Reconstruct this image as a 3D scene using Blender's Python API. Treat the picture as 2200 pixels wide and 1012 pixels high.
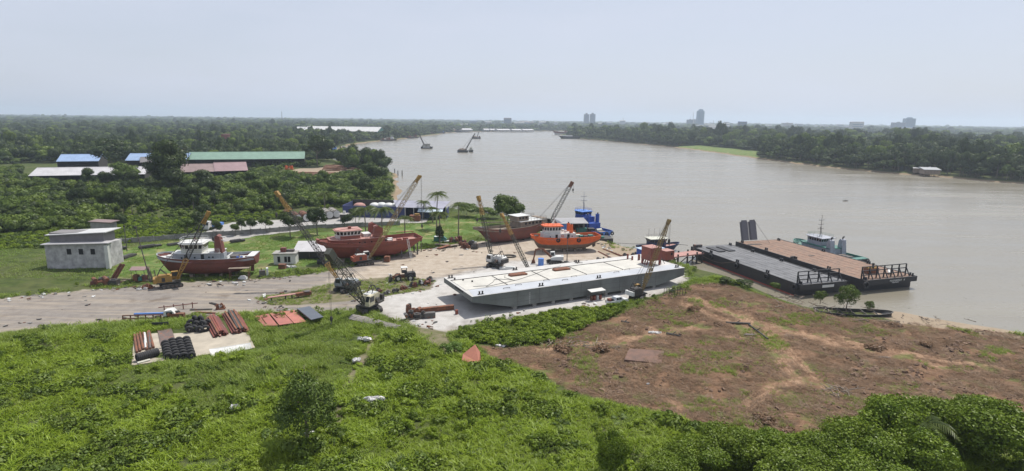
import bpy, math, random
import numpy as np
from mathutils import Vector, Matrix, Euler
random.seed(7); RNG = np.random.default_rng(11)
sc = bpy.context.scene
for o in list(bpy.data.objects): bpy.data.objects.remove(o)
COL = sc.collection
R = math.radians

# ------------------------------------------------------------------ camera
CAM_H, FPX, HORIZ, ROLL = 40.0, 1250.0, 257.0, R(0.70)
PITCH = math.atan((506 - HORIZ) / FPX)
cam = bpy.data.cameras.new('camera'); cam.sensor_width = 36; cam.lens = FPX * 36 / 2200
cam.clip_start = 1; cam.clip_end = 60000
camo = bpy.data.objects.new('camera', cam); COL.objects.link(camo)
camo.matrix_world = Matrix.Translation((0, 0, CAM_H)) @ Matrix.Rotation(math.pi/2 - PITCH, 4, 'X') @ Matrix.Rotation(ROLL, 4, 'Z')
sc.camera = camo

# ------------------------------------------------------------------ sky, sun, exposure
SUN_EL, SUN_AZ = R(63), R(40)             # azimuth measured from +Y towards +X
w = bpy.data.worlds.new('World'); sc.world = w; w.use_nodes = True
nt = w.node_tree; nt.nodes.clear()
sky = nt.nodes.new('ShaderNodeTexSky'); sky.sky_type = 'NISHITA'; sky.sun_disc = False
sky.sun_elevation = SUN_EL; sky.sun_rotation = SUN_AZ
sky.altitude = 0; sky.air_density = 1.0; sky.dust_density = 2.0; sky.ozone_density = 1.0
veil = nt.nodes.new('ShaderNodeMix'); veil.data_type = 'RGBA'      # thin even cirrus veil of a humid day
veil.inputs[0].default_value = 0.5
veil.inputs[7].default_value = (6.0, 6.4, 7.5, 1)
# faint wisps
tc = nt.nodes.new('ShaderNodeTexCoord'); mp = nt.nodes.new('ShaderNodeMapping'); mp.inputs['Scale'].default_value = (1.2, 1.2, 5)
nz = nt.nodes.new('ShaderNodeTexNoise'); nz.inputs['Scale'].default_value = 2.2; nz.inputs['Detail'].default_value = 6
rp = nt.nodes.new('ShaderNodeMapRange'); rp.inputs[1].default_value = .35; rp.inputs[2].default_value = .75; rp.inputs[3].default_value = .70; rp.inputs[4].default_value = .92
nt.links.new(tc.outputs['Generated'], mp.inputs[0]); nt.links.new(mp.outputs[0], nz.inputs[0]); nt.links.new(nz.outputs[0], rp.inputs[0])
nt.links.new(rp.outputs[0], veil.inputs[0])
nt.links.new(sky.outputs[0], veil.inputs[6])
bg = nt.nodes.new('ShaderNodeBackground'); bg.inputs[1].default_value = 0.112
ow = nt.nodes.new('ShaderNodeOutputWorld')
nt.links.new(veil.outputs[2], bg.inputs[0]); nt.links.new(bg.outputs[0], ow.inputs[0])
sun = bpy.data.lights.new('sun', 'SUN'); sun.energy = 5.0; sun.angle = R(0.6); sun.color = (1, .95, .87)
suno = bpy.data.objects.new('sun', sun); COL.objects.link(suno)
tosun = Vector((math.sin(SUN_AZ)*math.cos(SUN_EL), math.cos(SUN_AZ)*math.cos(SUN_EL), math.sin(SUN_EL)))
suno.rotation_euler = tosun.to_track_quat('Z', 'Y').to_euler(); suno.location = (100, 100, 300)
sc.view_settings.view_transform = 'Standard'; sc.view_settings.look = 'None'
sc.view_settings.exposure = 0.02; sc.view_settings.gamma = 1; sc.view_settings.use_curve_mapping = False
sc.cycles.max_bounces = 6; sc.cycles.diffuse_bounces = 3; sc.cycles.glossy_bounces = 3; sc.cycles.transmission_bounces = 4
sc.cycles.volume_bounces = 1; sc.cycles.transparent_max_bounces = 8
sc.cycles.use_denoising = True
sc.cycles.sample_clamp_indirect = 6

# ------------------------------------------------------------------ helpers: survey points, meshes, things
_c, _s = math.cos(ROLL), math.sin(ROLL)
def ray(px, py):
    u, v = px - 1100., -(py - 506.)
    u, v = u*_c - v*_s, u*_s + v*_c
    x, y, z = u/FPX, 1., v/FPX
    return Vector((x, y*math.cos(PITCH) + z*math.sin(PITCH), -y*math.sin(PITCH) + z*math.cos(PITCH)))
def G(px, py, z=0.):
    d = ray(px, py); t = (z - CAM_H)/d.z
    return Vector((0, 0, CAM_H)) + d*t
def atY(px, py, Y):
    d = ray(px, py); return Vector((0, 0, CAM_H)) + d*(Y/d.y)
WATER = -2.0

def empty(name, loc=(0,0,0), rz=0.):
    o = bpy.data.objects.new(name, None); o.empty_display_size = .5; COL.objects.link(o)
    o.location = loc; o.rotation_euler = (0, 0, rz); return o
def tag(o, label=None, cat=None, group=None, kind=None):
    if label: o['label'] = label
    if cat: o['category'] = cat; o['kind'] = 'thing'
    if group: o['group'] = group
    if kind: o['kind'] = kind
    return o
def thing(name, label, cat, loc=(0,0,0), rz=0., group=None):
    return tag(empty(name, loc, rz), label, cat, group)
def copy_tree(o, loc=None, rz=None, label=None, scale=None, parent=None):
    c = o.copy(); COL.objects.link(c); c.parent = parent
    if loc is not None: c.location = loc
    if rz is not None: c.rotation_euler = (c.rotation_euler[0], c.rotation_euler[1], rz)
    if scale is not None: c.scale = (scale,)*3 if isinstance(scale, (int, float)) else scale
    if label: c['label'] = label
    for ch in o.children: copy_tree(ch, parent=c)
    return c

class MB:
    def __init__(s): s.v = []; s.f = []
    def add(s, vs, fs):
        b = len(s.v); s.v += [tuple(p) for p in vs]; s.f += [tuple(b + i for i in f) for f in fs]; return s
    def box(s, c, d, rz=0., ry=0., rx=0., taper=1.):
        M = Matrix.Translation(c) @ Euler((rx, ry, rz)).to_matrix().to_4x4()
        vs = []
        for z in (-.5, .5):
            k = 1. if z < 0 else taper
            for x, y in ((-.5,-.5),(.5,-.5),(.5,.5),(-.5,.5)): vs.append(M @ Vector((x*d[0]*k, y*d[1]*k, z*d[2])))
        return s.add(vs, [(3,2,1,0),(4,5,6,7),(0,1,5,4),(1,2,6,5),(2,3,7,6),(3,0,4,7)])
    def b2(s, x0, x1, y0, y1, z0, z1): return s.box(((x0+x1)/2, (y0+y1)/2, (z0+z1)/2), (abs(x1-x0), abs(y1-y0), abs(z1-z0)))
    def tube(s, p0, p1, r0, r1=None, n=6, caps=True):
        p0, p1 = Vector(p0), Vector(p1); r1 = r0 if r1 is None else r1
        d = p1 - p0
        if d.length < 1e-6: return s
        q = d.to_track_quat('Z', 'Y'); vs = []
        for p, r in ((p0, r0), (p1, r1)):
            for i in range(n):
                a = 2*math.pi*i/n; vs.append(p + q @ Vector((r*math.cos(a), r*math.sin(a), 0)))
        fs = [(i, (i+1) % n, n + (i+1) % n, n + i) for i in range(n)]
        if caps: fs += [tuple(range(n-1, -1, -1)), tuple(range(n, 2*n))]
        return s.add(vs, fs)
    def path(s, pts, r, n=5):
        for a, b in zip(pts, pts[1:]): s.tube(a, b, r, n=n)
        return s
    def beam(s, p0, p1, w, h):
        p0, p1 = Vector(p0), Vector(p1); d = p1 - p0; q = d.to_track_quat('X', 'Z'); L = d.length; vs = []
        for x in (0, L):
            for y, z in ((-w/2,-h/2),(w/2,-h/2),(w/2,h/2),(-w/2,h/2)): vs.append(p0 + q @ Vector((x, y, z)))
        return s.add(vs, [(3,2,1,0),(4,5,6,7),(0,1,5,4),(1,2,6,5),(2,3,7,6),(3,0,4,7)])
    def prism(s, poly, z0, z1):
        n = len(poly); vs = [(x, y, z0) for x, y in poly] + [(x, y, z1) for x, y in poly]
        return s.add(vs, [tuple(range(n-1,-1,-1)), tuple(range(n, 2*n))] + [(i, (i+1) % n, n+(i+1) % n, n+i) for i in range(n)])
    def side(s, poly, y0, y1):       # polygon in x,z drawn out along y
        n = len(poly); vs = [(x, y0, z) for x, z in poly] + [(x, y1, z) for x, z in poly]
        return s.add(vs, [tuple(range(n)), tuple(range(2*n-1, n-1, -1))] + [(i, n+i, n+(i+1) % n, (i+1) % n) for i in range(n)])
    def ball(s, c, r, nu=10, nv=6, jit=0., rnd=None):
        c = Vector(c); rr = r if hasattr(r, '__len__') else (r, r, r); vs = []; fs = []
        for j in range(nv+1):
            t = math.pi*j/nv
            for i in range(nu):
                a = 2*math.pi*i/nu; k = 1 + (rnd.uniform(-jit, jit) if rnd else 0)
                vs.append(c + Vector((rr[0]*math.sin(t)*math.cos(a)*k, rr[1]*math.sin(t)*math.sin(a)*k, rr[2]*math.cos(t)*k)))
        for j in range(nv):
            for i in range(nu): fs.append((j*nu+i, (j+1)*nu+i, (j+1)*nu+(i+1) % nu, j*nu+(i+1) % nu))
        return s.add(vs, fs)
    def torus(s, c, R0, r, axis='Y', nu=14, nv=6):
        c = Vector(c); vs = []; fs = []
        q = Vector({'X':(1,0,0),'Y':(0,1,0),'Z':(0,0,1)}[axis]).to_track_quat('Z','Y') if isinstance(axis, str) else Vector(axis).to_track_quat('Z','Y')
        for i in range(nu):
            a = 2*math.pi*i/nu
            for j in range(nv):
                b = 2*math.pi*j/nv; k = R0 + r*math.cos(b)
                vs.append(c + q @ Vector((k*math.cos(a), k*math.sin(a), r*math.sin(b))))
        for i in range(nu):
            for j in range(nv): fs.append((i*nv+j, ((i+1) % nu)*nv+j, ((i+1) % nu)*nv+(j+1) % nv, i*nv+(j+1) % nv))
        return s.add(vs, fs)
    def loft(s, rings, close=True, caps=True):
        n = len(rings[0]); b = len(s.v); s.v += [tuple(p) for r in rings for p in r]
        for k in range(len(rings)-1):
            for i in range(n if close else n-1):
                j = (i+1) % n; s.f.append((b+k*n+i, b+k*n+j, b+(k+1)*n+j, b+(k+1)*n+i))
        if caps and close: s.f.append(tuple(b+i for i in range(n-1,-1,-1))); s.f.append(tuple(b+(len(rings)-1)*n+i for i in range(n)))
        return s
    def mesh(s, name, mat, smooth=False):
        me = bpy.data.meshes.new(name); me.from_pydata(s.v, [], s.f); me.update()
        if smooth: me.shade_smooth()
        if mat: me.materials.append(mat)
        return me
    def build(s, name, mat, parent=None, smooth=False, bevel=0.):
        o = bpy.data.objects.new(name, s.mesh(name, mat, smooth)); COL.objects.link(o)
        if parent is not None: o.parent = parent
        return o
def put(name, mesh, parent, loc=(0,0,0), rot=(0,0,0), scale=None):
    o = bpy.data.objects.new(name, mesh); COL.objects.link(o); o.parent = parent; o.location = loc; o.rotation_euler = rot
    if scale is not None: o.scale = scale if hasattr(scale, '__len__') else (scale,)*3
    return o
def pbox(name, mat, parent, c, d, rz=0., **k): return MB().box(c, d, rz, **k).build(name, mat, parent)
# ------------------------------------------------------------------ materials
class NT:
    def __init__(s, name):
        s.m = bpy.data.materials.new(name); s.m.use_nodes = True; s.t = s.m.node_tree; s.t.nodes.clear()
        s.out = s.t.nodes.new('ShaderNodeOutputMaterial')
    def n(s, typ, ins=None, **props):
        nd = s.t.nodes.new(typ)
        for k, v in props.items(): setattr(nd, k, v)
        for k, v in (ins or {}).items(): s.set(nd, k, v)
        return nd
    def set(s, nd, k, v):
        sock = nd.inputs[k]
        if isinstance(v, bpy.types.NodeSocket): s.t.links.new(v, sock)
        elif isinstance(v, bpy.types.Node): s.t.links.new(v.outputs[0], sock)
        elif isinstance(v, tuple) and len(v) == 3 and sock.type == 'RGBA': sock.default_value = (*v, 1)
        else: sock.default_value = v
    def mix(s, f, a, b, blend='MIX'):
        nd = s.t.nodes.new('ShaderNodeMix'); nd.data_type = 'RGBA'; nd.blend_type = blend
        s.set(nd, 0, f); s.set(nd, 6, a); s.set(nd, 7, b); return nd.outputs[2]
    def math(s, op, a, b=0., c=None, clamp=False):
        nd = s.t.nodes.new('ShaderNodeMath'); nd.operation = op; nd.use_clamp = clamp; s.set(nd, 0, a); s.set(nd, 1, b)
        if c is not None: s.set(nd, 2, c)
        return nd.outputs[0]
    def noise(s, scale, detail=4., rough=.55, vec=None, dist=0.):
        nd = s.n('ShaderNodeTexNoise', {'Scale': scale, 'Detail': detail, 'Roughness': rough, 'Distortion': dist})
        if vec is not None: s.set(nd, 'Vector', vec)
        return nd.outputs[0]
    def ramp(s, x, lo, hi, a=0., b=1., smooth=False):
        nd = s.t.nodes.new('ShaderNodeMapRange'); nd.interpolation_type = 'SMOOTHSTEP' if smooth else 'LINEAR'
        for i, q in enumerate((x, lo, hi, a, b)): s.set(nd, i, q)
        return nd.outputs[0]
    def bump(s, h, strength=.3, dist=.1):
        return s.n('ShaderNodeBump', {'Strength': strength, 'Distance': dist, 'Height': h}).outputs[0]
    def bsdf(s, col, rough=.7, metal=0., normal=None, spec=None):
        b = s.n('ShaderNodeBsdfPrincipled', {'Base Color': col, 'Roughness': rough, 'Metallic': metal})
        if normal is not None: s.set(b, 'Normal', normal)
        if spec is not None: b.inputs['Specular IOR Level'].default_value = spec
        s.t.links.new(b.outputs[0], s.out.inputs[0]); return b
    def pos(s): return s.n('ShaderNodeNewGeometry').outputs['Position']
    def objc(s): return s.n('ShaderNodeTexCoord').outputs['Object']
    def attr(s, name): return s.n('ShaderNodeAttribute', attribute_name=name)
    def rnd(s): return s.n('ShaderNodeObjectInfo').outputs['Random']
MATS = {}
def paint(name, col, rough=.55, metal=0., rust=0., rustcol=(.16,.06,.03), grime=.25, scale=1., streak=True):
    """weathered paint: colour drift, grime streaks running down, rust blotches"""
    if name in MATS: return MATS[name]
    t = NT(name); p = t.objc()
    a = t.noise(.7*scale, 5, .6, p)
    c1 = t.mix(t.ramp(a, .3, .75), tuple(x*(1-grime) for x in col), tuple(min(1, x*(1+.35*grime)) for x in col))
    if streak:
        mpn = t.n('ShaderNodeMapping', {'Vector': p, 'Scale': (2.2*scale, 2.2*scale, .25*scale)})
        st = t.noise(1.6, 5, .65, mpn.outputs[0])
        c1 = t.mix(t.ramp(st, .52, .78, 0, .55*grime*2), c1, tuple(x*.45+.01 for x in col))
    if rust > 0:
        rn = t.noise(1.3*scale, 8, .7, p)
        c1 = t.mix(t.ramp(rn, .62-.25*rust, .72-.2*rust), c1, t.mix(t.noise(6*scale, 3, .5, p), rustcol, tuple(x*1.9 for x in rustcol)))
    t.bsdf(c1, t.ramp(a, .3, .7, rough*.85, min(1, rough*1.2)), metal, t.bump(t.noise(5*scale, 4, .6, p), .12, .04))
    MATS[name] = t.m; return t.m
def plain(name, col, rough=.6, metal=0.):
    if name in MATS: return MATS[name]
    t = NT(name); p = t.objc()
    t.bsdf(t.mix(t.noise(2.5, 4, .6, p), tuple(x*.8 for x in col), tuple(min(1, x*1.15) for x in col)), rough, metal); MATS[name] = t.m; return t.m
# ------------------------------------------------------------------ ground and river
def wpoly(pts, z=0.): return [tuple(G(x, y, z)[:2]) for x, y in pts]
def sdist(P, poly):
    """signed distance (inside > 0) of points P (N,2) to polygon"""
    P = np.asarray(P, float); poly = np.asarray(poly, float); d = np.full(len(P), 1e18); ins = np.zeros(len(P), bool)
    n = len(poly)
    for i in range(n):
        a, b = poly[i], poly[(i+1) % n]; e = b - a; wv = P - a
        t = np.clip((wv @ e)/max(e @ e, 1e-12), 0, 1); q = wv - t[:, None]*e
        d = np.minimum(d, (q*q).sum(1))
        c = ((a[1] <= P[:, 1]) != (b[1] <= P[:, 1])) & (P[:, 0] < (b[0]-a[0])*(P[:, 1]-a[1])/(b[1]-a[1] if b[1] != a[1] else 1e-12) + a[0])
        ins ^= c
    return np.where(ins, 1, -1)*np.sqrt(d)
SHORE = [(2200,722),(2100,706),(2000,688),(1900,670),(1800,676),(1740,668),(1690,652),(1640,628),(1580,602),(1520,586),(1478,574),(1440,560),
         (1400,548),(1350,536),(1318,526),(1285,518),(1235,498),(1170,484),(1120,474),(1060,462),(1010,455),(960,449),(905,442),(872,438),(852,428),(862,410),(854,392),(850,376),
         (828,364),(800,357),(760,352),(728,349),(708,341),(706,331),(722,322),(748,312),(790,306),(840,301),(880,297),(915,292),(942,289),(960,285.5),(1000,283.5),(1060,282.6),(1120,282.0),(1190,281.4)]
left_land = wpoly(SHORE, WATER)
left_land = [(700, 60), (420, 95)] + left_land + [(1400, 2300), (5000, 2100), (20000, 3000), (20000, 20000), (-20000, 20000), (-20000, -400), (700, -400)]
RSHORE = [(1193,284),(1215,296),(1260,300),(1320,304.5),(1420,313.5),(1500,323),(1560,331),(1620,340),(1700,350),(1750,356),(1830,365),(1900,372),(2000,378.5),(2100,388),(2200,396)]
right_land = wpoly(RSHORE, WATER)
right_land = right_land + [(520, 420), (900, 330), (9000, 100), (9000, 1850), (3000, 1900), (900, 1950)]
# surveyed areas of different ground
A = dict(
 yard=[(-150,655),(200,622),(420,606),(560,600),(700,584),(780,566),(900,536),(1020,520),(1130,512),(1290,520),(1330,534),(1400,552),(1470,572),(1480,600),(1455,618),(1380,642),(1300,660),(1180,674),(1000,696),(960,716),(900,706),(850,690),(800,668),(720,668),(560,672),(430,678),(300,688),(200,696),(-150,722)],
 white=[(790,655),(850,622),(900,606),(960,596),(1100,560),(1480,560),(1478,600),(1455,616),(1380,640),(1300,658),(1180,671),(1000,694),(950,714),(890,700),(830,676)],
 beige=[(800,572),(900,536),(1020,520),(1130,512),(1290,520),(1400,552),(1380,560),(1100,562),(950,594),(860,606),(760,606),(700,606)],
 median=[(545,640),(620,628),(700,612),(800,598),(870,592),(935,604),(925,622),(830,636),(740,648),(640,656),(580,656)],
 mud=[(1030,742),(1110,748),(1200,726),(1280,694),(1380,655),(1440,628),(1500,610),(1560,612),(1640,636),(1720,662),(1850,686),(2000,694),(2200,722),(2400,900),(2200,905),(2010,880),(1900,888),(1850,930),(1790,958),(1700,955),(1560,925),(1470,898),(1400,880),(1280,855),(1220,835),(1160,800),(1100,775),(1050,758)],
 meadow=[(240,582),(250,530),(350,520),(500,512),(690,500),(900,480),(960,468),(1030,460),(1040,500),(960,530),(900,540),(780,560),(690,566),(560,592),(400,600),(240,600)],
 road=[(425,512),(455,488),(500,478),(600,472),(740,464),(830,466),(920,470),(915,478),(830,482),(740,484),(640,496),(560,506),(470,520)],
 sand=[(1860,660),(1900,662),(2000,680),(2200,712),(2200,730),(2000,704),(1940,694),(1880,676)],
 beach=[(846,432),(850,400),(870,404),(880,440)],
 slip=[(1280,512),(1330,520),(1400,545),(1390,562),(1300,545),(1270,530)],
 logs=[(600,372),(640,362),(720,358),(800,354),(806,360),(740,368),(680,378),(610,384)],
 track=[(880,700),(960,712),(965,735),(1000,762),(960,758),(900,725)],
 path=[(800,712),(812,714),(795,760),(772,800),(752,840),(735,900),(712,935),(700,930),(722,880),(738,830),(756,785),(782,745)],
 fieldr=[(1455,315),(1500,312),(1640,326),(1625,338),(1560,331)],
)
AW = {k: wpoly(v) for k, v in A.items()}
def in_area(P, k): return sdist(P, AW[k])
def vnoise(P, s, seed=0):
    """cheap smooth value noise"""
    q = P/s; i = np.floor(q).astype(np.int64); f = q - i; f = f*f*(3-2*f)
    def h(a, b): 
        v = np.sin(a*127.1 + b*311.7 + seed*74.7)*43758.5453; return v - np.floor(v)
    return (h(i[:,0], i[:,1])*(1-f[:,0])+h(i[:,0]+1, i[:,1])*f[:,0])*(1-f[:,1]) + (h(i[:,0], i[:,1]+1)*(1-f[:,0])+h(i[:,0]+1, i[:,1]+1)*f[:,0])*f[:,1]
def land_sd(P):
    P = np.asarray(P, float); r = np.hypot(P[:,0], P[:,1]); k = np.clip(r/300, .35, 3)
    return np.maximum(sdist(P, left_land), sdist(P, right_land)) + ((vnoise(P, 14, 101)-.5)*3.2 + (vnoise(P, 4.5, 102)-.5)*1.6)*k
TR = [[(1480,640),(1560,672),(1640,705),(1690,745),(1740,800),(1800,845)], [(1470,652),(1560,690),(1630,715),(1668,760),(1700,800)], [(1500,640),(1620,690),(1720,712),(1850,740),(2000,768),(2150,790)], [(1520,655),(1660,700),(1780,735),(1900,760),(2020,785)], [(1160,752),(1300,735),(1400,720),(1500,700)], [(1600,870),(1660,830),(1720,815)]]
def track_d(P):
    td, ts = np.full(len(P), 99.), np.zeros(len(P)); ni = np.where((np.hypot(P[:,0], P[:,1]) < 190) & (in_area(P, 'mud') > -3))[0]
    for ln in TR:
        w_ = np.array(wpoly(ln)); Pn = P[ni]
        for a_, b_ in zip(w_, w_[1:]):
            e_ = b_-a_; wv_ = Pn-a_; t_ = np.clip((wv_@e_)/(e_@e_), 0, 1); q_ = wv_-t_[:,None]*e_; d_ = np.hypot(q_[:,0], q_[:,1]); sg_ = (e_[0]*q_[:,1]-e_[1]*q_[:,0])/np.linalg.norm(e_)
            up_ = d_ < td[ni]; ii = ni[up_]; td[ii] = d_[up_]; ts[ii] = sg_[up_]
    return td, ts
def height(P, sd=None):
    P = np.asarray(P, float); sd = land_sd(P) if sd is None else sd
    z = np.clip(-2.0 + np.where(sd > 0, .42, .3)*sd, -5, 0.0)
    r = np.hypot(P[:,0], P[:,1])
    flat = np.clip(in_area(P, 'yard')/3 + .5, 0, 1)
    rough = (vnoise(P, 9)-.5)*.8 + (vnoise(P, 3.1, 3)-.5)*.35
    mud = np.clip(in_area(P, 'mud')/4+.5, 0, 1)
    rough = rough*(1-.2*mud) + mud*((vnoise(P, 2.1, 5)-.5)*.45 + (vnoise(P, 1.0, 6)-.5)*.35)
    k = np.clip((sd-2)/6, 0, 1)*np.clip((260-r)/60, 0, 1)*(1-flat)
    td, ts = track_d(P); rut = np.clip(1.5-td/1.4, 0, 1)
    return z + rough*k*.9*(1-.6*rut) - k*rut*(.10 + .16*np.sin(ts*7.))
rows, cols = 620, 430
rr = np.concatenate([np.linspace(22, 72, 40, endpoint=False), np.linspace(72, 200, 290, endpoint=False), 200*np.power(15000/200, np.linspace(0, 1, 290))]); rows = len(rr)
th = np.linspace(-R(54), R(54), cols)
RR, TH = np.meshgrid(rr, th, indexing='ij'); XY = np.stack([RR*np.sin(TH), RR*np.cos(TH)], -1).reshape(-1, 2)
SD = land_sd(XY); Z = height(XY, SD)
idx = np.arange(rows*cols).reshape(rows, cols)
quads = np.stack([idx[:-1,:-1], idx[:-1,1:], idx[1:,1:], idx[1:,:-1]], -1).reshape(-1, 4)
def np_mesh(name, V, F, mat=None):
    me = bpy.data.meshes.new(name); me.vertices.add(len(V)); me.vertices.foreach_set('co', np.asarray(V, np.float32).ravel())
    k = F.shape[1]; me.loops.add(F.size); me.loops.foreach_set('vertex_index', F.astype(np.int32).ravel())
    me.polygons.add(len(F)); me.polygons.foreach_set('loop_start', np.arange(0, F.size, k, dtype=np.int32))
    me.update(calc_edges=True)
    if mat: me.materials.append(mat)
    return me
def soft(k, wid=3.): return np.clip(in_area(XY, k)/(2*wid)+.5, 0, 1)
gm = NT('ground_soil')
p = gm.pos()
a1, a2, a3 = gm.attr('m1'), gm.attr('m2'), gm.attr('m3')
def chan(a):
    s3 = gm.n('ShaderNodeSeparateColor', {0: a.outputs['Color']}); return [*s3.outputs[:3]]
m_yard, m_white, m_beige = chan(a1); m_mud, m_mead, m_road = chan(a2); m_sand, m_med, m_land = chan(a3)
nbig, nmid, nfine = gm.noise(.08, 5, .6, p), gm.noise(.45, 6, .65, p), gm.noise(2.6, 6, .7, p)
def edge(m, amp=.75, lo=.42, hi=.58):
    v = gm.math('ADD', m, gm.math('MULTIPLY', gm.math('SUBTRACT', nmid, .5), amp)); return gm.ramp(v, lo, hi)
green = gm.mix(gm.ramp(nmid, .35, .65), (.03,.045,.012), (.075,.10,.024))
green = gm.mix(gm.ramp(nbig, .45, .7), green, (.09,.095,.04))
mead = gm.mix(gm.ramp(nmid, .3, .7), (.065,.12,.025), (.115,.17,.045)); mead = gm.mix(gm.ramp(gm.noise(.22, 5, .6, p), .50, .62), mead, (.21,.20,.085)); mead = gm.mix(gm.ramp(gm.noise(.11, 6, .7, gm.n('ShaderNodeMapping', {'Vector': p, 'Location': (7,3,0)}).outputs[0]), .56, .66, 0, .8), mead, (.13,.11,.06))
col = gm.mix(edge(m_mead), green, mead)
grav = gm.mix(gm.ramp(nmid, .3, .7), (.16,.142,.128), (.24,.22,.20)); grav = gm.mix(gm.ramp(nfine, .55, .8), grav, (.13,.115,.10))
# wheel-worn streaks along the road
mpn = gm.n('ShaderNodeMapping', {'Vector': p, 'Rotation': (0,0,R(-12)), 'Scale': (.05,.55,1)})
stre = gm.noise(1., 5, .6, mpn.outputs[0])
grav = gm.mix(gm.ramp(stre, .45, .7), grav, (.31,.265,.21))
mpn3 = gm.n('ShaderNodeMapping', {'Vector': p, 'Rotation': (0,0,R(-10)), 'Scale': (.07,.9,1), 'Location': (9,4,0)})
stre3 = gm.noise(1., 4, .6, mpn3.outputs[0])
grav = gm.mix(gm.ramp(stre3, .56, .74, 0, .7), grav, (.15,.13,.115))
grav = gm.mix(gm.ramp(gm.noise(.16, 5, .65, p), .58, .72, 0, .8), grav, (.12,.095,.075))
col = gm.mix(edge(m_yard), col, grav)
bei = gm.mix(gm.ramp(nmid, .3, .7), (.29,.24,.185), (.41,.36,.30)); bei = gm.mix(gm.ramp(stre3, .56, .72, 0, .8), bei, (.20,.165,.135))
col = gm.mix(gm.math('MULTIPLY', edge(m_beige, .7, .35, .7), edge(m_yard)), col, bei)
whi = gm.mix(gm.ramp(nmid, .3, .75), (.34,.325,.305), (.47,.455,.435)); whi = gm.mix(gm.ramp(gm.noise(.3, 6, .7, p), .56, .72, 0, .75), whi, (.27,.25,.23))
whi = gm.mix(gm.ramp(nfine, .66, .8, 0, .6), whi, (.2,.19,.17))
col = gm.mix(gm.math('MULTIPLY', edge(m_white, .5, .35, .7), edge(m_yard)), col, whi)
rdc = gm.mix(gm.ramp(nmid, .3, .7), (.27,.26,.25), (.37,.36,.345))
col = gm.mix(edge(m_road, .25), col, rdc)
medc = gm.mix(gm.ramp(nmid, .35, .65), (.10,.105,.045), (.19,.16,.11))
col = gm.mix(edge(m_med, .8, .4, .65), col, medc)
# bulldozed soil: churned, streaked by tracks
mpn2 = gm.n('ShaderNodeMapping', {'Vector': p, 'Rotation': (0,0,R(32)), 'Scale': (.10,.8,1)})
trk = gm.noise(1., 6, .65, mpn2.outputs[0], 1.2)
mudc = gm.mix(gm.ramp(nfine, .35, .7), (.108,.061,.036), (.245,.15,.093))
mudc = gm.mix(gm.ramp(nmid, .42, .7, 0, .75), mudc, (.118,.073,.046))
mudc = gm.mix(gm.ramp(gm.noise(.12, 6, .65, p), .56, .68, 0, .85), mudc, (.32,.21,.135))
mudc = gm.mix(gm.ramp(trk, .58, .66, 0, .5), mudc, (.33,.215,.14))
tk = gm.attr('m4'); tks = gm.n('ShaderNodeSeparateColor', {0: tk.outputs['Color']})
tdis, tin = tks.outputs[0], tks.outputs[1]
tin = gm.math('MULTIPLY', tin, gm.ramp(gm.math('ADD', nmid, gm.math('MULTIPLY', nbig, .5)), .5, .8, .35, 1))
mudc = gm.mix(gm.math('MULTIPLY', gm.math('MULTIPLY', tin, gm.ramp(gm.noise(.6, 6, .7, p), .42, .6)), .8), mudc, gm.mix(nfine, (.27,.17,.108), (.42,.285,.19)))
rut = gm.ramp(gm.math('SINE', gm.math('MULTIPLY', gm.math('ADD', tdis, gm.math('MULTIPLY', nmid, .25)), 7.)), .35, .9)
mudc = gm.mix(gm.math('MULTIPLY', gm.math('MULTIPLY', gm.math('MULTIPLY', rut, gm.ramp(nbig, .4, .6)), tin), .8), mudc, (.13,.075,.046))
mudc = gm.mix(gm.ramp(gm.noise(.2, 5, .6, gm.n('ShaderNodeMapping', {'Vector': p, 'Location': (31,17,0)}).outputs[0]), .53, .62, 0, .75), mudc, (.10,.13,.035))
col = gm.mix(edge(m_mud, .7, .4, .6), col, mudc)
col = gm.mix(edge(m_sand, .6), col, gm.mix(nmid, (.22,.17,.115), (.33,.27,.205)))
# wet silt along the water line
sepz = gm.n('ShaderNodeSeparateXYZ', {0: p}).outputs[2]
siltf = gm.ramp(gm.math('ADD', sepz, gm.math('MULTIPLY', gm.math('SUBTRACT', nmid, .5), 1.6)), -1.5, -.5, 1, 0)
col = gm.mix(siltf, col, gm.mix(nmid, (.17,.125,.08), (.28,.215,.145)))
hh = gm.math('ADD', gm.math('MULTIPLY', nmid, .6), gm.math('MULTIPLY', nfine, .4))
hm = gm.math('MULTIPLY', hh, gm.ramp(m_mud, .4, .6, .35, 1.3))
gm.bsdf(col, .95, 0, gm.bump(hm, .8, .35), .15)
gme = np_mesh('ground', np.column_stack([XY, Z]), quads, gm.m); gme.shade_smooth()
def setcol(me, name, a, b, c):
    at = me.attributes.new(name, 'FLOAT_COLOR', 'POINT'); at.data.foreach_set('color', np.stack([a, b, c, np.ones_like(a)], -1).astype(np.float32).ravel())
setcol(gme, 'm1', soft('yard', 2.5), soft('white', 5), soft('beige', 5))
setcol(gme, 'm2', soft('mud', 2.5), np.maximum(soft('meadow', 2), soft('fieldr', 6)), soft('road', 1.))
setcol(gme, 'm3', np.maximum.reduce([soft('sand', 1.5), soft('beach', 1.5), soft('slip', 2), .8*soft('logs', 3)]), np.maximum.reduce([soft('median', 1.5), soft('track', 1.)*.95, soft('path', .8)]), np.clip(SD/20, 0, 1))
tdist, tsig = track_d(XY)
setcol(gme, 'm4', tsig, np.clip(1.5 - tdist/1.5, 0, 1), np.zeros(len(XY)))
ground = bpy.data.objects.new('ground', gme); COL.objects.link(ground)
tag(ground, 'flat river bank land with gravel yard, churned brown soil and green growth', kind='structure')

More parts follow.
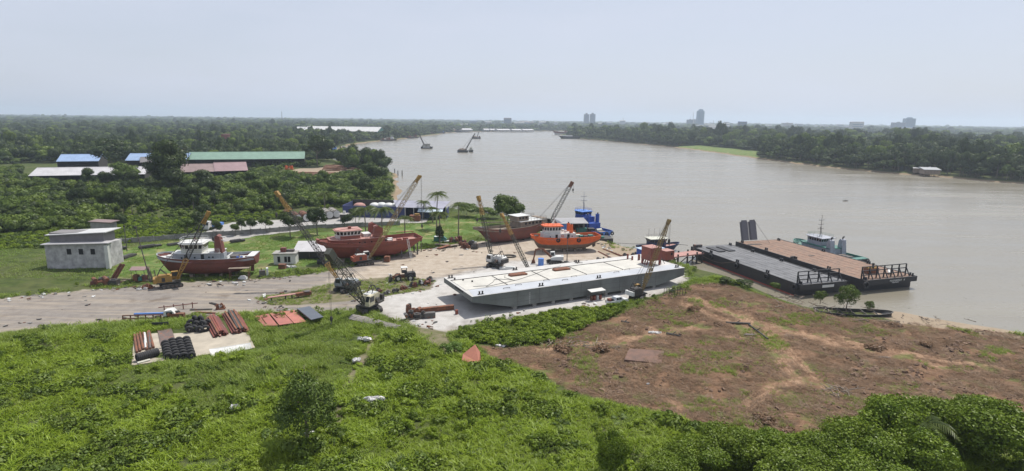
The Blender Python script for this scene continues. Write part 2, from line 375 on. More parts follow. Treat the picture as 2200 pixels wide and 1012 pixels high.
wm = NT('silty_river'); p = wm.pos()
def wav(sx, sy, rot, det=4.):
    return wm.noise(1., det, .6, wm.n('ShaderNodeMapping', {'Vector': p, 'Rotation': (0,0,R(rot)), 'Scale': (sx, sy, 1)}).outputs[0])
big = wav(.006, .028, 28); mid = wav(.018, .07, -20); sml = wav(.35, .8, 35); tiny = wav(1.6, 2.4, -15, 3.)
wc = wm.mix(wm.ramp(big, .35, .68), (.185,.167,.125), (.215,.197,.155))
patch = wm.math('ADD', wm.math('MULTIPLY', big, .55), wm.math('MULTIPLY', mid, .45))
rgh = wm.ramp(patch, .36, .66, .17, .32)
spk = wm.ramp(wav(.8, 1.3, 12, 2.), .70, .78)
hgt = wm.math('ADD', wm.math('ADD', wm.math('MULTIPLY', sml, .75), wm.math('MULTIPLY', tiny, .4)), 0.)
bmp = wm.n('ShaderNodeBump', {'Strength': wm.ramp(patch, .36, .62, .10, .42), 'Distance': .35, 'Height': hgt})
bm2 = wm.n('ShaderNodeBump', {'Strength': 1., 'Distance': .55, 'Height': spk, 'Normal': bmp.outputs[0]})
wb = wm.bsdf(wc, rgh, 0, bm2.outputs[0]); wb.inputs['IOR'].default_value = 1.5
wmesh = bpy.data.meshes.new('river'); wmesh.from_pydata([(-16000,-300,WATER),(16000,-300,WATER),(16000,16000,WATER),(-16000,16000,WATER)], [], [(0,1,2,3)]); wmesh.materials.append(wm.m)
river = bpy.data.objects.new('river', wmesh); COL.objects.link(river); tag(river, 'wide silty grey-brown river', kind='structure')

# ------------------------------------------------------------------ haze
hzm = NT('humid_air'); pv = hzm.n('ShaderNodeVolumePrincipled', {'Color': (.74,.85,1.0), 'Density': 0.00013, 'Anisotropy': 0.3})
hzm.t.links.new(pv.outputs[0], hzm.out.inputs['Volume'])
hz = MB().b2(-14500, 14500, -280, 15800, -9, 175).build('haze', hzm.m); tag(hz, 'thin pale haze over the river plain', kind='stuff')
hz.display_type = 'WIRE'
# ------------------------------------------------------------------ vegetation
def leafmat(name, c0, c1, c2, transl=.3, patch=.05):
    """leaf colours drift per leaf, per plant and in broad drifts over the ground"""
    if name in MATS: return MATS[name]
    t = NT(name); lv = t.attr('leaf').outputs['Fac']; p = t.pos()
    c = t.mix(lv, c0, c1)
    c = t.mix(t.ramp(t.noise(patch, 4, .6, p), .42, .66, 0, .75), c, c2)
    c = t.mix(t.math('MULTIPLY', t.rnd(), .45), c, tuple(x*.55 for x in c1))
    d = t.n('ShaderNodeBsdfDiffuse', {'Color': c}); tr = t.n('ShaderNodeBsdfTranslucent', {'Color': t.mix(1., c, (1.25,1.3,.7), 'MULTIPLY')})
    mx = t.n('ShaderNodeMixShader', {0: transl, 1: d.outputs[0], 2: tr.outputs[0]})
    gl = t.n('ShaderNodeBsdfGlossy', {'Color': (1,1,1), 'Roughness': .45}); m2 = t.n('ShaderNodeMixShader', {0: .015, 1: mx.outputs[0], 2: gl.outputs[0]})
    t.t.links.new(m2.outputs[0], t.out.inputs[0]); MATS[name] = t.m; return t.m
LEAF_FERN = leafmat('fern_leaf', (.12,.195,.013), (.255,.34,.026), (.16,.215,.018), .22, .06)
LEAF_GRASS = leafmat('grass_leaf', (.15,.23,.03), (.27,.35,.06), (.21,.265,.05), .3, .07)
LEAF_BUSH = leafmat('bush_leaf', (.04,.075,.014), (.12,.17,.03), (.08,.125,.02), .1, .03)
LEAF_TREE = leafmat('tree_leaf', (.024,.045,.014), (.072,.10,.026), (.045,.072,.018), .06, .012)
LEAF_LIGHT = leafmat('light_leaf', (.065,.11,.016), (.16,.215,.034), (.11,.16,.02), .1, .02)
LEAF_DARK = leafmat('dark_leaf', (.02,.038,.012), (.055,.08,.022), (.035,.058,.016), .06, .02)
LEAF_NEAR = leafmat('near_leaf', (.055,.105,.010), (.18,.245,.02), (.105,.16,.014), .15, .1)
LEAF_PALM = leafmat('palm_leaf', (.05,.078,.022), (.12,.15,.045), (.085,.11,.035), .25, .1)
LEAF_DRY = leafmat('dry_straw', (.08,.045,.027), (.29,.20,.13), (.175,.11,.068), .1, .09)
BARK = plain('bark', (.16,.13,.10), .9)
BARKP = plain('palm_bark', (.20,.17,.135), .9)

def leaf_mesh(name, P, Nrm, size, mat, rng, aspect=.55, core=None, vals=None):
    """one rhombic leaf face at each point P with normal near Nrm"""
    n = len(P); u = rng.normal(size=(n, 3)); u -= (u*Nrm).sum(1, keepdims=True)*Nrm; u /= np.linalg.norm(u, axis=1, keepdims=True)+1e-9
    v = np.cross(Nrm, u); s = (size*rng.uniform(.6, 1.35, n))[:, None]
    V = np.stack([P - u*s*.5, P + v*s*aspect*.5 + Nrm*s*.08, P + u*s*.5, P - v*s*aspect*.5 + Nrm*s*.08], 1).reshape(-1, 3)
    F = np.arange(4*n).reshape(n, 4); lv = np.repeat(rng.uniform(0, 1, n) if vals is None else vals, 4)
    if core is not None:
        cv, cf = core; F = np.concatenate([F, cf + len(V)]); V = np.concatenate([V, cv]); lv = np.concatenate([lv, np.full(len(cv), .3)])
    me = np_mesh(name, V, F, mat); at = me.attributes.new('leaf', 'FLOAT', 'POINT'); at.data.foreach_set('value', lv.astype(np.float32)); return me
def crown_mesh(name, seed, n_lobes, n_leaves, leaf, rad=(1,1,.8), zc=.9, mat=None, spread=.7, lobe=(.3,.5), core=True, jitter=.55, rj=.42, up=.2, shell=(.7,1.28), corek=.74):
    """crown of uneven leaf-covered lobes, unit-ish size, standing on z=0"""
    rng = np.random.default_rng(seed); rad = np.array(rad)
    d = rng.normal(size=(n_lobes, 3)); d /= np.linalg.norm(d, axis=1, keepdims=True); d[:, 2] = np.where(d[:, 2] < -.35, -d[:, 2], d[:, 2])
    c = d*rng.uniform(.35, 1, n_lobes)[:, None]**.6*spread*rad; c[:, 2] += zc; lr = rng.uniform(*lobe, n_lobes)
    lid = rng.choice(n_lobes, n_leaves*2, p=lr**2/(lr**2).sum()); dd = rng.normal(size=(n_leaves*2, 3)); dd /= np.linalg.norm(dd, axis=1, keepdims=True)
    dd[:, 2] = np.where((dd[:, 2] < 0) & (rng.random(len(dd)) < .6), -dd[:, 2], dd[:, 2])
    P = c[lid] + dd*(lr[lid]*rng.uniform(*shell, len(lid)))[:, None]*np.array([1, 1, .85])
    dist = np.linalg.norm((P[:, None, :] - c[None])/lr[None, :, None], axis=2); dist[np.arange(len(P)), lid] = 9
    keep = (dist.min(1) > .8) & (P[:, 2] > .02); P, dd, lid = P[keep][:n_leaves], dd[keep][:n_leaves], lid[keep][:n_leaves]
    N = dd*jitter*1.9 + rng.normal(size=P.shape)*rj + np.array([0, 0, up]); N /= np.linalg.norm(N, axis=1, keepdims=True)
    lob = rng.uniform(0, 1, n_lobes); vals = np.clip(.55*rng.uniform(0, 1, len(P)) + .45*lob[lid], 0, 1)
    cr = None
    if core:
        cv, cf = [], []; m = MB()
        for k in range(n_lobes): m.ball(c[k], tuple(lr[k]*np.array([corek, corek, corek*.84])), 7, 5)
        cv = np.array(m.v); cv[:, 2] = np.maximum(cv[:, 2], 0.01); cr = (cv, np.array(m.f))
    return leaf_mesh(name, P, N, leaf, mat, rng, .6, cr, vals)
def blade_mesh(name, seed, n, L, wid, mat, arch=.6, base=.25, seg=3, flat=False):
    rng = np.random.default_rng(seed); V, F, lv = [], [], []
    for i in range(n):
        a = rng.uniform(0, 2*math.pi); l = L*rng.uniform(.6, 1.25); d = np.array([math.cos(a), math.sin(a), 0]); s = np.array([-d[1], d[0], 0]); b0 = np.append(rng.normal(size=2)*base, 0)
        up = rng.uniform(.45, 1.); val = rng.uniform()
        st = len(V)
        for k in range(seg+1):
            t = k/seg; pz = l*up*(t - arch*t*t*.75) if not flat else .05 + l*.12*rng.uniform() ; q = b0 + d*l*(t*(.35 if not flat else 1)+arch*t*t*.5) + np.array([0, 0, pz])
            ww = wid*(1 - t*.85)*.5 if k else wid*.3
            V += [q - s*ww, q + s*ww]; lv += [val, val]
        for k in range(seg): F.append((st+2*k, st+2*k+1, st+2*k+3, st+2*k+2))
    me = np_mesh(name, np.array(V), np.array(F), mat); at = me.attributes.new('leaf', 'FLOAT', 'POINT'); at.data.foreach_set('value', np.array(lv, np.float32)); return me

def scatter(name, label, pts, rot, scale, pick, meshes, zscale=None):
    """one object of kind stuff: plants set out at surveyed points"""
    src = bpy.data.collections.new(name + '_kinds')
    for i, me in enumerate(meshes):
        src.objects.link(bpy.data.objects.new('%s_kind_%02d' % (name, i), me))
    me = bpy.data.meshes.new(name); me.vertices.add(len(pts)); me.vertices.foreach_set('co', np.asarray(pts, np.float32).ravel())
    at = me.attributes.new('rot', 'FLOAT_VECTOR', 'POINT'); at.data.foreach_set('vector', np.asarray(rot, np.float32).ravel())
    sv = np.repeat(np.asarray(scale, np.float32)[:, None], 3, 1) if np.ndim(scale) == 1 else np.asarray(scale, np.float32)
    at = me.attributes.new('siz', 'FLOAT_VECTOR', 'POINT'); at.data.foreach_set('vector', sv.ravel())
    at = me.attributes.new('pick', 'INT', 'POINT'); at.data.foreach_set('value', np.asarray(pick, np.int32))
    o = bpy.data.objects.new(name, me); COL.objects.link(o)
    ng = bpy.data.node_groups.new(name, 'GeometryNodeTree')
    ng.interface.new_socket('Geometry', in_out='INPUT', socket_type='NodeSocketGeometry'); ng.interface.new_socket('Geometry', in_out='OUTPUT', socket_type='NodeSocketGeometry')
    nd = ng.nodes; gi, go = nd.new('NodeGroupInput'), nd.new('NodeGroupOutput'); ip = nd.new('GeometryNodeInstanceOnPoints'); ci = nd.new('GeometryNodeCollectionInfo')
    ci.inputs[0].default_value = src; ci.inputs[1].default_value = True; ci.inputs[2].default_value = True
    def na(a, ty):
        q = nd.new('GeometryNodeInputNamedAttribute'); q.data_type = ty; q.inputs[0].default_value = a; return q.outputs[0]
    ip.inputs['Pick Instance'].default_value = True
    L = ng.links.new; L(gi.outputs[0], ip.inputs['Points']); L(ci.outputs[0], ip.inputs['Instance']); L(na('pick', 'INT'), ip.inputs['Instance Index'])
    L(na('rot', 'FLOAT_VECTOR'), ip.inputs['Rotation']); L(na('siz', 'FLOAT_VECTOR'), ip.inputs['Scale']); L(ip.outputs[0], go.inputs[0])
    md = o.modifiers.new('plants', 'NODES'); md.node_group = ng
    return tag(o, label, kind='stuff')
def sample(poly, spacing, rng, z0=True):
    """jittered grid points inside a world polygon"""
    q = np.array(poly); x0, y0 = q.min(0); x1, y1 = q.max(0)
    X, Y = np.meshgrid(np.arange(x0, x1, spacing), np.arange(y0, y1, spacing)); P = np.stack([X.ravel(), Y.ravel()], -1)
    P = P + rng.uniform(-.5, .5, P.shape)*spacing*1.1; return P[sdist(P, poly) > 0]
def rots(n, rng, tilt=.15): return np.column_stack([rng.normal(size=(n, 2))*tilt, rng.uniform(0, 2*math.pi, n)])

# ---- foreground growth
BUILT = [wpoly(q) for q in ([(283,788),(288,722),(400,706),(440,684),(520,682),(550,748)], [(548,682),(650,664),(694,680),(660,694),(570,702)], [(262,690),(300,668),(520,655),(520,668),(400,690)])]
near_zone = wpoly([(-250,740),(200,694),(440,676),(720,666),(800,668),(880,700),(960,716),(1180,674),(1300,660),(1400,642),(1480,602),(1540,596),(1640,634),(1740,664),(1850,682),(2000,694),(2400,740),(2500,1060),(-300,1060)])
rng = np.random.default_rng(5)
P = sample(near_zone, .62, rng)
keep = (in_area(P, 'yard') < .6*(vnoise(P, 2.)-.5)) & (land_sd(P) > 3) & (in_area(P, 'track') < -.2) & (in_area(P, 'path') < .9*(vnoise(P, 1.6, 47)-.35))
for b in BUILT: keep &= sdist(P, b) < -.1 + .8*(vnoise(P, 1.5, 2)-.6)
mudd = in_area(P, 'mud'); patchy = vnoise(P, 6, 9)*.6 + vnoise(P, 2.2, 4)*.4
keep &= (mudd < -.6 + 2.2*(vnoise(P, 4, 1)-.5)) | ((patchy > .62) & (mudd < 40))
keep &= (vnoise(P, 2.6, 45)*.6 + vnoise(P, 1.1, 46)*.4 > .2)
P = P[keep]; mudd = in_area(P, 'mud')
dry = np.maximum(np.clip(1 - np.hypot(P[:,0]+45, (P[:,1]-95))/34, 0, 1), np.clip(1+in_area(P, 'yard')/14, 0, 1)); typ = vnoise(P, 7, 21)*.6 + vnoise(P, 2.5, 22)*.4
isgr = (dry*.75 + typ*.5 > .62) | (mudd > -1); isbush = (~isgr) & (vnoise(P, 5, 33)*.65+vnoise(P, 2, 34)*.35 > .66)
ferns = [blade_mesh('fern%d' % i, 100+i, 20, 1.15, .115, LEAF_FERN, .64, .22) for i in range(4)]
grasses = [blade_mesh('grass%d' % i, 200+i, 30, .95, .085, LEAF_GRASS, .4, .3) for i in range(4)]
def broad(i, mat, n=70): return crown_mesh('broad%d' % i, 300+i, 5, n, .28, (.6,.6,.5), .35, mat, .6, (.25,.4), False)
broads = [broad(i, (LEAF_NEAR,LEAF_BUSH,LEAF_NEAR,LEAF_LIGHT)[i]) for i in range(4)]
Zp = height(P); n = len(P)
pick = np.where(isgr, 4 + rng.integers(0, 4, n), np.where(isbush, 8 + rng.integers(0, 4, n), rng.integers(0, 4, n)))
scl = rng.uniform(.65, 1.35, n)*np.where(isgr, .85, 1.)*np.where(mudd > -1, .6, 1)*(.5+1.0*vnoise(P, 4, 41))
scatter('undergrowth', 'tangled bright green ferns and tall grass in the foreground', np.column_stack([P, Zp-.03]), rots(n, rng, .12), scl, pick, ferns + grasses + broads)
Pm = sample(near_zone, 3.0, rng); Pm = Pm[(in_area(Pm, 'mud') < -2) & (in_area(Pm, 'yard') < -4) & (Pm[:,1] < 104) & (vnoise(Pm, 9, 43)*.5+vnoise(Pm, 3, 44)*.5 > .45)]
for b in BUILT: Pm = Pm[sdist(Pm, b) < -2.5]
n = len(Pm); scatter('fern_mounds', 'mounds of creeper and shrubby growth rising out of the ferns', np.column_stack([Pm, height(Pm)-.2]), rots(n, rng, .15), np.column_stack([rng.uniform(.7, 1.7, n), rng.uniform(.7, 1.7, n), rng.uniform(.5, 1.2, n)]), rng.integers(0, 5, n), [crown_mesh('mound%d' % i, 320+i, 9, 620, .2, (1,1,.6), .5, (LEAF_FERN,LEAF_NEAR,LEAF_FERN,LEAF_BUSH,LEAF_NEAR)[i], .85, (.18,.4), True, .7, .35, .1) for i in range(5)])
# ---- cut straw and torn roots over the bulldozed soil
P = sample(AW['mud'], .5, rng); P = P[(land_sd(P) > 2.5) & (vnoise(P, 3.5, 51)*.6+vnoise(P, 1.2, 52)*.4 > .38)]; P = P[track_d(P)[0] > 1.8*vnoise(P, 2.5, 53)+.2]
straw = [blade_mesh('straw%d' % i, 400+i, 11, .9, .07, LEAF_DRY, .2, .35, 2, True) for i in range(3)]
n = len(P); scatter('cut_straw', 'dead brown straw and roots strewn on the cleared soil', np.column_stack([P, height(P)-.02]), rots(n, rng, .12), rng.uniform(.5, 1.3, n), rng.integers(0, 3, n), straw)
# ---- meadow grass and scrub behind the yard
mid_zone = wpoly([(-250,600),(200,600),(420,602),(560,596),(690,572),(900,536),(1030,514),(1150,500),(1120,478),(1010,460),(905,448),(860,440),(700,470),(430,500),(200,520),(-250,540)])
P = sample(mid_zone, .9, rng); keep = (in_area(P, 'yard') < -.3) & (in_area(P, 'road') < -.5) & (land_sd(P) > 3)
P = P[keep & (vnoise(P, 8, 61)*.5+vnoise(P, 2.6, 62)*.5 > .44)]; n = len(P)
LEAF_MEAD = leafmat('meadow_leaf', (.12,.2,.03), (.19,.28,.05), (.22,.245,.08), .3, .05)
meads = [blade_mesh('mead%d' % i, 500+i, 16, .42, .10, LEAF_MEAD, .4, .4, 2) for i in range(3)]
scatter('meadow_grass', 'short bright green grass on the meadow behind the slipway yard', np.column_stack([P, height(P)]), rots(n, rng, .1), rng.uniform(.6, 1.5, n), rng.integers(0, 3, n), meads)
Pw = sample(wpoly([(-200,560),(1150,440),(1500,560),(1480,640),(900,760),(-200,760)]), 1.0, rng); sw = in_area(Pw, 'yard'); Pw = Pw[(sw > -4.5) & (sw < .6+.8*vnoise(Pw, 3, 74)) & (vnoise(Pw, 5, 72)*.6+vnoise(Pw, 1.7, 73)*.4 > .46) & (land_sd(Pw) > 3)]; n = len(Pw)
scatter('edge_weeds', 'rank weeds along the ragged edge of the gravel yard', np.column_stack([Pw, height(Pw)]), rots(n, rng, .15), rng.uniform(.4, 1.2, n), np.where(rng.random(n) < .25, 4+rng.integers(0, 4, n), rng.integers(0, 4, n)), grasses + broads)
P = sample(AW['median'], .8, rng); P = P[vnoise(P, 3, 71) > .35]; n = len(P)
scatter('verge_weeds', 'dry weeds on the strip between the two gravel tracks', np.column_stack([P, height(P)]), rots(n, rng, .15), rng.uniform(.35, .9, n), rng.integers(0, 4, n), grasses)
# ---- scrub crowns
small = [crown_mesh('scrub%d' % i, 600+i, 8, 620, .2, (1,1,.75), .6, (LEAF_BUSH,LEAF_LIGHT,LEAF_TREE,LEAF_LIGHT,LEAF_BUSH)[i], .75, (.3,.52), True, 1., .28, 0.) for i in range(5)]
trees = [crown_mesh('canopy%d' % i, 700+i, 9, 900, .19, (1,1,.8+.2*(i % 3)), .95, (LEAF_TREE,LEAF_DARK,LEAF_TREE,LEAF_BUSH,LEAF_TREE,LEAF_LIGHT,LEAF_DARK,LEAF_TREE)[i % 8], .72, (.3,.52), True, 1., .28, 0.) for i in range(8)]
thicket = wpoly([(-300,400),(200,398),(310,404),(400,398),(470,385),(560,380),(640,382),(700,380),(760,376),(800,372),(840,382),(856,404),(846,428),(800,446),(740,448),(700,446),(600,452),(560,462),(500,474),(440,482),(330,492),(200,500),(-300,520)])
P = sample(thicket, 3.3, rng); P = P[(land_sd(P) > 3.)]
bare = vnoise(P, 18, 81)*.6 + vnoise(P, 7, 82)*.4; sdt = sdist(P, thicket)
P_low = P[(bare < .40) | (sdt < 4)]; P = P[(bare >= .40) & (sdt >= 4)]; n = len(P)
scatter('thicket', 'dense green scrub filling the plot beside the river', np.column_stack([P, np.full(n, -.3)]), rots(n, rng, .05), rng.uniform(1.2, 3.6, n)*(.4+1.3*vnoise(P, 13, 83)), rng.integers(0, 5, n), small)
P2 = sample(wpoly([(-300,470),(200,462),(330,470),(430,470),(520,462),(600,456),(640,470),(430,498),(330,516),(200,530),(-300,548)]), 1.6, rng); P2 = P2[in_area(P2, 'road') < -2]
P3 = sample(wpoly([(-300,400),(-300,352),(200,350),(540,350),(700,352),(720,362),(640,388),(400,400)]), 3.4, rng); P3 = P3[(vnoise(P3, 22, 95)*.6+vnoise(P3, 8, 96)*.4 > .45) & (in_area(P3, 'logs') < -1)]
for q_ in ([(40,384),(40,350),(330,348),(330,380)],[(375,388),(380,346),(545,344),(545,368),(460,384)],[(110,352),(660,348),(660,338),(110,338)],[(590,386),(690,376),(690,356),(600,360)]): P3 = P3[sdist(P3, wpoly(q_)) < 1]
P_low = np.concatenate([P_low, P2]); P3s = P3; n = len(P_low); pk = rng.integers(0, 5, n)
scatter('low_scrub', 'low bright bushes and creepers between thicket and concrete wall', np.column_stack([P_low, np.full(n, -.1)]), rots(n, rng, .05), rng.uniform(.5, 1.3, n), pk, [crown_mesh('low%d' % i, 650+i, 7, 260, .33, (1,1,.55), .4, LEAF_FERN if i % 2 else LEAF_BUSH, .75, (.28,.5)) for i in range(5)])
n = len(P3s); scatter('shed_scrub', 'scrub and young trees growing around the riverside sheds', np.column_stack([P3s, np.full(n, -.3)]), rots(n, rng, .05), rng.uniform(1.2, 3.4, n), rng.integers(0, 5, n), small)
# ---- woods on both banks, thinning out to the horizon
def wood(name, label, poly, r0, r1, spacing, scale, extra=None, zs=1.0):
    q = np.array(poly); P = []
    r = r0
    while r < r1:
        sp = spacing*max(1., (r/900.)**.9); a = np.arange(-R(46), R(46), sp/r); a = a + rng.uniform(-.6, .6, len(a))*sp/r; rad = r + rng.uniform(-.6, .6, len(a))*sp
        P.append(np.stack([rad*np.sin(a), rad*np.cos(a)], -1)); r += sp
    P = np.concatenate(P); P = P[sdist(P, poly) > 5]
    if extra is not None: P = P[extra(P)]
    n = len(P); rd = np.hypot(P[:,0], P[:,1]); s = scale*np.maximum(1., (rd/900.)**.8)
    sx = s*rng.uniform(.7, 1.35, n); sz = scale*np.minimum(np.maximum(1., (rd/900)**.25), 1.6)*rng.uniform(.45, 1.55, n)*zs*(.45+.85*vnoise(P, 60, 91)+.35*(rng.random(n) < .06))
    scatter(name, label, np.column_stack([P, np.full(n, -.5)]), rots(n, rng, .03), np.column_stack([sx, sx, sz]), rng.integers(0, 8, n), trees)
    return P
clear_left = wpoly([(-300,380),(-300,353),(200,352),(430,351),(660,348),(720,350),(720,374)])
clear_wh = wpoly([(625,291),(625,280),(822,283),(826,293)])
def notbuilt(P): return (sdist(P, clear_wh) < 0) & (sdist(P, clear_left) < -4) & (P[:,1] > 440)
west = [p for p in left_land]
wood('west_wood', 'dense green wood stretching to the horizon on the left bank', west, 430, 12500, 7.4, 5.2, notbuilt, 1.05)
hut_gap = wpoly([(1840,352),(1890,354),(1884,338),(1846,336)])
def noclear(P): return (in_area(P, 'fieldr') < -3)
wood('east_wood', 'tall green wood behind the trees on the right bank', right_land, 470, 2300, 8.6, 7.2, lambda P: noclear(P) & (sdist(P, right_land) > 26) & (sdist(P, hut_gap) < 0) & (np.hypot(P[:,0], P[:,1]) < 1500 + 500*vnoise(P, 120, 5)), 1.12)
# ------------------------------------------------------------------ paints
P_RED = paint('red_lead', (.165,.052,.04), .6, rust=.25, rustcol=(.10,.035,.025), grime=.35)
P_RED2 = paint('red_lead_bright', (.235,.062,.042), .6, rust=.2, rustcol=(.13,.045,.03), grime=.35)
P_PINK = paint('faded_red_deck', (.40,.22,.19), .8, rust=.2, grime=.3)
P_ORANGE = paint('orange_hull', (.66,.115,.02), .5, rust=.1, grime=.25)
P_MUD = paint('silt_bottom', (.20,.14,.10), .9, grime=.4)
P_GREY = paint('grey_house', (.30,.32,.34), .6, grime=.2)
P_LGREY = paint('pale_grey', (.55,.56,.55), .6, grime=.2)
P_WHITE = paint('white_paint', (.60,.60,.58), .5, rust=.05, grime=.18)
P_CREAM = paint('cream_house', (.50,.50,.43), .6, grime=.2)
P_BLUE = paint('blue_paint', (.02,.075,.36), .45, rust=.08, grime=.25)
P_LBLUE = paint('light_blue_paint', (.10,.24,.62), .5, grime=.2)
P_NAVY = paint('navy_paint', (.018,.04,.11), .55, rust=.1, grime=.3)
P_BLACK = paint('black_hull', (.018,.02,.026), .55, rust=.12, rustcol=(.06,.03,.02), grime=.3)
P_DECKBLK = paint('black_deck', (.13,.132,.14), .55, rust=.0, grime=.6, scale=.6)
P_DECKRUST = paint('rusty_deck', (.25,.165,.12), .9, rust=.42, rustcol=(.13,.068,.045), grime=.5)
P_TEAL = paint('teal_paint', (.04,.165,.135), .55, rust=.12, grime=.3)
P_STEEL = paint('old_steel', (.12,.115,.11), .6, .3, rust=.3, grime=.3)
P_RUST = paint('rust', (.17,.075,.045), .9, rust=.5, grime=.35)
P_BARGE = paint('barge_grey', (.155,.168,.162), .6, rust=.0, grime=.4, scale=.35)
P_BDECK = paint('barge_deck_white', (.48,.47,.45), .6, grime=.22, scale=.4, streak=False)
P_BMARG = paint('barge_margin', (.40,.42,.45), .5, grime=.12, scale=.4, streak=False)
P_BPAN = paint('barge_panel', (.50,.485,.44), .65, rust=.0, grime=.22, scale=.4, streak=False)
P_YEL = paint('yellow_machine', (.33,.195,.04), .55, rust=.22, rustcol=(.14,.065,.03), grime=.4, scale=2)
P_DARK = paint('dark_machine', (.045,.044,.042), .7, rust=.2, rustcol=(.10,.05,.03), grime=.3, scale=2)
P_TYRE = plain('tyre_rubber', (.028,.028,.03), .85)
P_ROPE = plain('dark_cable', (.05,.05,.05), .7)
P_CONC = paint('old_concrete', (.34,.33,.31), .9, grime=.35)
P_WOOD = paint('weathered_timber', (.26,.21,.165), .9, grime=.4)
def glass():
    t = NT('dark_glass'); t.bsdf((.012,.016,.02), .08, 0); return t.m
GLASS = glass()
HOLE = plain('dark_interior', (.012,.012,.013), .9)

# ------------------------------------------------------------------ hulls
def smooth01(x): x = max(0., min(1., x)); return x*x*(3-2*x)
def hull(root, L, B, D, sheer_f=1.2, sheer_a=.3, wl=.45, top=P_RED, bottom=None, deck=P_GREY, bul=.9, bow_full=.42, rake=.10, stern_w=.8, stern_lift=.5, deckname='deck', inner=None, stern_round=.08):
    """lofted hull, x from stern (0) to bow (L), keel at z = 0"""
    ts = [0, .02, .05, .1, .18, .28, .4, .52, .62, .72, .8, .87, .92, .96, .985, 1.]
    ss = [0, .04, .14, .3, wl, wl+.02, .72, .86, 1.]
    up_i = 5
    def hb(t):
        a = stern_w + (1-stern_w)*smooth01(t/.25); a *= .82 + .18*min(1, t/max(stern_round, .01))
        b = 1. if t < 1-bow_full else math.sqrt(max(0, 1-((t-(1-bow_full))/bow_full)**2.3)); return B/2*min(a, max(b, .035))
    def kz(t): return D*stern_lift*max(0, (.24-t)/.24)**1.4 + (D*.9*max(0, (t-.86)/.14)**2.2)
    def rz(t): return D + sheer_f*max(0, (t-.45)/.55)**2 + sheer_a*max(0, (.35-t)/.35)**2
    def sect(t):
        k, r, h = kz(t), rz(t), hb(t); e = .16 + .5*smooth01((t-.55)/.45) + .25*smooth01((.25-t)/.25); pts = []
        for s in ss:
            z = k + (r-k)*s; y = h*(s**e if s > 0 else 0)*(1 if s > 0 else 0)
            xo = L*t - (1-s)*L*rake*smooth01((t-.7)/.3)*1.0
            pts.append((xo, y, z))
        return pts
    S = [sect(t) for t in ts]
    def shell(a, b, sgnflip=False):
        m = MB()
        for sg in (1, -1):
            rings = [[(x, sg*y, z) for x, y, z in s[a:b]] for s in S]; m.loft(rings, close=False)
            if sg < 0: pass
        tr = [(x, y, z) for x, y, z in S[0][a:b]]; m.add(tr + [(x, -y, z) for x, y, z in reversed(tr)], [tuple(range(2*len(tr)))])
        return m
    hu = shell(up_i-1 if bottom is None else up_i, len(ss)) if bottom is not None else shell(0, len(ss))
    th = .14
    inn = MB(); dk = MB(); rail = MB()
    di = [max(.0, hb(t)-th) for t in ts]; dz = [rz(t)-bul for t in ts]; dx = [L*t - (th if t > .98 else (-th if t < .01 else 0)) for t in ts]
    for sg in (1, -1):
        inn.loft([[(dx[i], sg*di[i], dz[i]), (dx[i], sg*di[i], rz(t)+.02)] for i, t in enumerate(ts)], close=False)
        rail.loft([[(L*t+(.05 if t > .98 else 0), sg*(hb(t)+.05), rz(t)+.02), (dx[i], sg*max(0, di[i]-.03), rz(t)+.02), (dx[i], sg*max(0, di[i]-.03), rz(t)+.09), (L*t, sg*(hb(t)+.05), rz(t)+.09)] for i, t in enumerate(ts)], close=True)
    inn.add([(dx[0], di[0], dz[0]), (dx[0], -di[0], dz[0]), (dx[0], -di[0], rz(0)), (dx[0], di[0], rz(0))], [(0,1,2,3)])
    rail.box((th*.3, 0, rz(0)+.055), (.2, 2*di[0], .07))
    for i in range(len(ts)-1): dk.add([(dx[i], di[i], dz[i]), (dx[i], -di[i], dz[i]), (dx[i+1], -di[i+1], dz[i+1]), (dx[i+1], di[i+1], dz[i+1])], [(0,1,2,3)])
    ho = hu.build('hull', top, root, True)
    if bottom is not None: shell(0, up_i+1).build('hull_bottom', bottom, root, True)
    inn.build('bulwark', inner or top, root); dk.build(deckname, deck, root); rail.build('rail_cap', inner or top, ho)
    belt = MB()
    for sg in (1, -1):
        pts = []
        for t in ts:
            s = .80; e = .16 + .5*smooth01((t-.55)/.45) + .25*smooth01((.25-t)/.25); k, r = kz(t), rz(t)
            pts.append(Vector((L*t - (1-s)*L*rake*smooth01((t-.7)/.3), sg*(hb(t)*s**e+.03), k+(r-k)*s)))
        belt.path(pts, .11, 5)
    belt.build('rubbing_strake', top, ho)
    f = dict(hb=hb, rz=rz, deck=lambda t: rz(t)-bul, L=L)
    return f
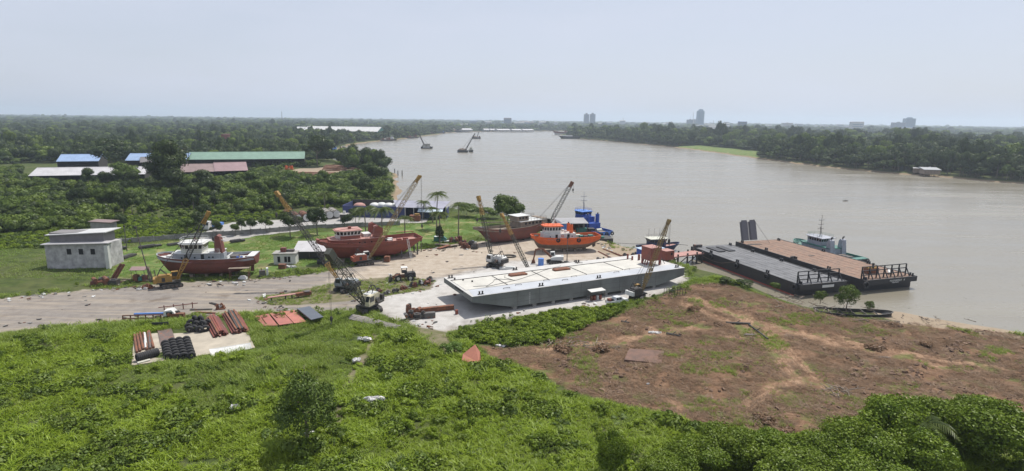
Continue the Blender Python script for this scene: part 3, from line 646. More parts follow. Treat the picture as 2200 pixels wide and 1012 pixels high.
def wheelhouse(root, poly, z0, zs, z1, flare, wall, roofm, name='wheelhouse', pane=.95, over=.35, roof_h=.16, frame=None):
    cx = sum(p[0] for p in poly)/len(poly); cy = sum(p[1] for p in poly)/len(poly)
    def ex(k): return [(cx+(x-cx)*k, cy+(y-cy)*k) for x, y in poly]
    m = MB(); m.prism(poly, z0, zs); b, t = ex(1.), ex(flare); n = len(poly)
    m.loft([[(x, y, zs) for x, y in b], [(x, y, z1) for x, y in t]])
    wo = m.build(name, wall, root)
    for i in range(n):
        A0, A1 = Vector((*b[i], zs)), Vector((*b[(i+1) % n], zs)); B0, B1 = Vector((*t[i], z1)), Vector((*t[(i+1) % n], z1)); Ln = (A1-A0).length
        k = max(1, round(Ln/pane)); nr = (A1-A0).cross(B0-A0).normalized()
        mid = (A0+A1)/2
        if nr.dot(mid - Vector((cx, cy, zs))) < 0: nr = -nr
        for j in range(k):
            u0, u1 = (j+.14)/k, (j+.86)/k
            q = [A0.lerp(A1, u0).lerp(B0.lerp(B1, u0), .12), A0.lerp(A1, u1).lerp(B0.lerp(B1, u1), .12), A0.lerp(A1, u1).lerp(B0.lerp(B1, u1), .86), A0.lerp(A1, u0).lerp(B0.lerp(B1, u0), .86)]
            MB().add([p + nr*.03 for p in q] + [p - nr*.02 for p in q], [(0,1,2,3),(7,6,5,4),(0,4,5,1),(1,5,6,2),(2,6,7,3),(3,7,4,0)]).build('window', GLASS, wo)
    kk = flare + over*2/max(abs(p[0]-cx) for p in poly)*.5
    MB().prism(ex(kk), z1+.003, z1+roof_h).build('roof', roofm, root)
    return wo
def railing(root, pts, h, mat, step=1.5, r=.035, bars=2, name='railing'):
    m = MB()
    for a, b in zip(pts, pts[1:]):
        a, b = Vector(a), Vector(b); n = max(1, round((b-a).length/step))
        for i in range(n+1):
            p = a.lerp(b, i/n); m.tube(p, p+Vector((0,0,h)), r, n=4)
        for k in range(1, bars+1): m.tube(a+Vector((0,0,h*k/bars)), b+Vector((0,0,h*k/bars)), r, n=4)
    return m.build(name, mat, root)
def mast(root, base, h, mat, arms=((.55,1.4),(.78,1.0)), r=.09):
    m = MB(); b = Vector(base); m.tube(b, b+Vector((0,0,h)), r, r*.4, 6)
    for f, wd in arms:
        m.tube(b+Vector((0,-wd/2,h*f)), b+Vector((0,wd/2,h*f)), r*.5, n=5)
        for sg in (-1, 1): m.tube(b+Vector((0,sg*wd/2,h*f)), b+Vector((0,sg*wd/2,h*f+.25)), r*.45, n=5)
    m.box(b+Vector((.25,0,h*.4)), (.5,.2,.12)); m.tube(b+Vector((-.9,0,0)), b+Vector((0,0,h*.5)), r*.5, n=5)
    return m.build('mast', mat, root)
def portholes(root, xs, y, z, r=.2, mat=None):
    for x in xs: MB().tube((x, y-.03*(1 if y > 0 else -1), z), (x, y+.03*(1 if y > 0 else -1), z), r, n=10).build('porthole', mat or GLASS, root)
def bollards(root, spots, z, mat, r=.16, h=.55, gap=.7, ang=0., name='bollard'):
    for x, y in spots:
        m = MB(); dx, dy = math.cos(ang)*gap/2, math.sin(ang)*gap/2
        for s in (-1, 1): m.tube((x+s*dx, y+s*dy, z), (x+s*dx, y+s*dy, z+h), r, r*1.05, 8); m.tube((x+s*dx, y+s*dy, z+h), (x+s*dx, y+s*dy, z+h+.08), r*1.35, r*1.2, 8)
        m.box((x, y, z+.04), (gap*1.9 if abs(dx) > abs(dy) else .5, .5 if abs(dx) > abs(dy) else gap*1.9, .08)); m.build(name, mat, root)
def tyre_mesh(R0=.5, r=.2): return MB().torus((0,0,0), R0, r, 'Z', 16, 7).mesh('tyre', P_TYRE, True)
TYRE = tyre_mesh()
def side_tyres(root, spots, y, sc_=1.): 
    for x, z in spots: put('tyre_fender', TYRE, root, (x, y, z), (math.pi/2, 0, 0), sc_)
def ship(name, label, cat, center, heading, L, z=0., group=None):
    h = R(heading); c = Vector((*center, z)); return thing(name, label, cat, c - Vector((math.cos(h), math.sin(h), 0))*L/2, h, group)
def keel_blocks(label, root, spots, h, mat=P_WOOD):
    for x, y in spots:
        p = root.matrix_basis @ Vector((x, y, 0)); o = MB().box((0,0,h/2), (.8, 1.3, h)).box((0,0,h+.002), (1.1,.5,.05)).build('keel_block', mat); o.location = (p.x, p.y, 0); o.rotation_euler = (0,0,root.rotation_euler[2])
        tag(o, label, 'support block', label[:50])
def basis(root): root.matrix_basis = Matrix.Translation(root.location) @ Matrix.Rotation(root.rotation_euler[2], 4, 'Z'); return root

# ---- grey-housed tug on the slip (left)
t1 = ship('tugboat', 'dark red tugboat with pale grey wheelhouse propped up ashore on the left', 'tugboat', (-77.2, 143.8), -170, 23.6, .85)
f = hull(t1, 23.6, 7.8, 4.15, 1.1, .35, top=P_RED, deck=P_LGREY, bul=.85, inner=P_GREY, stern_w=.92, rake=.03, bow_full=.27)
dz = 3.3
hs = MB().prism([(8.2,-2.7),(16.5,-2.7),(19.3,-1.9),(19.3,1.9),(16.5,2.7),(8.2,2.7)], dz, dz+2.15).build('deckhouse', P_GREY, t1)
MB().prism([(8.0,-2.9),(16.6,-2.9),(19.6,-2.0),(19.6,2.0),(16.6,2.9),(8.0,2.9)], dz+2.152, dz+2.27).build('upper_deck', P_LGREY, t1)
for x in (12.2, 16.0): pbox('door', HOLE, hs, (x, 2.71, dz+1.1), (.75, .06, 1.7))
portholes(hs, (9.8, 10.7, 14.0, 17.0), 2.70, dz+1.2, .22)
wheelhouse(t1, [(12.3,-2.3),(16.2,-2.3),(17.6,-1.2),(17.6,1.2),(16.2,2.3),(12.3,2.3)], dz+2.27, dz+3.2, dz+4.5, 1.12, P_CREAM, P_WHITE)
MB().prism([(12.0,-2.5),(16.3,-2.5),(17.8,-1.3),(17.8,1.3),(16.3,2.5),(12.0,2.5)], dz+4.67, dz+4.9).build('roof_crown', P_WHITE, t1)
railing(t1, [(12.2,2.4,dz+4.9),(16.2,2.4,dz+4.9),(17.6,1.3,dz+4.9),(17.6,-1.3,dz+4.9),(16.2,-2.4,dz+4.9),(12.2,-2.4,dz+4.9)], .95, P_LGREY)
railing(t1, [(8.1,2.8,dz+2.27),(16.6,2.8,dz+2.27)], 1., P_LGREY, name='side_railing')
mast(t1, (14.5,0,dz+4.9), 1.3, P_RED, ((.7,.6),), .16)
fu = MB().side([(7.3,dz),(9.6,dz),(9.3,dz+6.2),(8.7,dz+6.6),(8.1,dz+6.3)], -.1, 2.2).build('funnel', P_RED, t1); MB().side([(7.25,dz),(9.65,dz),(9.6,dz+2.1),(7.3,dz+2.1)], -.15, 2.25).build('funnel_base', P_GREY, t1)
for k in (0, .9): MB().tube((8.3,1.,dz+6.2-k), (7.0,1.,dz+5.8-k), .13).build('exhaust_pipe', P_WHITE, fu)
MB().box((17.6+3, 0, dz+.9), (1.4,1.6,1.)).build('anchor_winch', P_WHITE, t1); pbox('towing_winch', P_STEEL, t1, (5.4,0,dz+.5), (1.8,2.2,1.))
for x, c in ((3.4,P_BLUE),(4.3,P_BLUE),(2.2,P_RUST)): MB().tube((x,1.6,dz), (x,1.6,dz+1.), .33, n=10).build('drum', c, t1)
pbox('stern_platform', P_WHITE, t1, (1.0,0,4.45), (1.7,5.4,.22))
pbox('towing_arch', P_LGREY, t1, (6.6,0,dz+1.1), (.25,4.8,.25)); MB().side([(1.0,0),(1.9,0),(1.5,2.2),(.9,2.2)], -.12, .12).build('rudder', P_RED, t1)
MB().tube((1.9,0,.9), (3.6,0,1.0), .12).build('propeller_shaft', P_STEEL, t1)
basis(t1); keel_blocks('timber keel block under the left dark red tugboat', t1, [(5,0),(8.5,1.2),(12,1.2),(15.5,1.2),(18.5,.8),(20.5,0)], .84)
st = thing('staging', 'steel work staging beside the stern of the left red tugboat', 'scaffold', (*(t1.matrix_basis @ Vector((3.2,4.4,0)))[:2], 0), t1.rotation_euler[2])
for x in (-2.2, 2.2): MB().beam((x,0,0), (x,0,2.9), .12, .12).build('post', P_RED, st); MB().beam((x,1.2,0), (x,1.2,2.9), .12, .12).build('post', P_RED, st)
pbox('platform', P_WOOD, st, (0,.6,2.95), (4.8,1.4,.1)); MB().beam((-2.2,0,.9),(2.2,0,.9),.08,.08).build('brace', P_WOOD, st)

# ---- larger red tug (middle)
L2 = 29.5
t2 = ship('tugboat', 'large brick red tugboat with white window band propped up in mid yard', 'tugboat', (-41.0, 164.6), -151, L2, .85)
f = hull(t2, L2, 9., 4.5, 1.2, .25, top=P_RED2, deck=P_PINK, bul=1.0, stern_w=.95, rake=.07, bow_full=.3, stern_lift=.7)
dz = 3.3
hs = MB().prism([(11.5,-3.9),(20,-4.1),(24.5,-3.3),(26.3,-2.0),(26.3,2.0),(24.5,3.3),(20,4.1),(11.5,3.9)], dz, dz+2.5).build('deckhouse', P_RED2, t2)
MB().prism([(11.3,-4.0),(20,-4.2),(24.7,-3.4),(26.6,-2.1),(26.6,2.1),(24.7,3.4),(20,4.2),(11.3,4.0)], dz+2.503, dz+2.6).build('upper_deck', P_PINK, t2)
portholes(hs, (13.6,15.4,17.3,18.8,22.0), 4.07, dz+1.55, .22)
wheelhouse(t2, [(18.2,-2.6),(22.8,-2.6),(24.4,-1.4),(24.4,1.4),(22.8,2.6),(18.2,2.6)], dz+2.6, dz+3.6, dz+4.8, 1.1, P_WHITE, P_PINK)
pbox('wheelhouse_skirt', P_RED2, t2, (20.9,0,dz+3.05), (5.4,5.35,.9)); pbox('searchlight', P_RED2, t2, (20.5,0,dz+5.3), (.8,.8,.7))
railing(t2, [(11.5,3.9,dz+2.6),(20,4.1,dz+2.6),(24.5,3.3,dz+2.6),(26.3,2,dz+2.6),(26.3,-2,dz+2.6)], 1., P_RED2)
MB().path([(18.2,2.4,dz+5.0),(21,2.6,dz+5.6),(24.6,1.6,dz+5.0),(24.6,-1.6,dz+5.0)], .06).build('roof_rail', P_RED2, t2)
for y in (-2.6, 2.6):
    fn = MB().side([(12.2,dz+2.5),(14.6,dz+2.5),(14.2,dz+5.4),(13.2,dz+5.9),(11.8,dz+5.0)], y-.8, y+.8).build('funnel', P_RED2, t2); MB().box((13.9,y,dz+5.75), (.9,.6,.25), ry=.3).build('funnel_cowl', P_PINK, fn)
pbox('liferaft_rack', P_WHITE, t2, (15.9,0,dz+3.05), (2.2,3.2,.85))
for x, y, c in ((6.5,1.2,P_RED2),(8.6,-.8,P_WHITE),(9.4,1.3,P_WHITE),(4.4,.6,P_RED2),(10.1,0,P_DARK)): pbox('deck_machinery', c, t2, (x,y,dz+.6), (1.3,1.2,1.15))
MB().path([(.6,-4.,4.6),(.6,-4.,5.3),(5.5,-4.3,5.3)], .1).build('tow_rail', P_RED2, t2)
MB().box((26.2,0,dz+.9), (1.1,1.6,.9)).build('windlass', P_WHITE, t2); pbox('bow_fender', P_RED2, t2, (L2-.15,0,5.55), (.7,2.2,1.1))
ld = thing('ladder', 'long steel ladder leaning against the stern of the middle red tugboat', 'ladder', (0,0,0)); basis(t2)
a, b = t2.matrix_basis @ Vector((4.6,6.2,-.85)), t2.matrix_basis @ Vector((5.0,4.5,4.9)); ux = (t2.matrix_basis.to_3x3() @ Vector((.28,0,0))); ld.location = a; b = b - a; a = Vector((0,0,0))
for s in (-1, 1): MB().tube(a+ux*s, b+ux*s, .05).build('stile', P_LGREY, ld)
rm = MB().tube(-ux, ux, .035, n=4).mesh('rung', P_LGREY)
for i in range(1, 15): put('rung', rm, ld, b*(i/15))
keel_blocks('timber keel block under the middle brick red tugboat', t2, [(8,0),(11,1.4),(15,1.6),(19,1.6),(23,1.0)], .84)
for x, y, h in ((4,2.6,3.1),(1.0,1.5,3.4),(1.0,-1.5,3.4),(6.5,3.2,2.2)):
    p = t2.matrix_basis @ Vector((x,y,0)); o = MB().tube((0,0,0),(0,0,h),.22,.2,8).box((0,0,h+.05),(.6,.6,.1)).build('shore_prop', P_STEEL); o.location = (p.x,p.y,0); tag(o, 'dark steel prop under the stern of the middle red tugboat', 'prop', 'props under the middle tug')

# ---- orange tug
t3 = ship('tugboat', 'bright orange tugboat with white deckhouse hauled out by the water', 'tugboat', (16.4, 177.6), -167, 22, .85)
f = hull(t3, 22, 7.2, 3.8, .7, .35, wl=.42, top=P_ORANGE, bottom=P_MUD, deck=P_STEEL, bul=.9, stern_w=.92, rake=.035, bow_full=.28)
dz = 3.0
hs = MB().prism([(8.2,-2.4),(15.2,-2.5),(18.4,-1.9),(18.4,1.9),(15.2,2.5),(8.2,2.4)], dz, dz+2.1).build('deckhouse', P_WHITE, t3)
for x in (10.6, 14.4): pbox('door', HOLE, hs, (x,2.47,dz+1.05), (.75,.08,1.6))
portholes(hs, (9.4,16.4), 2.45, dz+1.2, .2); put('lifebuoy', MB().torus((0,0,0),.32,.09,'Z',14,6).mesh('lifebuoy', P_ORANGE), hs, (12.5,2.5,dz+1.4), (math.pi/2,0,0))
wheelhouse(t3, [(13.0,-2.0),(16.6,-2.0),(17.9,-1.1),(17.9,1.1),(16.6,2.0),(13.0,2.0)], dz+2.1, dz+2.9, dz+4.2, 1.05, P_WHITE, P_ORANGE, over=.6, roof_h=.3)
railing(t3, [(13,2,dz+4.5),(17,2,dz+4.5),(18,1,dz+4.5),(18,-1,dz+4.5)], .8, P_ORANGE); railing(t3, [(8.3,2.4,dz+2.1),(13,2.5,dz+2.1)], .9, P_ORANGE, name='upper_railing')
mast(t3, (14.6,0,dz+4.5), 4.6, P_LGREY, ((.6,.9),(.8,.6)), .1)
for y in (-1.4, 1.4): fn = MB().tube((9.4,y,dz+2.1), (9.4,y,dz+4.6), .62, .5, 12).build('funnel', P_ORANGE, t3); MB().tube((9.4,y,dz+4.6), (9.4,y,dz+5.0), .22).build('exhaust_pipe', P_STEEL, fn)
for x, y in ((11.2,1.2),(11.6,-.4)): MB().ball((x,y,dz+2.6), (.55,.4,.4)).build('liferaft', P_WHITE, t3, True)
for k, (x, y) in enumerate(((2.5,0),(4.6,1),(6.3,-1),(5.6,.4))): pbox('deck_gear', (P_TEAL,P_DARK,P_CREAM,P_TEAL)[k], t3, (x,y,dz+.5), (1.4,1.6,.9))
side_tyres(t3, [(7.6,3.1),(14.2,3.3)], 3.75, 1.0); MB().box((20.2,0,dz+.9), (1.2,1.4,1.)).build('windlass', P_DARK, t3)
F3 = f; MB().side([(.8,.2),(1.8,.2),(1.5,2.2),(.7,2.2)], -.12, .12).build('rudder', P_MUD, t3); MB().tube((1.8,1.,1.), (1.95,1.,1.), .8, n=12).build('propeller', P_STEEL, t3)
basis(t3); keel_blocks('timber keel block under the orange tugboat', t3, [(4.5,0),(8,1.2),(11.5,1.3),(15,1.2),(18,.7)], .84)

# ---- old red wooden cargo boat
t4 = ship('cargo_boat', 'old dark red wooden cargo boat with weathered grey cabin aground', 'boat', (-1.2, 191.5), -141, 29, .3)
f = hull(t4, 29, 7.4, 4.4, 1.5, 1.3, top=P_RED, deck=P_WOOD, bul=.8, stern_w=.85, rake=.16, bow_full=.5, inner=P_WOOD)
hs = MB().prism([(1.8,-3.0),(11.5,-3.0),(11.5,3.0),(1.8,3.0)], 3.9, 6.2).build('cabin', P_WOOD, t4)
for x in (3,4.6,6.2,7.8,9.4): pbox('window', HOLE, hs, (x,3.01,5.5), (.9,.06,.7))
MB().prism([(.2,-3.3),(12,-3.3),(12,3.3),(.2,3.3)], 6.203, 6.35).build('cabin_roof', P_LGREY, t4)
h2 = MB().prism([(7.6,-2.2),(12.3,-2.2),(12.3,2.2),(7.6,2.2)], 6.35, 8.0).build('wheelhouse', P_WOOD, t4)
for x in (8.6,10.0,11.3): pbox('window', HOLE, h2, (x,2.21,7.35), (.8,.06,.7))
MB().prism([(7.2,-2.6),(12.8,-2.6),(12.8,2.6),(7.2,2.6)], 8.003, 8.14).build('roof', P_LGREY, t4)
railing(t4, [(.5,3.2,6.35),(7.3,3.2,6.35),(7.3,-3.2,6.35),(.5,-3.2,6.35)], 1.1, P_STEEL, 1.4, .05)
pbox('stern_house', P_WOOD, t4, (.9,0,5.6), (2.0,6.2,2.0)); MB().beam((14,1,6.3),(27,0,7.2),.22,.22).build('boom_pole', P_WOOD, t4); pbox('bow_winch', P_STEEL, t4, (25.6,0,5.0), (1.4,1.6,1.2))
basis(t4)

# ---- blue tug afloat
t5 = ship('tugboat', 'bright blue tugboat with tall mast moored at the water edge', 'tugboat', (28.4, 221), 121, 25, WATER-1.4)
f = hull(t5, 25, 8, 3.2, 1.3, .15, wl=.42, top=P_LBLUE, bottom=P_BLUE, deck=P_STEEL, bul=.8, stern_w=.93, inner=P_BLUE, bow_full=.36)
dz = 2.4
hs = MB().prism([(9.5,-3),(17,-3),(20,-2),(20,2),(17,3),(9.5,3)], dz, dz+2.7).build('deckhouse', P_WHITE, t5)
MB().prism([(9.3,-3.1),(17.1,-3.1),(20.2,-2.1),(20.2,2.1),(17.1,3.1),(9.3,3.1)], dz+2.703, dz+2.85).build('upper_deck', P_BLUE, t5)
for x in (11,13,15): pbox('door', P_BLUE, hs, (x,3.01,dz+1.1), (.8,.06,1.8)); pbox('door', P_BLUE, hs, (x,-3.01,dz+1.1), (.8,.06,1.8))
MB().prism([(10.4,-2.6),(16,-2.6),(16,2.6),(10.4,2.6)], dz+2.85, dz+4.9).build('upper_house', P_BLUE, t5)
wheelhouse(t5, [(12.2,-2.3),(16.3,-2.3),(17.6,-1.2),(17.6,1.2),(16.3,2.3),(12.2,2.3)], dz+4.9, dz+5.5, dz+6.7, 1.06, P_BLUE, P_LBLUE)
railing(t5, [(12.2,2.4,dz+6.9),(16.3,2.4,dz+6.9),(17.7,1.2,dz+6.9),(17.7,-1.2,dz+6.9),(16.3,-2.4,dz+6.9),(12.2,-2.4,dz+6.9),(12.2,2.4,dz+6.9)], .9, P_BLUE); mast(t5, (14.2,0,dz+6.9), 7.4, P_NAVY, ((.52,2.6),(.74,2.6)), .13)
for y in (-2.4,2.4): fn = MB().tube((8.6,y,dz), (8.6,y,dz+6.2), .8, .75, 12).build('funnel', P_BLUE, t5); MB().tube((8.6,y,dz+6.2),(8.3,y,dz+6.7),.28).build('exhaust_pipe', P_DARK, fn)
pbox('engine_casing', P_BLUE, t5, (8.4,0,dz+1.5), (2.8,5.4,3.)); MB().tube((4.6,-1.2,dz+.7),(4.6,1.2,dz+.7),.7,n=12).build('towing_winch', P_CREAM, t5)
MB().ball((2.6,0,dz+.3),(1.4,1.6,.5)).build('rope_pile', P_WOOD, t5)
for y in (-2.6,0,2.6): put('tyre_fender', TYRE, t5, (-.15,y,2.5), (0,math.pi/2,0), 1.1)
side_tyres(t5, [(3,2.5)], 3.9, 1.1); side_tyres(t5, [(3,2.5)], -3.9, 1.1); basis(t5)

P_BGREY = paint('bluish_grey', (.33,.35,.40), .6, rust=.12, grime=.3)
# ---- teal and grey tug behind the rusty barge
t6 = ship('tugboat', 'pale grey and teal tugboat with twin funnels beyond the rusty barge', 'tugboat', (103.4, 184), 109, 27, WATER-1.4)
f = hull(t6, 27, 8.6, 3.0, 1.6, .1, wl=.5, top=P_TEAL, bottom=P_NAVY, deck=P_TEAL, bul=.8, stern_w=.95, bow_full=.34)
dz = 2.2
hs = MB().prism([(9,-3.2),(19,-3.2),(22,-2.2),(22,2.2),(19,3.2),(9,3.2)], dz, dz+2.4).build('deckhouse', P_BGREY, t6)
MB().prism([(8.8,-3.5),(19.2,-3.5),(22.4,-2.4),(22.4,2.4),(19.2,3.5),(8.8,3.5)], dz+2.403, dz+2.65).build('upper_deck', P_TEAL, t6)
portholes(hs, (11,13,15,17), 3.2, dz+1.3, .24)
wheelhouse(t6, [(13.5,-2.5),(18.6,-2.5),(20.4,-1.4),(20.4,1.4),(18.6,2.5),(13.5,2.5)], dz+2.65, dz+3.8, dz+5.0, 1.06, P_BGREY, P_BGREY, over=.7)
railing(t6, [(13.5,2.6,dz+5.2),(18.6,2.6,dz+5.2),(20.5,1.4,dz+5.2),(20.5,-1.4,dz+5.2),(18.6,-2.6,dz+5.2),(13.5,-2.6,dz+5.2)], .9, P_TEAL); mast(t6, (16.6,0,dz+5.2), 7.2, P_STEEL, ((.35,2.4),(.55,2.2),(.75,2.2)), .14)
for y in (-2.5,2.5): fn = MB().side([(8.2,dz),(10.9,dz),(10.2,dz+5.0),(9.6,dz+5.5),(9.0,dz+5.1)], y-.9, y+.9).build('funnel', P_BGREY, t6); MB().tube((9.6,y,dz+5.3),(9.5,y,dz+6.1),.2).tube((9.5,y,dz+6.1),(9.0,y,dz+6.2),.2).build('exhaust_pipe', P_DARK, fn)
for x in (4,5.5,7): pbox('winch', P_STEEL, t6, (x,0,dz+.5), (1.,2.4,.9))
pbox('stern_deck', P_TEAL, t6, (1.3,0,3.05), (2.4,7.4,.12))
for y in (-3,-1.5,0,1.5,3): put('tyre_fender', TYRE, t6, (-.2,y,2.3), (0,math.pi/2,0), 1.2)
bollards(t6, [(25,1.2),(25,-1.2)], dz+.9, P_DARK); t6.scale = (.94,.94,.97); t6.location = (105.2, 171.0, WATER-1.1)

# ------------------------------------------------------------------ barges
BH = R(27.3)
P_DKSEAM = paint('weld_seam', (.085,.09,.09), .7, rust=.25, rustcol=(.10,.05,.03))
b1 = thing('barge', 'huge grey steel barge with white deck standing on blocks ashore', 'barge', (-8.0, 114.6, 0), BH)
BL, BW, BZ = 57.6, 16.4, 4.2
MB().side([(0,BZ),(0,BZ-1.15),(9.5,.75),(49.5,.75),(BL,BZ-1.9),(BL,BZ)], 0, BW).build('hull', P_BARGE, b1)
MB().prism([(-.06,-.06),(BL+.06,-.06),(BL+.06,BW+.06),(-.06,BW+.06)], BZ+.003, BZ+.06).build('deck', P_BDECK, b1)
MB().prism([(.3,.15),(BL-.3,.15),(BL-.3,3.9),(1.2,4.7)], BZ+.064, BZ+.085).build('deck_margin', P_BMARG, b1)
edges = [.4, 10.4, 20.9, 31.4, 42.1, 51.6]
for a, b in zip(edges, edges[1:]): pbox('deck_panel', P_BPAN, b1, ((a+b)/2, 8.75, BZ+.10), (b-a-.2, 8.0, .08))
for x in edges[1:-1]: pbox('deck_seam', P_DARK, b1, (x, 8.75, BZ+.14), (.16, 8.1, .16))
pbox('deck_seam', P_DARK, b1, (26, 12.95, BZ+.14), (51.4, .14, .16))
for x, y in ((16.3,10.9),(28.2,10.8)):
    MB().loft([[(x+sx*a*1., y+sy*b, z) for sx, sy in ((-1,-.7),(-.9,-1),(.9,-1),(1,-.7),(1,.7),(.9,1),(-.9,1),(-1,.7))] for a, b, z in ((2.3,.85,BZ+.1),(2.25,.8,BZ+.45),(1.9,.55,BZ+.62))]).build('hatch_cover', P_RUST, b1)
for x in np.linspace(10.5,48.5,8): MB().b2(x-.03,x+.03,-.025,.0,.95,BZ-.05).build('plate_seam', P_DKSEAM, b1)
for z in (1.75,2.95): MB().b2(9.6 if z < 2 else 4.6,50,-.02,.0,z-.02,z+.02).build('plate_seam', P_DKSEAM, b1)
for x in (13.5,44.5):
    for i in range(6): pbox('draught_mark', P_BDECK, b1, (x,-.012,1.1+.45*i), (.28,.02,.16))
bollards(b1, [(2.3,.8),(16.8,.9),(32.2,.9),(47.6,.9),(56,1.0),(1.2,15.3),(18,15.6),(36,15.6)], BZ+.06, P_DARK, .17, .6)
for x, y in ((9,2.2),(12.5,3.4),(24,2.5),(27.5,4.2),(39,3.2),(43,4.2),(20,4.0),(36,14.5)): MB().path([(x-.8,y,BZ+.1),(x-.7,y,BZ+.3),(x+.7,y,BZ+.3),(x+.8,y,BZ+.1)], .06).build('deck_eye', P_DARK, b1)
for x in range(6): pbox('fairlead', P_DARK, b1, (-.1, 5.2+.75*x, BZ-.25), (.16,.35,.3))
dh = MB().box((52.4,6.6,BZ+2.95), (3.4,3.7,3.3)).build('deckhouse', P_RED2, b1); pbox('deckhouse_roof', P_PINK, dh, (52.4,6.6,BZ+4.63), (3.5,3.8,.05))
for x in (50.95,53.85):
    for y in (5.0,8.2): pbox('deckhouse_leg', P_RED2, b1, (x,y,BZ+.68), (.4,.4,1.24))
for y in (5.8,6.6,7.4): MB().beam((50.3,y,BZ+.1),(50.8,y,BZ+1.5),.2,.2).build('brace', P_RED2, b1)
pbox('deck_post', P_RED2, b1, (52.4,11.3,BZ+.8), (.45,.45,1.5)); pbox('deck_post', P_RED2, b1, (50.6,11.8,BZ+.6), (.35,.35,1.1))
for k in (0, 1.2): MB().beam((54.6+k,5.2,BZ+.1),(54.3,5.2,BZ+2),.1,.1).build('stay', P_STEEL, b1)
MB().path([(50.2,13.2,BZ+.1),(50.2,13.2,BZ+1.5)], .25, 6).build('vent_post', P_RED2, b1)
for pts in ([(3,6.4,.2),(6,5.6,.2),(8.4,7.8,.2),(9.5,9.4,.2),(11,9.2,.2),(13.6,7.0,.2)], [(13.4,11.8,.2),(12.4,10,.2),(13.2,7.6,.2)], [(5.4,5.1,.2),(14,7,.2),(19.8,9.6,.2),(24.5,12.2,.2),(30,14,.2)]): MB().path([(x,y,BZ+z) for x,y,z in pts], .045, 4).build('cable', P_ROPE, b1)
for y0, sx in ((5.0,1.),(4.6,1.)): pass
for x in (.6,1.9,3.3): pbox('small_cleat', P_DARK, b1, (x+1,14.6-x*1.4,BZ+.25), (.3,.3,.45))
basis(b1)
bm = MB().box((0,0,.37), (.9,1.1,.74)).mesh('support_block', P_CONC)
for y in (1.0,8,15.2):
    for x in np.linspace(10.2,48.5,9):
        o = bpy.data.objects.new('support_block', bm); COL.objects.link(o); p = b1.matrix_basis @ Vector((x,y,0)); o.location = (p.x,p.y,0); o.rotation_euler = (0,0,BH); tag(o, 'concrete block under the grey and white barge', 'support block', 'blocks under the barge ashore')

P_RAMP = paint('ramp_steel', (.13,.13,.145), .7, grime=.2)
def flatbarge(root, L, W, hullm, deckm, nplank):
    """x from stern to bow, y across (0 nearest shore), z = 0 at water line"""
    D = 3.2
    MB().side([(0,D),(0,D-1.25),(1.6,D-1.35),(1.6,-1.4),(L-7,-1.4),(L,D-1.4),(L,D)], 0, W).build('hull', hullm, root)
    MB().b2(1.62, L-6.2, -.03, W+.03, -.25, .32).build('boot_stripe', plain('boot_red', (.28,.05,.035)), root)
    pw = (W-.8)/nplank
    for i in range(nplank): pbox('deck_plate', deckm, root, (L/2, .4+pw*(i+.5), D+.03+.012*(i % 2)), (L-.8, pw-.10, .06))
    for y in (.15, W-.15): MB().b2(.1, L-.1, y-.15, y+.15, D+.003, D+.14).build('gunwale', hullm, root)
    MB().b2(-.05, .35, 0, W, D+.001, D+.1).build('stern_sill', hullm, root)
    return D
def end_rail(root, x, y0, y1, z, h, n, mat):
    q = thing_part(root, 'end_railing')
    for i in range(n+1):
        y = y0 + (y1-y0)*i/n; MB().beam((x,y,z),(x,y,z+h),.24,.24).build('post', mat, q); MB().beam((x-1.25,y,z),(x,y,z+h*.72),.2,.2).build('brace', mat, q)
    for k in (.3,.66,1.): MB().beam((x,y0,z+h*k),(x,y1,z+h*k),.16,.2).build('rail', mat, q)
def thing_part(root, name):
    o = empty(name); o.parent = root; return o
bh = R(107.5)
bk = thing('deck_barge', 'black decked barge moored nearest the muddy bank', 'barge', (70.4, 136.8, WATER), bh)
# local y points to the left of the bow: shift so that y runs away from the bank
D = 0
def mirror(root): root.scale = (1,-1,1)
mirror(bk); KL, KW = 45.5, 14.6
D = flatbarge(bk, KL, KW, P_BLACK, P_DECKBLK, 8)
end_rail(bk, 1.7, .6, KW-1.2, D+.05, 2.9, 4, P_BLACK)
bollards(bk, [(.9,.8),(12,.6),(24,.6),(36,.6),(44,1),(10,KW-.6),(22,KW-.6),(34,KW-.6),(44,KW-1)], D+.1, P_BLACK, .2, .65)
for x in (1.5,11.5,23.5,35): put('tyre_fender', TYRE, bk, (x,-.2,2.35), (math.pi/2,0,0), 1.25)
for y in (4.6,8.2): pbox('loose_ramp', P_BLACK, bk, (KL-6.2,y,D+.25), (6.4,2.4,.22))
pbox('stern_plate', P_LGREY, bk, (-.03,8.6,D-.75), (.06,3.6,.65)); MB().path([(44.5,-.05,D+.2),(40,-.15,D-1.4),(34,-.15,D-1.9),(30,-.15,D-1.6),(24,-.1,D+.2)], .05).build('mooring_rope', P_WOOD, bk)
pbox('winch', P_STEEL, bk, (KL-1.2,1.6,D+.5), (1.2,2.6,.8))
rk = thing('deck_barge', 'barge with rusty brown deck and raised ramps on the river side', 'barge', (89.0, 141.6, WATER), bh); mirror(rk); RL, RW = 49.5, 17.6
D = flatbarge(rk, RL, RW, P_BLACK, P_DECKRUST, 7)
end_rail(rk, 1.7, .6, RW-2.2, D+.05, 3.1, 6, P_BLACK)
bollards(rk, [(.9,.9),(12,.7),(24,.7),(36,.7),(47.5,1),(.9,RW-1),(14,RW-.7),(30,RW-.7),(47.5,RW-2)], D+.1, P_BLACK, .2, .65)
put('tyre_fender', TYRE, rk, (-.2,.3,2.2), (0,math.pi/2,0), 1.4); put('tyre_fender', TYRE, rk, (25,.9,D+.3), (0,0,0), 1.3)
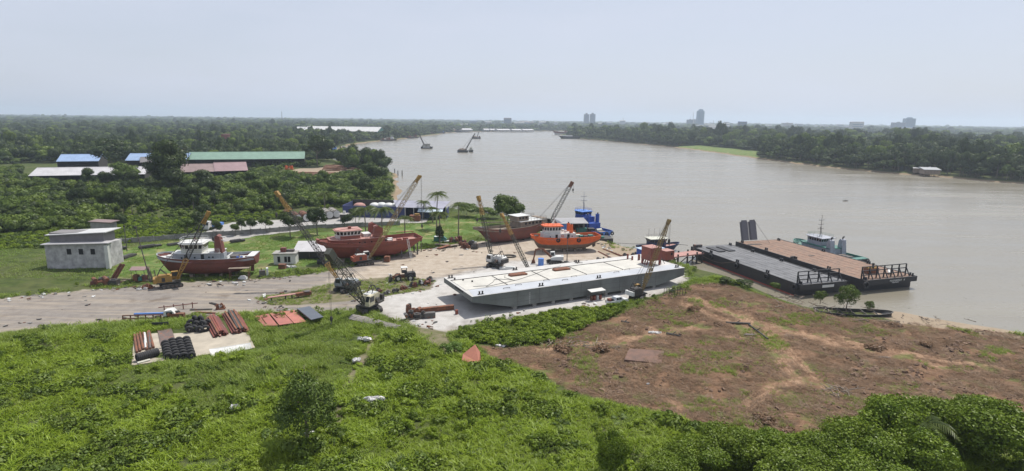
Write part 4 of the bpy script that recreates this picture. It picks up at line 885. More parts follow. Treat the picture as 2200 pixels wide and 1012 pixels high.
for y in (4.0,7.3):
    rp_ = pbox('ramp', P_RAMP, rk, (RL-.1+1.2,y,D+3.2), (.28,2.95,6.2), ry=.28); pbox('ramp_web', P_RAMP, rp_, (RL+.95,y,D+3.6), (.1,2.2,6.6), ry=.28)
MB().tube((RL+2.,8.,D+6.9),(RL-6,8.6,D+.2),.05).build('ramp_stay', P_ROPE, rk)
pbox('windlass', P_RUST, rk, (5.6,8.2,D+.8), (1.6,3.6,1.4)); MB().tube((5.6,6.6,D+1.2),(5.6,9.8,D+1.2),.75,n=12).build('windlass_drum', P_YEL, rk); MB().tube((5.2,8.2,D+1.4),(5.2,8.2,D+2.9),.3).build('exhaust_pipe', P_DARK, rk)
MB().path([(3.,11.5,D+.5),(4.2,12.6,D+.9),(3.4,13.4,D+.4)], .3, 6).build('white_sack', P_WHITE, rk)
pbox('patch_plate', P_DARK, rk, (26,8.5,D+.12), (.5,1.9,.1)); pbox('patch_plate', P_DARK, rk, (44,3.,D+.12), (1.,4.9,.1))
rdm = random.Random(4)
def worn_marks(root, pts, h, mat, nrm):
    """weathered painted name too worn to read: short upright strokes"""
    m = MB()
    for p in pts:
        for dx in (-.13, .13): m.box((p[0]+nrm[1]*dx, p[1]+nrm[0]*dx, p[2]), (.02 if nrm[0] else .1, .02 if nrm[1] else .1, h*rdm.uniform(.75, 1.)))
        m.box((p[0], p[1], p[2]+h*rdm.choice((-.4, 0, .4))), (.02 if nrm[0] else .26, .02 if nrm[1] else .26, h*.2))
    return m.build('worn_lettering', mat, root)
worn_marks(rk, [(-.065, 8.4+.52*i, D-.5) for i in range(8)] + [(-.065, 13.1, D-.5)], .5, P_LGREY, (1,0)); worn_marks(rk, [(-.065, 9.2+.46*i, D-1.02) for i in range(5)], .34, P_LGREY, (1,0))
worn_marks(t3, [(x, F3['hb'](x/22)+.05, F3['rz'](x/22)-.42) for x in (17.4,16.95,16.3,15.85,15.2,14.75,14.2)], .34, P_PINK, (0,1))
# ------------------------------------------------------------------ cranes and machines
def lattice(m, p0, p1, w0, w1, n, r=.05, up=None):
    p0, p1 = Vector(p0), Vector(p1); d = (p1-p0); q = d.to_track_quat('X', 'Z')
    def cor(t, w): return [p0 + d*t + q @ Vector((0, sy*w/2, sz*w/2)) for sy, sz in ((-1,-1),(1,-1),(1,1),(-1,1))]
    prev = None
    for i in range(n+1):
        t = i/n; c = cor(t, w0 + (w1-w0)*t)
        for k in range(4): m.tube(c[k], c[(k+1) % 4], r*.6, n=4, caps=False)
        if prev:
            for k in range(4): m.tube(prev[k], c[k], r, n=4, caps=False); m.tube(prev[k], c[(k+1) % 4], r*.6, n=4, caps=False)
        prev = c
    return m
def tracks(root, L, gauge, w, h, mat=P_DARK, rz=0.):
    tr = []
    for s in (-1, 1):
        n = 8; poly = [(L/2-h/2 + h/2*math.cos(a), h/2 + h/2*math.sin(a)) for a in np.linspace(-math.pi/2, math.pi/2, n)] + [(-L/2+h/2 + h/2*math.cos(a), h/2 + h/2*math.sin(a)) for a in np.linspace(math.pi/2, 3*math.pi/2, n)]
        m = MB().side(poly, s*gauge/2-w/2, s*gauge/2+w/2); k = int(L/.35)
        for i in range(k): m.box((-L/2+h/2+(L-h)*(i+.5)/k, s*gauge/2, h+.02), (.2, w*1.04, .05)); m.box((-L/2+h/2+(L-h)*(i+.5)/k, s*gauge/2, .0+.02), (.2, w*1.04, .05))
        o = m.build('track', mat, root); o.rotation_euler = (0,0,rz); tr.append(o)
        for i in range(5): w_ = MB().tube((-L/2+h*.6+(L-1.2*h)*i/4, s*(gauge/2+w*.45), h*.5), (-L/2+h*.6+(L-1.2*h)*i/4, s*(gauge/2+w*.58), h*.5), h*.3, n=8).build('track_roller', P_STEEL, o)
    o = MB().box((0,0,h*.6), (L*.5, gauge, h*.5)).tube((0,0,h*.7), (0,0,h*1.25), .8, n=12).build('undercarriage', mat, root); o.rotation_euler = (0,0,rz)
def crane(label, base, tip_px, tip_Y, body, boom, sc_=1., hook=3., trk=0., cab=P_WHITE, gantry=True, cw=P_DARK, secs=(.28,.85), wid=1.0, mids=None, roofc=None, fat=1.25):
    tip = atY(tip_px[0], tip_px[1], tip_Y); b = Vector((base[0], base[1], 0)); az = math.atan2(tip.y-b.y, tip.x-b.x)
    t = thing('crawler_crane', label, 'crane', b, az); k = sc_
    lt = Vector((math.hypot(tip.x-b.x, tip.y-b.y), 0, tip.z))
    tracks(t, 4.6*k, 2.9*k, .75*k, .95*k, rz=trk)
    z0 = 1.25*k
    MB().box((-.5*k,0,z0+.15*k), (5.0*k,2.9*k,.3*k)).build('turntable_deck', P_DARK, t)
    h = MB().side([(-3.0*k,z0+.3*k),(.3*k,z0+.3*k),(.3*k,z0+1.7*k),(-2.4*k,z0+1.9*k),(-3.0*k,z0+1.6*k)], -1.45*k, .55*k).build('engine_house', body, t)
    for i in range(3): pbox('louvre_door', P_DARK if i == 1 else body, h, ((-2.3+.85*i)*k, -1.47*k, z0+.95*k), (.68*k,.05,.95*k))
    pbox('house_roof', roofc or body, h, (-1.3*k,-.45*k,z0+1.93*k), (2.6*k,1.7*k,.06))
    pbox('counterweight', cw, t, (-3.2*k,-.2*k,z0+.75*k), (.7*k,2.7*k,1.1*k))
    c = MB().side([(.2*k,z0+.3*k),(2.0*k,z0+.3*k),(2.1*k,z0+1.2*k),(1.6*k,z0+2.2*k),(.2*k,z0+2.2*k)], .6*k, 1.5*k).build('cab', cab, t)
    for y in (.59*k, 1.51*k): pbox('window', GLASS, c, (1.05*k, y, z0+1.55*k), (1.3*k,.04,.95*k))
    MB().add([(2.12*k,.68*k,z0+1.2*k),(2.12*k,1.42*k,z0+1.2*k),(1.64*k,1.42*k,z0+2.12*k),(1.64*k,.68*k,z0+2.12*k)], [(0,1,2,3)]).build('windscreen', GLASS, c)
    MB().tube((-1.2*k,.9*k,z0+.8*k), (-1.2*k,1.4*k,z0+.8*k), .5*k, n=10).build('winch_drum', P_STEEL, t)
    pv = Vector((1.3*k,-.3*k,z0+.5*k)); tp = Vector((lt.x, -.3*k, lt.z)); L = (tp-pv).length; w = wid*k
    def pt(f): return pv.lerp(tp, f)
    n1 = max(3, int(L*secs[0]/(1.1*w)));  lo, mi, hi = boom
    lattice(MB(), pt(0), pt(secs[0]), w*.35, w, n1, .075*fat).build('boom_lower', lo, t)
    n2 = max(4, int(L*(secs[1]-secs[0])/(1.15*w))); lattice(MB(), pt(secs[0]), pt(secs[1]), w, w*.9, n2, .06*fat).build('boom_middle', mi, t)
    lattice(MB(), pt(secs[1]), pt(.97), w*.9, w*.45, 4, .075*fat).build('boom_upper', hi, t)
    hd = MB().box(pt(.985), (.9*w,.75*w,1.3*w), ry=math.pi/2-math.atan2(tp.z-pv.z, tp.x-pv.x)).build('boom_head', hi, t)
    MB().tube(tp+Vector((.25,-.35*w,0)), tp+Vector((.25,.35*w,0)), .38*k, n=12).build('sheave', hi, t)
    if gantry:
        g = Vector((-1.9*k,-.3*k,z0+3.3*k)); gm_ = MB()
        for s in (-.6, .6): gm_.tube((-2.7*k,(-.3+s)*k,z0+1.6*k), g+Vector((0,s*k*.7,0)), .08*k); gm_.tube((-.3*k,(-.3+s)*k,z0+1.6*k), g+Vector((0,s*k*.7,0)), .08*k)
        gm_.tube(g-Vector((0,.5*k,0)), g+Vector((0,.5*k,0)), .1*k); gm_.build('gantry', P_DARK, t)
        pe = MB()
        for s in (-.35, .35): pe.tube(g+Vector((0,s,0)), tp+Vector((-.2,s*.7,.2)), .035, n=4)
        pe.build('pendant_line', P_ROPE, t)
    m = MB()
    for s in (-.14, .14): m.tube(tp+Vector((.55,s,0)), tp+Vector((.55,s,-hook)), .03, n=4)
    m.build('hoist_rope', P_ROPE, t); hb_ = MB().ball(tp+Vector((.55,0,-hook-.4)), (.3,.3,.6), 8, 6).build('hook_block', P_DARK, t)
    MB().path([tp+Vector((.55,0,-hook-.9)), tp+Vector((.55,0,-hook-1.3)), tp+Vector((.8,0,-hook-1.45)), tp+Vector((.85,0,-hook-1.2))], .07).build('hook', P_STEEL, hb_)
    return t
YB = (P_YEL, P_DARK, P_YEL)
P_DKLAT = paint('dark_lattice', (.055,.058,.045), .7, rust=.2, rustcol=(.10,.06,.03), grime=.3, scale=2)
P_YLAT = paint('worn_yellow_lattice', (.30,.21,.07), .7, rust=.4, rustcol=(.10,.055,.03), grime=.4, scale=2)
P_WYEL = paint('cream_yellow_body', (.55,.51,.36), .7, rust=.15, grime=.3, scale=2)
P_DIRTY = paint('dirty_bluegrey', (.22,.25,.27), .7, rust=.25, grime=.5, scale=2)
P_CRED = paint('red_crane_body', (.30,.085,.05), .7, rust=.3, grime=.3, scale=2)
crane('yellow crawler crane parked before the left dark red tugboat', (-81,133.4), (447,457), 138, P_YEL, YB, 1.0, 6, .15, P_YEL, secs=(.30,.84), cw=P_YEL)
crane('crane with pale blue grey body and yellow boom tip beside the track', (-39,131.5), (593,414), 137, P_DIRTY, (P_YEL,P_DARK,P_YEL), .95, 5, 1.2, P_DIRTY, secs=(.22,.8), roofc=P_LGREY)
crane('cream crane with dark lattice boom leaning towards the foreground weeds', (-30,117.5), (712,546), 107, P_WYEL, (P_DKLAT,)*3, 1.1, 12.3, 1.0, P_WYEL, secs=(.3,.8), wid=1.5, roofc=P_LGREY, fat=1.5)
crane('red crawler crane with long boom in front of the middle red tugboat', (-40.9,157.0), (900,379), 166, P_CRED, (P_YLAT,P_YLAT,P_YEL), 1.0, 14, -.1, P_WHITE, roofc=P_WHITE, cw=P_CRED, secs=(.3,.93), fat=1.05)
crane('white crawler crane standing alone on the pale sand with steep boom', (-4.6,156.4), (1027,424), 160, P_WHITE, (P_DKLAT,P_DKLAT,P_YEL), 1.0, 6, 1.9, P_WHITE, secs=(.25,.72))
crane('crane behind the white barge deck with yellow upper boom', (5.6,142.6), (1077,461), 150, P_STEEL, (P_DKLAT,P_DKLAT,P_YEL), .82, 4, .6, P_STEEL, secs=(.25,.66), gantry=False)
crane('dockside crane with lattice boom rising behind the orange tugboat', (12.5,214), (1228,393), 216, P_STEEL, (P_DKLAT,P_DKLAT,P_RUST), 1.1, 2.2, .3, P_STEEL, secs=(.25,.9), wid=1.15)
crane('small yellow crane at the near side of the grey barge beside the pickup', (29.0,128.6), (1435,474), 134, P_DARK, (P_YLAT,P_YLAT,P_YLAT), .88, 4.5, .55, P_YEL, cw=P_LGREY, secs=(.25,.8), wid=.95)
def wheel(parent, loc, r, w, mat=P_TYRE, rim=P_STEEL):
    wm_ = MB().tube((0,-w/2,0), (0,w/2,0), r, n=16).build('wheel', mat, parent); wm_.location = loc
    MB().tube((0,-w/2-.02,0), (0,w/2+.02,0), r*.5, n=12).build('rim', rim, wm_); return wm_
# wheel loader
p = G(868,602); lo = thing('wheel_loader', 'dark wheel loader with white cab roof parked on the track verge', 'loader', (p.x,p.y,0), R(196))
for x in (-1.5, 1.5):
    for y in (-1.05, 1.05): wheel(lo, (x,y,.8), .8, .6, P_TYRE, P_CREAM)
MB().side([(-2.9,.9),(-.2,.9),(-.2,2.0),(-2.6,2.1),(-2.9,1.8)], -.85, .85).build('engine_hood', P_DARK, lo); pbox('frame', P_RUST, lo, (.9,0,1.1), (2.4,1.0,.7))
c = pbox('cab', P_DARK, lo, (-.1,0,2.25), (1.3,1.4,.5)); pbox('cab_roof', P_WHITE, lo, (-.1,0,3.35), (1.6,1.6,.12))
for x in (-.7,.5):
    for y in (-.65,.65): MB().beam((x,y,2.5),(x,y,3.3),.09,.09).build('pillar', P_DARK, c)
for y in (-.6,.6): MB().beam((.9,y,1.6),(3.2,y,.7),.22,.35).build('lift_arm', P_RUST, lo)
MB().side([(2.9,.1),(4.1,.05),(3.5,.55),(3.3,1.5),(2.9,1.2)], -1.4, 1.4).build('bucket', P_DARK, lo); MB().tube((-2.2,.4,2.1),(-2.2,.4,2.9),.08).build('exhaust_pipe', P_DARK, lo)
# excavator behind the barge
p = G(1192,566); ex = thing('excavator', 'white and grey excavator with long rusty arm near the orange tugboat bow', 'excavator', (p.x,p.y,0), R(176)); tracks(ex, 4.2, 2.6, .65, .9, rz=.3)
MB().side([(-2.4,1.2),(1.2,1.2),(1.2,1.9),(-.3,2.2),(-2.4,2.3)], -1.3, 1.3).build('body', P_LGREY, ex); c = MB().side([(-.1,1.9),(1.5,1.9),(1.3,3.2),(.1,3.3)], -1.3, -.3).build('cab', P_LGREY, ex)
pbox('window', GLASS, c, (.7,-1.31,2.65), (.9,.04,.8)); pbox('window', GLASS, c, (.7,-.29,2.65), (.9,.04,.8))
MB().beam((.8,.3,1.6),(3.6,.3,4.3),.4,.55).beam((3.6,.3,4.3),(5.6,.3,3.9),.38,.45).build('boom', P_RUST, ex); MB().beam((5.5,.3,4.1),(6.1,.3,.9),.32,.42).build('stick', P_RUST, ex); MB().side([(5.5,.0),(6.7,.0),(6.5,.9),(5.8,1.0)], -.2, .8).build('bucket', P_RUST, ex)
# pickup
def pickup(label, loc, rz):
    t = thing('pickup_truck', label, 'pickup truck', loc, rz); W_ = P_CARW
    body = MB().side([(-2.6,.45),(2.55,.45),(2.65,.75),(2.55,1.02),(1.35,1.1),(-2.6,1.05)], -.88, .88).build('body', W_, t)
    cabin = MB().loft([[(1.35,-.86,1.08),(1.35,.86,1.08),(-1.0,.86,1.08),(-1.0,-.86,1.08)], [(.65,-.7,1.75),(.65,.7,1.75),(-.75,.7,1.75),(-.75,-.7,1.75)]]).build('cabin', W_, t)
    MB().add([(1.3,-.72,1.14),(1.3,.72,1.14),(.72,.62,1.7),(.72,-.62,1.7)], [(0,1,2,3)]).build('windscreen', GLASS, cabin).location.x = .03
    for s in (-1, 1):
        for x0, x1 in ((-.05,.85),(-.8,-.12)): MB().add([(x0-.0,s*.86,1.16),(x1,s*.86,1.16),(x1-.25*(x1 > .3),s*.735,1.66),(x0,s*.735,1.66)], [(0,1,2,3)]).build('window', GLASS, cabin)
        for x in (-1.6,1.65): wheel(t, (x,s*.82,.38), .38, .26)
        pbox('headlight', P_LGREY, t, (2.6,s*.62,.85), (.1,.4,.2)); pbox('tail_light', P_RED2, t, (-2.6,s*.78,.85), (.06,.14,.35)); pbox('mirror', P_DARK, t, (.95,s*.98,1.2), (.12,.2,.16))
    pbox('load_bed', HOLE, t, (-1.8,0,1.03), (1.45,1.5,.1)); pbox('bumper', P_LGREY, t, (2.68,0,.5), (.12,1.7,.2)); pbox('grille', P_DARK, t, (2.63,0,.78), (.06,.8,.22))
    for x, c in ((-1.5,P_DARK),(-2.1,P_RED2)): pbox('cargo', c, t, (x,.1,1.28), (.5,.9,.45))
    return t
P_CARW = plain('car_white', (.62,.63,.64), .25)
a, b = G(1304,657), G(1345,649); pickup('white double cab pickup with loaded bed beside the grey barge', ((a.x+b.x)/2,(a.y+b.y)/2,0), math.atan2(b.y-a.y,b.x-a.x))
# truck on the back road
p = G(456,492); tk = thing('lorry', 'white lorry on the back road behind the left tugboat', 'lorry', (p.x,p.y,0), R(255)); c = MB().side([(1.3,.7),(3.0,.7),(3.0,1.6),(2.7,3.2),(1.3,3.2)], -1.2, 1.2).build('cab', P_WHITE, tk)
pbox('windscreen', GLASS, c, (2.92,0,2.3), (.06,2.1,.95), ry=-.18); pbox('bumper', P_LGREY, tk, (3.05,0,.6), (.2,2.4,.4)); pbox('load_bed', P_LBLUE, tk, (-1.8,0,1.4), (5.6,2.4,.9)); pbox('chassis', P_DARK, tk, (-.6,0,.75), (7,.9,.3))
for x in (2.0,-2.2,-3.5):
    for y in (-1.,1.): wheel(tk, (x,y,.5), .5, .35)
# ------------------------------------------------------------------ stores and scrap
def plate(name, label, cat, quad, h, mat, z=0.04, group=None, parts=0):
    q = [G(x,y,z) for x,y in quad]; c = sum(q, Vector())/4; o = MB().prism([(p.x-c.x,p.y-c.y) for p in q], 0, h).build(name, mat); o.location = (c.x,c.y,z); return tag(o, label, cat, group)
pad = plate('concrete_slab', 'pale concrete storage slab', 'slab', [(283,786),(288,722),(524,697),(548,748)], .12, paint('slab_concrete', (.40,.355,.285), .9, grime=.3, scale=.5, streak=False), .05); del pad['category']; pad['kind'] = 'structure'; pad.name = 'paved_slab'
TY2 = MB().torus((0,0,0), .44, .24, 'Z', 18, 8).mesh('tyre', P_TYRE, True)
def tyre_at(p, axis, label, group, s=1.):
    o = bpy.data.objects.new('tyre', TY2); COL.objects.link(o); o.location = p; o.scale = (s,s,s*1.15); q = Vector(axis).to_track_quat('Z','Y').to_euler(); o.rotation_euler = q; tag(o, label, 'tyre', group)
for (x0,y0),(x1,y1),n in (((356,746),(362,774),6),((370,741),(381,775),7),((385,739),(396,773),7),((401,737),(412,772),7)):
    a, b = G(x0,y0,.17), G(x1,y1,.17)
    for i in range(n): pz = a.lerp(b, i/(n-1)); tyre_at(pz+Vector((0,0,.70)), (b-a), 'big black tyre in the four upright rows on the slab edge', 'tyres in four rows on the slab', 1.03)
a, b = G(297,776,.17), G(338,764,.17)
for i in range(11): tyre_at(a.lerp(b, i/10)+Vector((0,0,.68)), (b-a), 'black tyre in the single long row at the slab corner', 'tyres in the single row on the slab')
for i, (x,y,z) in enumerate(((406,708,.35),(418,712,.35),(430,714,.35),(442,712,.35),(410,700,.35),(424,700,.35),(438,701,.35),(412,706,.95),(425,708,.95),(437,708,.95),(420,704,1.5),(433,704,1.5),(446,700,.4),(408,714,.4))):
    tyre_at(G(x,y,.17)+Vector((0,0,z+.25)), (random.uniform(-.6,.6),1,random.uniform(-.2,.6)), 'dark tyre heaped beside the bundles of red beams', 'tyres heaped by the red beams', 1.1)
def ibeam(L, w, h): return MB().b2(0,L,-w/2,w/2,0,.03).b2(0,L,-w/2,w/2,h-.03,h).b2(0,L,-.025,.025,.03,h-.03)
def beam_row(name, label, cat, p0, p1, n, across, mats, prof, group, lay=1, w=.34, dz=.33, jit=.5):
    a, b = G(*p0,.17), G(*p1,.17); d = b-a; rz = math.atan2(d.y,d.x); L = d.length; px_ = Vector((-math.sin(rz), math.cos(rz), 0))
    cache = {}
    for k in range(lay):
        for i in range(n-k*2):
            mt = mats[(i*3+k) % len(mats)]; ky = mt.name
            if ky not in cache: cache[ky] = prof(L).mesh(name, mt)
            o = bpy.data.objects.new(name, cache[ky]); COL.objects.link(o); q = a + px_*across*(i+k)*w + d.normalized()*random.uniform(-jit,jit); o.location = (q.x,q.y,.18+k*dz); o.rotation_euler = (0,0,rz+random.uniform(-.02,.02)); tag(o, label, cat, group)
RBM = [P_RED2, P_RED, P_RUST, P_RED2, P_PINK]
beam_row('steel_beam', 'red steel beam in the left of two bundles on the slab', 'beam', (460,725), (441,688), 8, -1, RBM, lambda L: ibeam(L,.3,.3), 'left bundle of red beams', 3)
beam_row('steel_beam', 'red or black steel beam in the right of two bundles on the slab', 'beam', (500,718), (478,678), 9, -1, RBM+[P_DARK], lambda L: ibeam(L,.3,.3), 'right bundle of red beams', 3)
beam_row('steel_pipe', 'rusty pipe laid at the left end of the slab', 'pipe', (294,757), (288,720), 6, -1, [P_RUST,P_RED2,P_RED], lambda L: MB().tube((0,0,.2),(L,0,.2),.2,n=10), 'rusty pipes at the slab end', 1, .5)
beam_row('steel_pipe', 'pale grey tube beside the rusty pipes on the slab', 'pipe', (314,752), (312,719), 2, -1, [P_WHITE,P_STEEL], lambda L: MB().tube((0,0,.2),(L,0,.2),.22,n=10), 'grey tubes on the slab', 1, .6)
beam_row('steel_channel', 'bright galvanised channel on top of the left red beams', 'beam', (476,707), (456,681), 2, -1, [P_LGREY], lambda L: ibeam(L,.3,.3), 'galvanised channels', 1, .4)
plate('steel_sheet', 'dark brown steel sheet lying flat on the concrete slab', 'sheet', [(345,743),(338,709),(368,705),(379,737)], .08, paint('brown_sheet', (.15,.11,.095), .6, .1, rust=.35, grime=.4), .2)
plate('timber_plank', 'pale plank at the near edge of the tyre rows', 'plank', [(296,782),(295,779),(322,772),(323,775)], .15, P_CREAM, .2)
p = G(345,704,0); o = MB().box((0,0,.55),(3.0,.12,1.1)).beam((-1.2,.7,0),(-1.2,0,1.),.08,.08).beam((1.2,.7,0),(1.2,0,1.),.08,.08).build('steel_sheet', P_BLACK); o.location = (p.x,p.y,0); o.rotation_euler = (0,0,.15); tag(o, 'black steel panel standing on edge behind the brown sheet', 'panel')
q = [G(449,750,1.0),G(538,736,1.0),G(541,748,.2),G(456,769,.2)]; c = sum(q, Vector())/4
o = MB().add([v-c for v in q]+[v-c-Vector((0,0,.08)) for v in q], [(0,1,2,3),(7,6,5,4),(0,4,5,1),(1,5,6,2),(2,6,7,3),(3,7,4,0)]).build('roof_sheet', P_WHITE); o.location = c; tag(o, 'white sheet leaning at the grassy edge of the slab', 'sheet')
for k, qd in enumerate(([(545,680),(577,675),(597,700),(567,701)], [(580,674),(606,670),(630,695),(600,699)], [(608,670),(634,667),(659,692),(632,695)])): plate('steel_plate', ('faded red steel plate with bars on it, leftmost of three in the grass','faded red steel plate lying between two others in the grass','brightest faded red plate next to the dark plate stack')[k], 'steel plate', qd, .1, paint('faded_red_plate%d' % k, ((.33,.115,.09),(.36,.13,.105),(.42,.155,.115))[k], .7, rust=.12, grime=.3), .35, 'red plates in the grass')
for k, (a, b) in enumerate((((562,681),(572,695)), ((588,677),(596,682)))): pa, pb = G(*a,.55), G(*b,.55); o = MB().beam((0,0,0), pb-pa, .12, .12).beam((.2,-.3,0), Vector((.9,.2,0)), .1, .1).build('steel_bar', P_RUST); o.location = pa; tag(o, ('rusty bar lying on the leftmost red plate','short rusty bar lying on the middle red plate')[k], 'bar')
for k in range(4):
    dx = (0,.25,-.1,.1)[k]; plate('steel_plate', ('lowest','second from the bottom','second from the top','topmost')[k] + ' dark blue-grey plate of the stack in the grass', 'steel plate', [(638+dx*8,664),(664+dx*8,659),(693+dx*8,682),(668+dx*8,688)], .12, paint('dark_plate', (.11,.125,.15), .4, .2, grime=.2), .35+.27*k, 'stacked dark plates')
for k in range(2): p = G(660+k*18,682-k*10); o = MB().box((0,0,.16),(2.6,.25,.32)).box((0,0,.33),(2.6,.1,.02)).build('timber_bearer', P_WOOD); o.location = (p.x,p.y,0); tag(o, ('near','far')[k]+' timber bearer under the dark plate stack', 'bearer')
def scrap(name, label, cat, px, seed, size, mats, rz=None, kinds='btbtbb', group=None):
    """an identifiable lump of discarded machinery: bed frame, engine block, drums, pipes"""
    rd = random.Random(seed); p = G(*px) if len(px) == 2 else Vector(px); t = thing(name, label, cat, (p.x,p.y,0), rd.uniform(0,3) if rz is None else rz, group); sx, sy, sz = size
    fr = MB()
    for y in (-.4,.4): fr.beam((-sx/2,y*sy,.15),(sx/2,y*sy,.15),.15,.2)
    for x in (-.4,0,.4): fr.beam((x*sx,-.4*sy,.16),(x*sx,.4*sy,.16),.12,.16)
    fr.build('bed_frame', mats[0], t)
    for i, kd in enumerate(kinds):
        x, y = rd.uniform(-.35,.35)*sx, rd.uniform(-.25,.25)*sy; m_ = mats[(i+1) % len(mats)]
        if kd == 'b': h = rd.uniform(.4,1)*sz; o = MB().box((x,y,.25+h/2),(rd.uniform(.2,.42)*sx,rd.uniform(.35,.7)*sy,h), rz=rd.uniform(-.3,.3), taper=rd.uniform(.75,1)).box((x,y,.25+h+.08),(.15*sx,.2*sy,.16)); o.build('block', m_, t)
        else: h = rd.uniform(.5,.9)*sz; MB().tube((x,y-.3*sy,h),(x+rd.uniform(-.3,.3)*sx,y+.3*sy,h*rd.uniform(.6,1.2)),rd.uniform(.1,.3)*sz,n=9).build('drum', m_, t)
    return t
RS = [P_RUST, P_DARK, P_RED, P_STEEL]
scrap('scrap_engine', 'rusty engine on a skid at the end of the long red-brown beam', 'scrap', (889,672), 1, (3.2,2.2,1.8), [P_RUST,P_DARK,P_RUST], 0.2)
scrap('scrap_winch', 'dark scrap winch frame in the weeds left of the grey crates', 'scrap', (885,684), 2, (2.8,2.4,1.3), [P_DARK,P_STEEL,P_RUST], .1)
scrap('scrap_machinery', 'tangled dark machinery between the scrap winch and two crates', 'scrap', (905,683), 3, (2.2,1.8,1.1), [P_DARK,P_STEEL], .5)
for k, x in enumerate((917,929)): p = G(x,683-k); o = MB().box((0,0,.55),(1.1,1.,1.1)).box((0,0,1.12),(1.16,1.06,.05)).build('steel_crate', P_STEEL); o.location = (p.x,p.y,0); o.rotation_euler = (0,0,.3); tag(o, ('left','right')[k]+' one of two small steel crates near the barge bow shadow', 'crate')
a, b = G(897,668,.5), G(975,660,.5); o = MB().beam((0,0,0), b-a, .5, .9).beam((0,0,.5), b-a+Vector((0,0,.5)), .9, .08).build('steel_girder', P_RUST); o.location = a; tag(o, 'long rusty girder on white sand pointing at the barge bow', 'girder')
p = G(981,675); o = MB().tube((0,0,0),(0,0,.9),.32,n=12).tube((0,0,.88),(0,0,.93),.34,n=12).build('drum', P_RED2); o.location = (p.x,p.y,0); tag(o, 'lone red drum standing by the barge bow', 'drum')
spots = [(888,617),(903,612),(918,612),(925,604),(812,628),(832,632),(868,622),(850,628)]
for k, s_ in enumerate(spots): scrap('scrap_part', ('rusty winch block left of the crates behind the track weeds','grey gearbox in the scrap row right of the loader','rust red tank frame at the right end of the scrap row','dark engine block farthest back at the end of the scrap row','flat steel offcuts at the left end of the scrap row','dark pulley frame second in the scrap row','pale machine part in the middle of the scrap row','small rusty block lying in weeds mid scrap row')[k], 'scrap', s_, 20+k, (1.9,1.5,1.1 if k < 4 else .6), [RS,[P_STEEL,P_LGREY,P_DARK],[P_RUST,P_RED,P_DARK],[P_DARK,P_DARK,P_STEEL]][k % 4])
# left margin scrap: bulldozer blade frame, small hut engine, blue beam, wrecked cab
scrap('scrap_crane_base', 'rusty red dismantled machine frame at the left edge below the white building', 'scrap', (228,612), 41, (6,3.2,2.0), [P_RED,P_RUST,P_DARK,P_RUST], .25, 'bbtbtb')
a = G(240,606); o = MB().beam((0,0,.6),(1.8,1.6,4.2),.5,.6).beam((.9,-.2,.6),(2.7,1.3,4.2),.4,.5).beam((1.,.6,2.2),(2.,.6,2.4),.2,.3).build('scrap_jib', P_RUST); o.location = (a.x,a.y,0); tag(o, 'pair of rusty arms sticking up from the dismantled red frame', 'scrap')
hu = scrap('roofed_engine', 'teal engine under a small brown roof left of the yellow crane', 'engine', (303,603), 42, (3.2,2.2,1.5), [P_RED,P_TEAL,P_RUST], .1); MB().prism([(-1.7,-1.3),(1.7,-1.3),(1.7,1.3),(-1.7,1.3)], 2.9, 3.0).add([(-1.8,-1.4,3.0),(1.8,-1.4,3.0),(1.8,1.4,3.0),(-1.8,1.4,3.0),(-1.8,0,3.6),(1.8,0,3.6)], [(0,1,5,4),(3,4,5,2),(0,4,3),(1,2,5)]).build('roof', paint('brown_roof', (.27,.19,.18), .8), hu)
for x in (-1.5,1.5):
    for y in (-1.1,1.1): MB().tube((x,y,0),(x,y,2.9),.06).build('post', P_STEEL, hu)
scrap('scrap_trough', 'low dark rust trough beside white sacking left of the yellow crane', 'scrap', (318,619), 43, (2.6,1.4,.9), [P_RUST,P_RED,P_RUST], .1)
for k, (x,y) in enumerate(((262,602),(266,605),(258,606))): a = G(x,y); o = MB().tube((0,0,.2),(6.5,.3,.2),.2,n=8).tube((6.5,.3,.2),(6.6,.3,.2),.22,n=8).build('timber_log', P_WOOD); o.location = (a.x,a.y,0); o.rotation_euler = (0,0,.06*k); tag(o, ('farthest','middle','nearest')[k]+' of three logs lying behind the white sacking', 'log')
a = G(328,603); o = MB().beam((0,0,0),(-1.2,.6,3.4),.25,.5).beam((.9,0,0),(.4,.4,2.6),.2,.2).build('leaning_plank', P_WOOD); o.location = (a.x,a.y,0); tag(o, 'weathered planks leaning up beside the yellow crane', 'plank')
sf = thing('beam_rack', 'rusty rack carrying a bright blue beam below the gravel road', 'rack', G(265,690), .12)
MB().box((5.2,.3,1.35),(6.4,.35,.25)).build('blue_beam', P_LBLUE, sf)
for i in range(7): MB().beam((i*1.4,0,0),(i*1.4,0,1.2),.14,.2).build('post', P_RUST, sf)
for z in (.5,1.15): MB().beam((0,0,z),(9.,0,z),.12,.18).build('rail', P_RUST, sf)
pbox('end_box', P_RUST, sf, (10.2,.2,.7), (2.4,.9,1.2))
wc_ = scrap('wrecked_cab', 'crumpled white vehicle cab lying among rusty scrap', 'wreck', (385,684), 44, (4.4,2.2,1.3), [P_RUST,P_DARK,P_RUST,P_STEEL], .2); c = MB().side([(-2.6,.3),(-.6,.2),(-.4,1.3),(-1.,2.1),(-2.4,1.9)], -.9, .9).build('cab_shell', P_WHITE, wc_); pbox('window', GLASS, c, (-1.4,-.92,1.4), (1.1,.05,.6)); pbox('grille', P_DARK, c, (-2.0,-.92,.7), (.9,.05,.35))
a, b = G(340,661,1.), G(425,651,1.); o = MB().tube((0,0,0),b-a,.09)
for i in range(4): q = (b-a)*((i+.6)/4.2); o.beam(q+Vector((0,0,-.95)),q+Vector((0,0,.35)),.14,.14)
o = o.build('rail_frame', P_RED); o.location = a; tag(o, 'long thin red rail on short posts along the road edge', 'rail')
